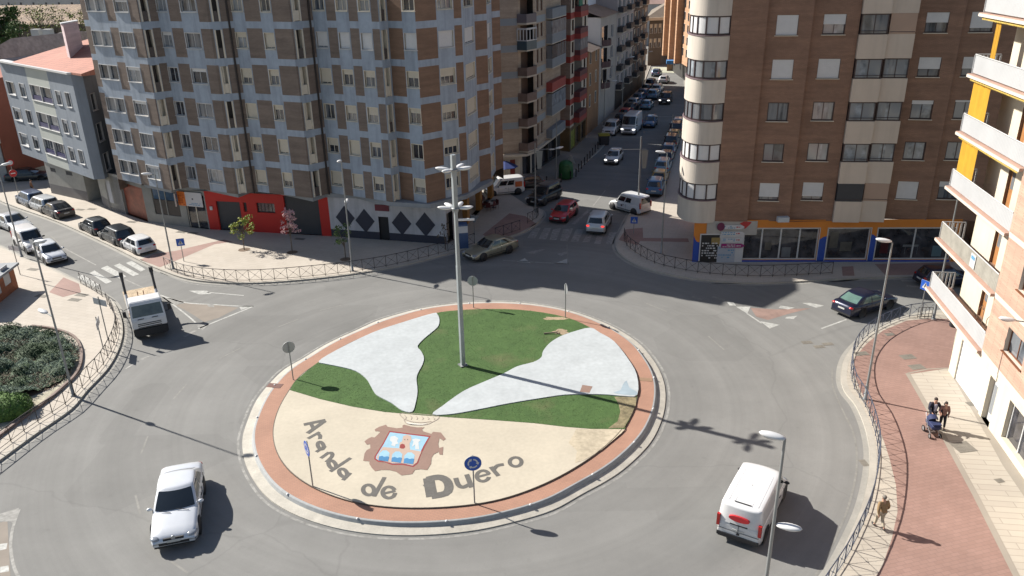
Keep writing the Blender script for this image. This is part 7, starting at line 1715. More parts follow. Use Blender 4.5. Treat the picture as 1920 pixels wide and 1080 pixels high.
def gantry(label, base, ytop, xl, yl, deg, zarm):
    b = G(*base, PZ); H = topz(base, ytop); t = thing('street_lamp', label, 'street lamp', tuple(b)); m = MB(); m.tube([(b.x, b.y, PZ), (b.x, b.y, H)], [.09, .06], 8); m.obj('pole', M_POLE, t)
    za = zarm; az = math.radians(deg); e = (b.x + math.cos(az) * xl, b.y + math.sin(az) * xl, za); m = MB(); m.tube([(b.x - math.cos(az) * .6, b.y - math.sin(az) * .6, za), e], .03, 6); m.obj('arm', M_POLE, t); lamp_head(t, e, az)
    m = MB(); m.add([(b.x + .1, b.y, za - .1), (b.x + .75, b.y + .02, za - .1), (b.x + .62, b.y + .02, za - 1.9), (b.x + .22, b.y, za - 1.9)], [(0, 1, 2, 3)]); m.add([(b.x + .1, b.y + .03, za - .1), (b.x + .75, b.y + .05, za - .1), (b.x + .62, b.y + .05, za - 1.9), (b.x + .22, b.y + .03, za - 1.9)], [(3, 2, 1, 0)]); m.obj('banner', mat('pale_banner', (.24, .26, .25), .8, var=.05), t)
gantry('lamp post with a pale banner at the cafe corner', (1004, 398), 268, 2.1, 0, 12, ZP(G(1004, 398, PZ), 281))
gantry('lamp post with a pale banner and long arm at the far right kerb', (1196, 398), 256, 2.1, 0, 178, ZP(G(1196, 398, PZ), 280))
for lb, bs, yt, dg in (('lamp post with a long arm beside the dark cars of the right row', (1258, 275), 214, 178), ('distant lamp post on the left beside the white block', (1132, 247), 150, 10), ('distant lamp post beyond the parked pickup', (1166, 212), 105, 10), ('very distant lamp post near the sunlight patch', (1204, 165), 95, 5)):
    b = G(*bs, PZ); z_ = ZP(b, yt); lamp(lb, bs, z_, [(z_ - .3, dg, 2.0 if 'long' in lb else 1.0)], r=.08)
# lamp head reaching in from beyond the right edge
_t, _z = PL(wA, wB, 1950, 607); _p = at(wA, wB, _t, 0); _q = at(wA, wB, _t, 1.1)
t = thing('wall_lamp', 'white lamp head on a bracket arm at the right edge of the salmon wall', 'wall lamp', (_p[0], _p[1], _z)); m = MB(); m.tube([(_p[0], _p[1], _z), (_q[0], _q[1], _z + .1)], .035, 6); m.obj('arm', M_POLE, t); lamp_head(t, (_q[0], _q[1], _z + .1), math.atan2(_q[1] - _p[1], _q[0] - _p[0]), .8)
# ----------------------------------------------------------------- central mast
mb_ = G(868, 685, IZ); mt = thing('lighting_mast', 'tall grey lighting mast with two rings of white lamps on the lawn', 'lighting mast', tuple(mb_))
Hm = ZP(mb_, 290)
m = MB(); m.box((mb_.x, mb_.y, IZ + (Hm - IZ) * .25), (.25, .25, (Hm - IZ) * .5), .5, taper=.9); m.box((mb_.x, mb_.y, IZ + (Hm - IZ) * .62), (.20, .20, (Hm - IZ) * .26), .5, taper=.9); m.box((mb_.x, mb_.y, IZ + (Hm - IZ) * .875), (.25, .25, (Hm - IZ) * .25), .5)
m.obj('pole', mat('mast_grey', (.27, .30, .31), .55, .3, var=.1, scale=.6), mt)
m = MB(); m.box((mb_.x, mb_.y, IZ + .04), (.5, .5, .05), .5); m.obj('base_plate', M_POLE, mt)
zu, zl_ = ZP(mb_, 318), ZP(mb_, 391)
for z_, degs in ((zu, (178, 60, 4, 236)), (zl_, (182, 70, -4, 130))):
    m = MB(); m.lathe((mb_.x, mb_.y, z_), [(.14, -.05), (.24, -.05), (.24, .05), (.14, .05)], 12); m.obj('lamp_ring', M_POLE, mt)
    for dg in degs:
        az = math.radians(dg); lamp_head(mt, (mb_.x + math.cos(az) * .24, mb_.y + math.sin(az) * .24, z_), az, .85)
zc = ZP(mb_, 412); m = MB(); m.box((mb_.x + .6, mb_.y, zc), (.95, .08, .13), .05); m.obj('bracket', M_HEAD, mt)
# ================================================================= road signs
M_SBLUE = mat('sign_blue', (.02, .09, .42), .4, var=.03); M_SWHITE = mat('sign_white', (.55, .55, .55), .4, var=0); M_SBACK = mat('sign_back', (.36, .37, .38), .5, .3, var=.06); M_SRED = mat('sign_red', (.45, .015, .02), .4, var=0)
def sign(label, base, ytop, az, shape='round', size=.33, face=None, z=PZ, marks=None, tilt=0):
    """az: heading the face looks towards"""
    b = G(*base, z); H = ZP(b, ytop); t = thing('road_sign', label, 'road sign', tuple(b)); m = MB(); m.tube([(b.x, b.y, z), (b.x, b.y, H)], .035, 8); m.obj('pole', M_POLE, t)
    a = math.radians(az); f = Vector((math.cos(a), math.sin(a), 0)); u = Vector((-f.y, f.x, 0)); C_ = Vector((b.x, b.y, H - size)) + f * .05
    W3 = lambda x, y, k=0.0: C_ + u * x + Vector((0, 0, y)) + f * k
    def plate(pts, k0, k1, mt_, name, par):
        m = MB(); n = len(pts); A = [W3(x, y, k1) for x, y in pts]; B = [W3(x, y, k0) for x, y in pts]; m.add(A + B, [tuple(range(n)), tuple(range(2 * n - 1, n - 1, -1))] + [(i, (i + 1) % n, (i + 1) % n + n, i + n) for i in range(n)]); return m.obj(name, mt_, par)
    if shape == 'round': out = [(size * math.cos(k * math.pi / 12), size * math.sin(k * math.pi / 12)) for k in range(24)]
    elif shape == 'square': out = [(-size, -size), (size, -size), (size, size), (-size, size)]
    elif shape == 'tri': out = [(-size * 1.1, -size * .8), (size * 1.1, -size * .8), (0, size)]
    elif shape == 'yield': out = [(-size * 1.1, size * .8), (0, -size), (size * 1.1, size * .8)]
    elif shape == 'board': out = [(-size * 1.6, -size * .55), (size * 1.6, -size * .55), (size * 1.6, size * .55), (-size * 1.6, size * .55)]
    pl = plate(out, -.02, 0, M_SBACK if shape != 'board' else M_SWHITE, 'plate', t)
    fin = [(x * .97, y * .97) for x, y in out]
    if face: plate(fin, .001, .006, face, 'sign_face', pl)
    if marks == 'roundabout':
        for k in range(3):
            m = MB(); q = []
            for j in range(8): an = math.radians(120 * k + 10 + 75 * j / 7); q.append((an, ))
            R0, R1 = size * .45, size * .62
            A = [W3(R0 * math.cos(a_[0]), R0 * math.sin(a_[0]), .011) for a_ in q]; B = [W3(R1 * math.cos(a_[0]), R1 * math.sin(a_[0]), .011) for a_ in q]
            m.add(A + B, [(i, i + 1, i + 9, i + 8) for i in range(7)])
            an = math.radians(120 * k + 10); R_ = size * .535; tx, ty = math.sin(an), -math.cos(an)
            m.add([W3((R_ - size * .22) * math.cos(an), (R_ - size * .22) * math.sin(an), .011), W3((R_ + size * .22) * math.cos(an), (R_ + size * .22) * math.sin(an), .011), W3(R_ * math.cos(an) + tx * size * .34, R_ * math.sin(an) + ty * size * .34, .011)], [(0, 1, 2)])
            m.obj('arrow', M_SWHITE, pl)
    if marks == 'crossing':
        plate([(-size * .66, -size * .6), (size * .66, -size * .6), (0, size * .62)], .008, .012, M_SWHITE, 'triangle', pl)
        m = MB()
        for seg in (((0, .28), (0, -.05)), ((0, -.05), (-.2, -.4)), ((0, -.05), (.17, -.4)), ((0, .15), (-.16, -.02)), ((0, .15), (.15, .02))):
            m.tube([W3(seg[0][0] * size, seg[0][1] * size, .02), W3(seg[1][0] * size, seg[1][1] * size, .02)], .018, 5)
        m.ellip(W3(0, .36 * size, .02), (.03, .03, .03), 6, 4); m.obj('walking_figure', M_TRIM, pl)
    if marks == 'noentry': plate([(-size * .6, -size * .14), (size * .6, -size * .14), (size * .6, size * .14), (-size * .6, size * .14)], .008, .012, M_SWHITE, 'bar', pl)
    if marks == 'ban': plate([(x * .72, y * .72) for x, y in out], .008, .012, M_SWHITE, 'disc', pl)
    return t
sign('round blue roundabout sign with three white arrows beside the word DUERO', (890, 945), 854, -84, 'round', .40, M_SBLUE, IZ - .08, 'roundabout')
sign('round blue roundabout sign turned aside over the word ARANDA', (587, 914), 827, 212, 'round', .40, M_SBLUE, IZ - .08, 'roundabout')
sign('grey backed round sign at the left rim of the island', (550, 712), 641, 118, 'round', .38, M_SBLUE, IZ - .08, 'roundabout')
sign('grey backed round sign at the far rim behind the mast', (888, 577), 518, 82, 'round', .38, M_SBLUE, IZ - .08, 'roundabout')
sign('round sign seen edge-on at the far right rim of the island', (1060, 597), 532, 12, 'round', .38, M_SBLUE, IZ - .08, 'roundabout')
sign('blue square pedestrian crossing sign behind the north-west railing', (345, 490), 447, -75, 'square', .33, M_SBLUE, PZ, 'crossing')
sign('blue square pedestrian crossing sign on the north-east corner', (1188, 438), 406, -100, 'square', .33, M_SBLUE, PZ, 'crossing')
sign('blue square pedestrian crossing sign beside the lowest right balcony', (1724, 597), 526, 205, 'square', .36, M_SBLUE, PZ, 'crossing')
sg_ = sign('pair of red prohibition discs on one pole at the far left', (34, 362), 318, -40, 'round', .42, M_SRED, PZ, 'noentry')
b = G(34, 362, PZ); H = ZP(b, 309); m = MB(); m.tube([(b.x, b.y, H - .8), (b.x, b.y, H + .3)], .03, 6); m.obj('pole', M_POLE, sg_)
m = MB(); f = Vector((math.cos(math.radians(-40)), math.sin(math.radians(-40)), 0)); u = Vector((-f.y, f.x, 0)); C_ = Vector((b.x, b.y, H + .25)) + f * .05; m.poly([C_ + u * .38 * math.cos(k * math.pi / 10) + Vector((0, 0, .38 * math.sin(k * math.pi / 10))) for k in range(20)]); m.obj('plate', M_SRED, sg_)
m = MB(); m.poly([C_ + f * .01 + u * .26 * math.cos(k * math.pi / 10) + Vector((0, 0, .26 * math.sin(k * math.pi / 10))) for k in range(20)]); m.obj('disc', M_SWHITE, sg_)
sign('triangular give way sign seen from behind by the mast lamps', (890, 440), 402, 60, 'yield', .45, M_SRED, PZ)
sign('triangular warning sign beside the green container', (1070, 333), 290, 60, 'tri', .55, None, PZ)
sign('large white direction board facing away beside the lorry', (203, 638), 556, 62, 'board', .42, None, PZ)
sign('narrow white board seen edge-on below the direction board', (194, 655), 594, 20, 'board', .45, None, PZ)
sign('grey sign board on a thin post beside the silver hatchback', (38, 515), 458, 70, 'board', .36, None, PZ)
sign('white information board behind the silver hatchback', (84, 533), 447, 60, 'board', .4, None, PZ)
# ================================================================= street clutter
def simple(name, label, cat, px, py, fn, mt_, z=PZ, group=None):
    p = G(px, py, z); m = MB(); fn(m); o = m.obj(name, mt_, None, label=label, cat=cat, group=group); o.location = p; return o
simple('recycling_container', 'dark green recycling container beside the far street bollards', 'container', 1061, 333, lambda m: (m.lathe((0, 0, 0), [(.8, 0), (.85, .1), (.85, 1.5), (.7, 1.85), (.3, 2.05), (.01, 2.1)], 14), m.box((0, -.8, 1.45), (.5, .15, .25))), mat('container_green', (.02, .10, .03), .5, var=.1))
wl = simple('litter_bin', 'small dark litter bin beside the garage corner on the right', 'litter bin', 1787, 612, lambda m: (m.lathe((0, 0, 0), [(.22, 0), (.26, .05), (.28, .75), (.3, .8), (.05, .9), (.01, .9)], 12),), M_DARKM)
yb = simple('waste_bin', 'dark wheeled bin with a yellow lid beside the white pickup', 'waste bin', 1132, 270, lambda m: (m.box((0, 0, .6), (1.3, 1.0, 1.2), taper=1.1),), M_DARKM); m = MB(); m.box((0, 0, 1.3), (1.5, 1.2, .2)); m.box((0, -.2, 1.45), (1.1, .7, .12)); m.obj('lid', mat('bin_yellow', (.34, .30, .05), .6, var=.1), yb, world=False)
ph = thing('phone_booth', 'blue and white telephone kiosk behind the mast at the entrance corner', 'phone booth', tuple(G(868, 463, PZ))); m = MB(); p = G(868, 463, PZ); m.box((p.x, p.y, PZ + 1.1), (.9, .8, 2.2), .2); m.obj('body', mat('booth_blue', (.06, .10, .20), .4, var=.1), ph); m = MB(); m.box((p.x - .05, p.y - .42, PZ + 1.75), (1.15, .06, .6), .2); m.obj('panel', M_SWHITE, ph)
# cafe terrace
M_CHAIRD = mat('cafe_dark_red', (.10, .02, .02), .6, var=.15)
def cafe_chair(m, x, y, a):
    c, s = math.cos(a), math.sin(a); T = lambda u, v, z: (x + c * u - s * v, y + s * u + c * v, z)
    m.box(T(0, 0, .45), (.42, .42, .05), a)
    m.box(T(-.2, 0, .72), (.04, .42, .45), a)
    for u in (-.18, .18):
        for v in (-.18, .18): m.tube([T(u, v, 0), T(u, v, .44)], .015, 4)
for i, (x, y) in enumerate(((908, 391), (917, 396), (924, 393), (930, 391), (905, 383), (912, 385))):
    p = G(x, y, PZ); m = MB(); cafe_chair(m, 0, 0, i * 1.3); o = m.obj('cafe_chair', M_CHAIRD, None, cat='chair', label='dark red cafe chair on the terrace beside the banded block', group='cafe chairs on the corner terrace'); o.location = p
for i, (x, y) in enumerate(((912, 389), (926, 389))):
    p = G(x, y, PZ); m = MB(); m.lathe((0, 0, 0), [(.25, 0), (.03, .03), (.03, .7), (.38, .71), (.38, .74), (.01, .74)], 12); o = m.obj('cafe_table', M_DARKM, None, cat='table', label=['round cafe table nearer the pillars', 'round cafe table farther from the pillars'][i], group='cafe tables'); o.location = p
for i, (x, y, cc, lb) in enumerate(((930, 342, (.36, .10, .03), 'orange cafe parasol in front of the corner shop'), (948, 344, (.02, .04, .16), 'navy blue cafe parasol beside the orange one'))):
    p = G(x, y, PZ); t = thing('parasol', lb, 'parasol', tuple(p)); m = MB(); m.tube([(p.x, p.y, PZ), (p.x, p.y, 2.7)], .03, 6); m.obj('pole', M_POLE, t); m = MB(); m.lathe((p.x, p.y, 2.1), [(1.5, 0), (1.45, .05), (.05, .65), (.01, .68)], 8, smooth=False); m.obj('canopy', mat('parasol_%d' % i, cc, .8, var=.1), t)
tr = simple('trestle', 'low metal barrier standing by the red pavement corner', 'barrier', 1733, 596, lambda m: [m.tube([(x, 0, 0), (x, 0, .8)], .02, 5) for x in (-.5, -.25, 0, .25, .5)] + [m.tube([(-.5, 0, z), (.5, 0, z)], .02, 5) for z in (.1, .8)], M_RAIL)
# ================================================================= trees and planting
def leaf(m, p, s, r, mi=0):
    a = Vector((r.uniform(-1, 1), r.uniform(-1, 1), r.uniform(-1, 1))).normalized(); b = a.orthogonal().normalized() * s; c = a.cross(b).normalized() * s * .6
    p = Vector(p); m.add([p - b, p + c, p + b, p - c], [(0, 1, 2, 3)], mi)
M_BARK = mat('bark', (.11, .085, .065), .9, var=.2, scale=.3)
def small_tree(label, base, H, spread, mats, seed, n_l=420, clumps=22, z=PZ, cat='tree', low=.45, size=.10, name='young_tree', r0=.05):
    r = random.Random(seed); b = G(*base, z) if len(base) == 2 else Vector(base); t = thing(name, label, cat, tuple(b)); m = MB()
    top = Vector((b.x + r.uniform(-.1, .1), b.y, z + H * .62)); m.tube([(b.x, b.y, z), (b.x + .03, b.y, z + H * .35), tuple(top)], [r0, r0 * .8, r0 * .5], 7)
    tips = []
    for k in range(clumps):
        a = r.uniform(0, 6.28); q = r.uniform(.25, 1) ** .7; zz = r.uniform(low, 1.0); e = Vector((b.x + math.cos(a) * spread * q * (1.15 - .5 * abs(zz - .7)), b.y + math.sin(a) * spread * q * (1.15 - .5 * abs(zz - .7)), z + H * zz)); s = Vector((b.x, b.y, z + H * r.uniform(.35, .6)))
        m.tube([tuple(s), tuple(s.lerp(e, .55) + Vector((0, 0, .08 * H * .3))), tuple(e)], [r0 * .35, r0 * .22, r0 * .1], 4, caps=False); tips.append(e)
    m.obj('trunk', M_BARK, t); c = MB()
    for e in tips:
        cr = spread * r.uniform(.18, .34)
        for _ in range(n_l // clumps):
            v = Vector((r.gauss(0, 1), r.gauss(0, 1), r.gauss(0, .8))) * cr * .55; leaf(c, e + v, size * r.uniform(.6, 1.2), r, r.randrange(len(mats)))
    c.obj('crown', mats, t); return t
M_YG = mat('young_leaf_yellow', (.30, .32, .05), .7, var=.3, scale=.3); M_YG2 = mat('young_leaf_green', (.13, .20, .035), .7, var=.3, scale=.3); M_PK = mat('blossom_pink', (.50, .27, .30), .7, var=.15, scale=.3); M_PK2 = mat('blossom_pale', (.56, .40, .40), .7, var=.1)
M_GR1 = mat('leaf_mid_green', (.05, .10, .025), .8, var=.35, scale=.5); M_GR2 = mat('leaf_deep_green', (.028, .06, .018), .8, var=.3, scale=.5); M_GR3 = mat('leaf_light_green', (.12, .17, .05), .8, var=.3, scale=.5)
M_GR4 = mat('juniper_blue_green', (.075, .115, .08), .85, var=.3, scale=.5); M_GR5 = mat('juniper_brown', (.10, .075, .05), .9, var=.2)
small_tree('young tree with yellow green leaves in front of the red wall', (458, 468), 3.0, .95, [M_YG, M_YG, M_YG2], 3, 520, 26)
small_tree('young tree in pink blossom in front of the dark garage', (548, 473), 3.8, .75, [M_PK, M_PK2], 5, 620, 28, low=.5)
small_tree('small tree with green leaves in the shade beside the thin lamp', (648, 486), 3.0, .95, [M_GR3, M_GR1], 8, 300, 16, low=.5)
small_tree('bare young tree in the shade by the mast', (835, 468), 2.4, .6, [M_GR5], 9, 60, 10)
for i, (x, y, rx) in enumerate(((458, 468, .55), (548, 473, .5), (648, 486, .5))):
    p = G(x, y, PZ + .004); m = MB(); m.flat([(p.x + rx * math.cos(k * .7), p.y + rx * math.sin(k * .7)) for k in range(9)], PZ + .004); m.obj('tree_pit', M_EARTH, kind='structure')
# juniper bed
BED = [(-140, 640), (-60, 622), (0, 619), (50, 618), (95, 625), (130, 640), (147, 658), (147, 678), (136, 700), (118, 716), (85, 733), (50, 746), (20, 752), (-20, 760), (-140, 790)]
bed = [(p.x, p.y) for p in smooth_line([G(x, y, PZ) for x, y in BED], 3, True)]
m = MB(); m.flat(bed, PZ + .01); struct('planting_bed', m, M_EARTH)
out_ = [(p.x, p.y) for p in smooth_line([G(x, y, PZ) for x, y in [(60, 613), (100, 618), (138, 632), (152, 655), (152, 682), (141, 706), (122, 724), (95, 748), (62, 772), (30, 796), (-10, 826), (-60, 860)]], 4)]
m = MB(); m.ribbon(out_, .16, PZ + .16); 
n_ = len(out_)
for sgn in (-1, 1):
    e = []
    for i in range(n_):
        a, b_ = Vector(out_[max(0, i - 1)]), Vector(out_[min(n_ - 1, i + 1)]); tt_ = (b_ - a).normalized(); e.append((out_[i][0] - tt_.y * .08 * sgn, out_[i][1] + tt_.x * .08 * sgn))
    m.add([(*q, PZ + .16) for q in e] + [(*q, PZ) for q in e], [(i, i + 1, i + 1 + n_, i + n_) for i in range(n_ - 1)])
struct('bed_edging', m, mat('brown_edging', (.19, .14, .12), .85, var=.12))
m = MB(); m.flat([(p.x, p.y) for p in smooth_line([G(x, y, PZ + .012) for x, y in [(145, 672), (146, 695), (122, 722), (88, 748), (58, 770), (20, 798), (-30, 810), (-40, 770), (20, 756), (60, 744), (110, 722)]], 2, True)], PZ + .014); struct('bed_gravel', m, mat('cream_gravel', (.36, .33, .25), .95, var=.3, scale=.25, fine=.3, fscale=12))
r = random.Random(21); m = MB(); xs_ = [p[0] for p in bed]; ys_ = [p[1] for p in bed]; hum = [(r.uniform(min(xs_), max(xs_)), r.uniform(min(ys_), max(ys_)), r.uniform(.5, 1.1), r.uniform(.35, .75)) for _ in range(120)]
def hgt(x, y):
    h_ = .12
    for a, b_, rr2, hh in hum:
        d2 = ((x - a) ** 2 + (y - b_) ** 2) / rr2 ** 2
        if d2 < 1: h_ = max(h_, hh * (1 - d2) ** .6)
    return h_
# soft mound under the needles
gx0, gy0, gx1, gy1 = max(min(xs_), -52), min(ys_), max(xs_), max(ys_); st = .3; idx = {}
for i in range(int((gx1 - gx0) / st) + 1):
    for j in range(int((gy1 - gy0) / st) + 1):
        x, y = gx0 + i * st, gy0 + j * st
        if inside(x, y, bed): idx[(i, j)] = len(m.v); m.v.append((x, y, PZ + hgt(x, y) * .8))
for (i, j), k in list(idx.items()):
    if (i + 1, j) in idx and (i, j + 1) in idx and (i + 1, j + 1) in idx: m.f.append((k, idx[(i + 1, j)], idx[(i + 1, j + 1)], idx[(i, j + 1)])); m.m.append(1); m.s.append(True)
cnt = 0
while cnt < 26000:
    x, y = r.uniform(gx0, gx1), r.uniform(gy0, gy1)
    if not inside(x, y, bed): continue
    h_ = hgt(x, y); mi = 0 if math.sin(x * 1.3 + 2) + math.sin(y * 1.7) > -.3 else 1
    if h_ < .16: mi = 2 if r.random() < .6 else mi
    p = Vector((x, y, PZ + h_ * .8 + r.uniform(0, .14))); s = r.uniform(.05, .13); a = r.uniform(0, 6.28); b_ = Vector((math.cos(a), math.sin(a), r.uniform(.2, .9))) * s; c_ = Vector((-math.sin(a), math.cos(a), r.uniform(-.3, .6))) * s * .35
    m.add([p - c_, p + b_ * 1.2, p + c_], [(0, 1, 2)], mi); cnt += 1
m.obj('ground_cover', [M_GR4, M_GR2, M_GR5], kind='stuff')
# clipped hedge ball in the lower left corner
hc = G(4, 775, PZ); hb = thing('hedge', 'bright green rounded bush in the lower part of the bed', 'hedge', tuple(hc)); m = MB(); r = random.Random(4)
m.ellip((hc.x, hc.y, PZ + .3), (1.7, 1.25, .75), 16, 10)
for _ in range(7000):
    v = Vector((r.gauss(0, 1), r.gauss(0, 1), r.gauss(0, 1))).normalized()
    if v.z < -.1: continue
    k = r.uniform(.93, 1.08) + .06 * math.sin(9 * v.x + 5 * v.y); leaf(m, (hc.x + v.x * 1.72 * k, hc.y + v.y * 1.27 * k, PZ + .3 + v.z * .78 * k), r.uniform(.03, .07), r, 0 if r.random() < .7 else 1)
m.obj('foliage', [mat('leaf_bright_green', (.085, .16, .03), .8, var=.3, scale=.4), M_GR2], hb)
# trees behind the grey block
for lb, px, py, ytop, sp_, ms, sd_, nl, nc, sz in (('leafy green tree behind the brown roof at the top left', 8, 64, 16, 3.4, [M_GR1, M_GR3, M_GR2], 40, 4500, 60, .34), ('bare tree with first yellow leaves before the warehouse roof', 78, 60, 12, 4.5, [M_GR3, M_GR5, M_YG], 41, 900, 50, .24), ('thin yellow leaved tree beside the bare one before the warehouse', 104, 62, 14, 3.5, [M_YG, M_YG2, M_GR5], 42, 900, 40, .24), ('slender tree between the chimney and the banded block', 152, 70, 18, 2.6, [M_YG2, M_YG, M_GR5], 43, 900, 40, .22), ('bushy green tree low beside the brown roof', 36, 68, 40, 2.2, [M_GR3, M_GR1], 44, 1500, 40, .28)):
    q = G(px, py, 8.5); small_tree(lb, (q.x, q.y, 0), ZP(q, ytop), sp_, ms, sd_, nl, nc, z=0, low=.42, size=sz, name='tree', r0=.2)
# drainpipe under the lowest balcony corner is the lamp; a few bits on the lawn
simple('broken_post', 'broken piece of wood lying on the turf near the right leaf', 'post', 1042, 626, lambda m: (m.tube([(-.8, 0, .05), (0, .05, .1), (.3, -.1, .06)], [.05, .04, .03], 6), m.tube([(-.1, 0, .08), (.2, .25, .1)], .025, 5)), mat('weathered_wood', (.16, .13, .10), .9, var=.2), z=IZ)
# ================================================================= people
def skin_mesh(name, joints, edges, sub=2):
    """joints: {name: ((x, y, z), radius)}; edges between names; returns an evaluated skinned mesh"""
    ks = list(joints); me = bpy.data.meshes.new(name); me.from_pydata([joints[k][0] for k in ks], [(ks.index(a), ks.index(b)) for a, b in edges], [])
    o = bpy.data.objects.new('tmp', me); col.objects.link(o); md = o.modifiers.new('s', 'SKIN'); md.use_smooth_shade = True
    ly = me.skin_vertices[0].data
    for i, k in enumerate(ks): r = joints[k][1]; ly[i].radius = r if isinstance(r, tuple) else (r, r); ly[i].use_root = i == 0
    if sub: sb = o.modifiers.new('u', 'SUBSURF'); sb.levels = sub; sb.render_levels = sub
    dg = bpy.context.evaluated_depsgraph_get(); m = bpy.data.meshes.new_from_object(o.evaluated_get(dg)); m.name = name
    bpy.data.objects.remove(o); bpy.data.meshes.remove(me); return m
M_SKIN = mat('skin', (.42, .24, .17), .6, var=.04); M_HAIRD = mat('dark_hair', (.02, .013, .01), .7, var=.1); M_HAIRG = mat('grey_hair', (.16, .14, .12), .7, var=.1); M_SHOE = mat('dark_shoes', (.02, .018, .017), .5, var=0)
def person(label, base, ytop, az, H, top, trous, hair, pose, jacket_len=.52, shirt=None):
    b = G(*base, PZ + .01); t = thing('person', label, 'person', tuple(b), math.radians(az)); k = H / 1.75
    P = dict(pelvis=(0, 0, .95), waist=(0, 0, 1.10), chest=(.01, 0, 1.33), neck=(.02, 0, 1.50), head=(.04, 0, 1.58), crown=(.05, 0, 1.70))
    for s, n in ((1, 'l'), (-1, 'r')):
        P['hip' + n] = (0, s * .09, .90); P['knee' + n] = (pose['knee'][n][0], s * .10, pose['knee'][n][1]); P['ank' + n] = (pose['ank'][n][0], s * .10, pose['ank'][n][1]); P['toe' + n] = (pose['ank'][n][0] + .17, s * .12, max(.03, pose['ank'][n][1] - .05))
        P['sh' + n] = (0, s * .19, 1.42); P['el' + n] = tuple(pose['el'][n]); P['wr' + n] = tuple(pose['wr'][n])
    R = dict(pelvis=(.13, .10), waist=(.125, .095), chest=(.15, .11), neck=.055, head=.085, crown=.075, hipl=.09, hipr=.09, kneel=.058, kneer=.058, ankl=.04, ankr=.04, toel=.035, toer=.035, shl=.06, shr=.06, ell=.043, elr=.043, wrl=.028, wrr=.028)
    sc = lambda p: tuple(c * k for c in p); J = {n: (sc(P[n]), tuple(c * k for c in R[n]) if isinstance(R[n], tuple) else R[n] * k) for n in P}
    E = [('pelvis', 'waist'), ('waist', 'chest'), ('chest', 'neck'), ('neck', 'head'), ('head', 'crown')]
    for n in 'lr': E += [('pelvis', 'hip' + n), ('hip' + n, 'knee' + n), ('knee' + n, 'ank' + n), ('ank' + n, 'toe' + n), ('chest', 'sh' + n), ('sh' + n, 'el' + n), ('el' + n, 'wr' + n)]
    # hands: palm, five separate fingers
    for n, s in (('l', 1), ('r', -1)):
        w = Vector(P['wr' + n]); e = Vector(P['el' + n]); d = (w - e).normalized(); side = Vector((0, s, 0)); side = (side - d * side.dot(d)).normalized(); up = d.cross(side)
        palm = w + d * .05; J['palm' + n] = (sc(palm), (.032 * k, .022 * k)); E.append(('wr' + n, 'palm' + n))
        for i in range(4):
            q0 = palm + d * .035 + up * (.03 - .02 * i); ln = (.038, .045, .042, .033)[i]; q1 = q0 + d * ln; q2 = q1 + (d * .5 - side * .6).normalized() * ln * .8
            J[f'f{i}a' + n] = (sc(q1), .0095 * k); J[f'f{i}b' + n] = (sc(q2), .008 * k); E += [('palm' + n, f'f{i}a' + n), (f'f{i}a' + n, f'f{i}b' + n)]
        q1 = palm + up * .045 + d * .0; q2 = q1 + d * .04 + up * .01; J['ta' + n] = (sc(q1), .011 * k); J['tb' + n] = (sc(q2), .009 * k); E += [('palm' + n, 'ta' + n), ('ta' + n, 'tb' + n)]
    me = skin_mesh('person_body', J, E, 1); me.materials.append(M_SKIN); bd = link('body', me, t)
    bigger = lambda names, add: {n: (J[n][0], tuple(c + add for c in J[n][1]) if isinstance(J[n][1], tuple) else J[n][1] + add) for n in names}
    JJ = bigger(['waist', 'pelvis', 'chest', 'shl', 'shr', 'ell', 'elr'], .028 * k); lo = (sc((0, 0, .84)), (.155 * k, .12 * k)); JJ['hem'] = lo
    for n in 'lr': w = Vector(P['el' + n]).lerp(Vector(P['wr' + n]), .88); JJ['cuff' + n] = (sc(w), .047 * k)
    me = skin_mesh('jacket', JJ, [('waist', 'pelvis'), ('waist', 'chest'), ('pelvis', 'hem'), ('chest', 'shl'), ('chest', 'shr'), ('shl', 'ell'), ('shr', 'elr'), ('ell', 'cuffl'), ('elr', 'cuffr')], 2); me.materials.append(top); link('jacket', me, t)
    JT = bigger(['pelvis', 'hipl', 'hipr', 'kneel', 'kneer'], .018 * k)
    for n in 'lr': JT['an' + n] = (sc(Vector(P['knee' + n]).lerp(Vector(P['ank' + n]), .85)), .062 * k)
    me = skin_mesh('trousers', JT, [('pelvis', 'hipl'), ('pelvis', 'hipr'), ('hipl', 'kneel'), ('hipr', 'kneer'), ('kneel', 'anl'), ('kneer', 'anr')], 2); me.materials.append(trous); link('trousers', me, t)
    for n in 'lr':
        a, b_ = Vector(sc(P['ank' + n])), Vector(sc(P['toe' + n])); m = MB(); m.ellip(tuple(a.lerp(b_, .45) - Vector((0, 0, .015))), (.15 * k, .052 * k, .055 * k), 10, 6); m.obj('shoe', M_SHOE, t, world=False)
    hx, hy, hz = sc((.035, 0, 1.665)); m = MB(); m.ellip((hx - .012, 0, hz + .015), (.108 * k, .092 * k, .105 * k), 12, 8)
    if hair == M_HAIRD and H < 1.7: m.ellip((hx - .05, 0, hz - .06), (.09 * k, .10 * k, .12 * k), 12, 8)
    m.obj('hair', hair, t, world=False)
    m = MB(); m.ellip((hx + .02, 0, hz - .045), (.092 * k, .076 * k, .105 * k), 12, 9)
    m.ellip((hx + .113 * k, 0, hz - .05), (.018, .014, .025), 6, 4)
    for s in (1, -1): m.ellip((hx + .01, s * .08 * k, hz - .05), (.02, .012, .03), 6, 4)
    hd = m.obj('head', M_SKIN, t, world=False)
    m = MB()
    for s in (1, -1): m.ellip((hx + .104 * k, s * .032 * k, hz - .025), (.01, .013, .008), 6, 4)
    m.obj('eyes', M_HAIRD, hd, world=False)
    m = MB(); m.ellip((hx + .102 * k, 0, hz - .095), (.01, .026, .007), 6, 4); m.obj('mouth', mat('lips', (.28, .09, .07), .6, var=0), hd, world=False)
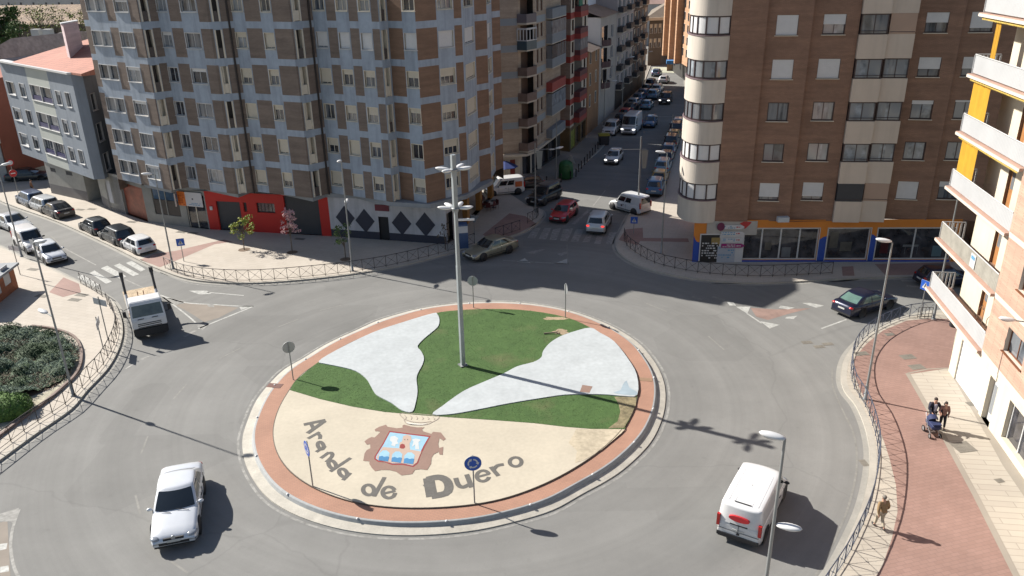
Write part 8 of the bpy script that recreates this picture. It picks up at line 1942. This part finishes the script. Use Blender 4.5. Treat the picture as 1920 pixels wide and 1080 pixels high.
    if shirt:
        m = MB(); m.box((.137 * k, 0, 1.22 * k), (.04, .13 * k, .40 * k)); m.obj('shirt', shirt, t, world=False)
    return t
WALK = dict(knee=dict(l=(.14, .50), r=(.04, .48)), ank=dict(l=(.22, .08), r=(-.22, .13)), el=dict(l=(-.12, .27, 1.13), r=(.02, .28, 1.12)), wr=dict(l=(-.16, .24, .88), r=(.14, -.22, .90)))
WALK['el']['r'] = (.0, -.28, 1.12)
PUSH = dict(knee=dict(l=(.10, .50), r=(.06, .48)), ank=dict(l=(.16, .08), r=(-.16, .11)), el=dict(l=(.08, .30, 1.16), r=(.08, -.30, 1.16)), wr=dict(l=(.36, .22, 1.02), r=(.36, -.22, 1.02)))
ARM = dict(knee=dict(l=(.10, .50), r=(.04, .48)), ank=dict(l=(.14, .08), r=(-.12, .10)), el=dict(l=(.02, .25, 1.14), r=(.06, -.30, 1.20)), wr=dict(l=(.10, .22, .92), r=(.30, -.34, 1.12)))
person('man in a tan jacket and cream trousers walking beside the curved railing', (1648, 991), 916, 95, 1.76, mat('tan_jacket', (.26, .17, .085), .85, var=.08, scale=.2), mat('cream_trousers', (.42, .36, .27), .85, var=.05), M_HAIRG, WALK)
person('man in a navy jacket and pale shirt pushing a pram', (1744, 800), 740, 268, 1.80, mat('navy_jacket', (.012, .014, .03), .8, var=.05), mat('dark_trousers', (.02, .02, .028), .85, var=.05), M_HAIRD, PUSH, shirt=mat('pale_shirt', (.38, .38, .46), .8, var=.03))
person('woman in a brown and red top walking beside the pram', (1764, 803), 750, 262, 1.64, mat('brown_red_top', (.22, .12, .10), .85, var=.3, scale=.15), _M['dark_trousers'], M_HAIRD, ARM)
person('tiny figure in brown walking at the corner behind the parked blue grey car', (63, 364), 345, 20, 1.7, mat('brown_coat', (.20, .10, .05), .8, var=.05), _M['dark_trousers'], M_HAIRD, WALK)
# pram
pb = G(1746, 814, PZ); pr_ = thing('pram', 'navy blue pram with a raised hood pushed along the red pavement', 'pram', tuple(pb), math.radians(268))
M_PRAM = mat('pram_navy', (.018, .028, .085), .75, var=.1, scale=.3)
m = MB(); m.box((0, 0, .62), (.85, .44, .28), taper=1.12); bod = m.obj('carrycot', M_PRAM, pr_, world=False); bm = bmesh.new(); bm.from_mesh(bod.data); bmesh.ops.bevel(bm, geom=bm.edges[:], offset=.06, segments=3, affect='EDGES'); bm.to_mesh(bod.data); bm.free()
m = MB(); vs = []; n_ = 10; NN = 5
for j in range(NN):
    a0 = -.2 + j * .5
    for i in range(n_ + 1):
        th = math.pi * i / n_; y = .25 * math.cos(th); rr3 = .34 * math.sin(th) ** .6
        vs.append((-.16 + rr3 * math.cos(a0 + .55) * -1, y, .76 + rr3 * math.sin(a0 + .55)))
m.add(vs, [(j * (n_ + 1) + i, j * (n_ + 1) + i + 1, (j + 1) * (n_ + 1) + i + 1, (j + 1) * (n_ + 1) + i) for j in range(NN - 1) for i in range(n_)], 0, True); m.obj('hood', M_PRAM, pr_, world=False)
m = MB(); m.box((.22, 0, .80), (.40, .46, .05)); m.obj('apron', M_PRAM, pr_, world=False)
for s in (1, -1):
    m = MB(); m.tube([(.38, s * .22, .15), (-.1, s * .24, .5), (-.45, s * .24, 1.0), (-.55, s * .2, 1.04)], .016, 6); m.tube([(-.35, s * .24, .16), (.05, s * .24, .5)], .016, 6); m.obj('frame', mat('pram_frame', (.4, .4, .42), .4, .6, var=0), pr_, world=False)
    for x, R in ((.38, .13), (-.36, .16)):
        m = MB(); m.lathe((x, s * .28, R), [(R * .75, -.025), (R, -.02), (R, .02), (R * .75, .025)], 14, axis='Y'); wo = m.obj('wheel', M_TYRE, pr_, world=False)
        m = MB(); m.lathe((x, s * .28, R), [(R * .74, .012 * s), (R * .2, .02 * s), (.005, .02 * s)], 10, axis='Y'); m.obj('rim', M_RIM, wo, world=False)
m = MB(); m.tube([(-.55, -.22, 1.04), (-.55, .22, 1.04)], .018, 6); m.obj('handle', M_TRIM, pr_, world=False)
m = MB(); m.box((0, 0, .24), (.5, .34, .10)); m.obj('basket', mat('pram_basket', (.10, .07, .06), .8, var=.2), pr_, world=False)
bpy.context.view_layer.update()
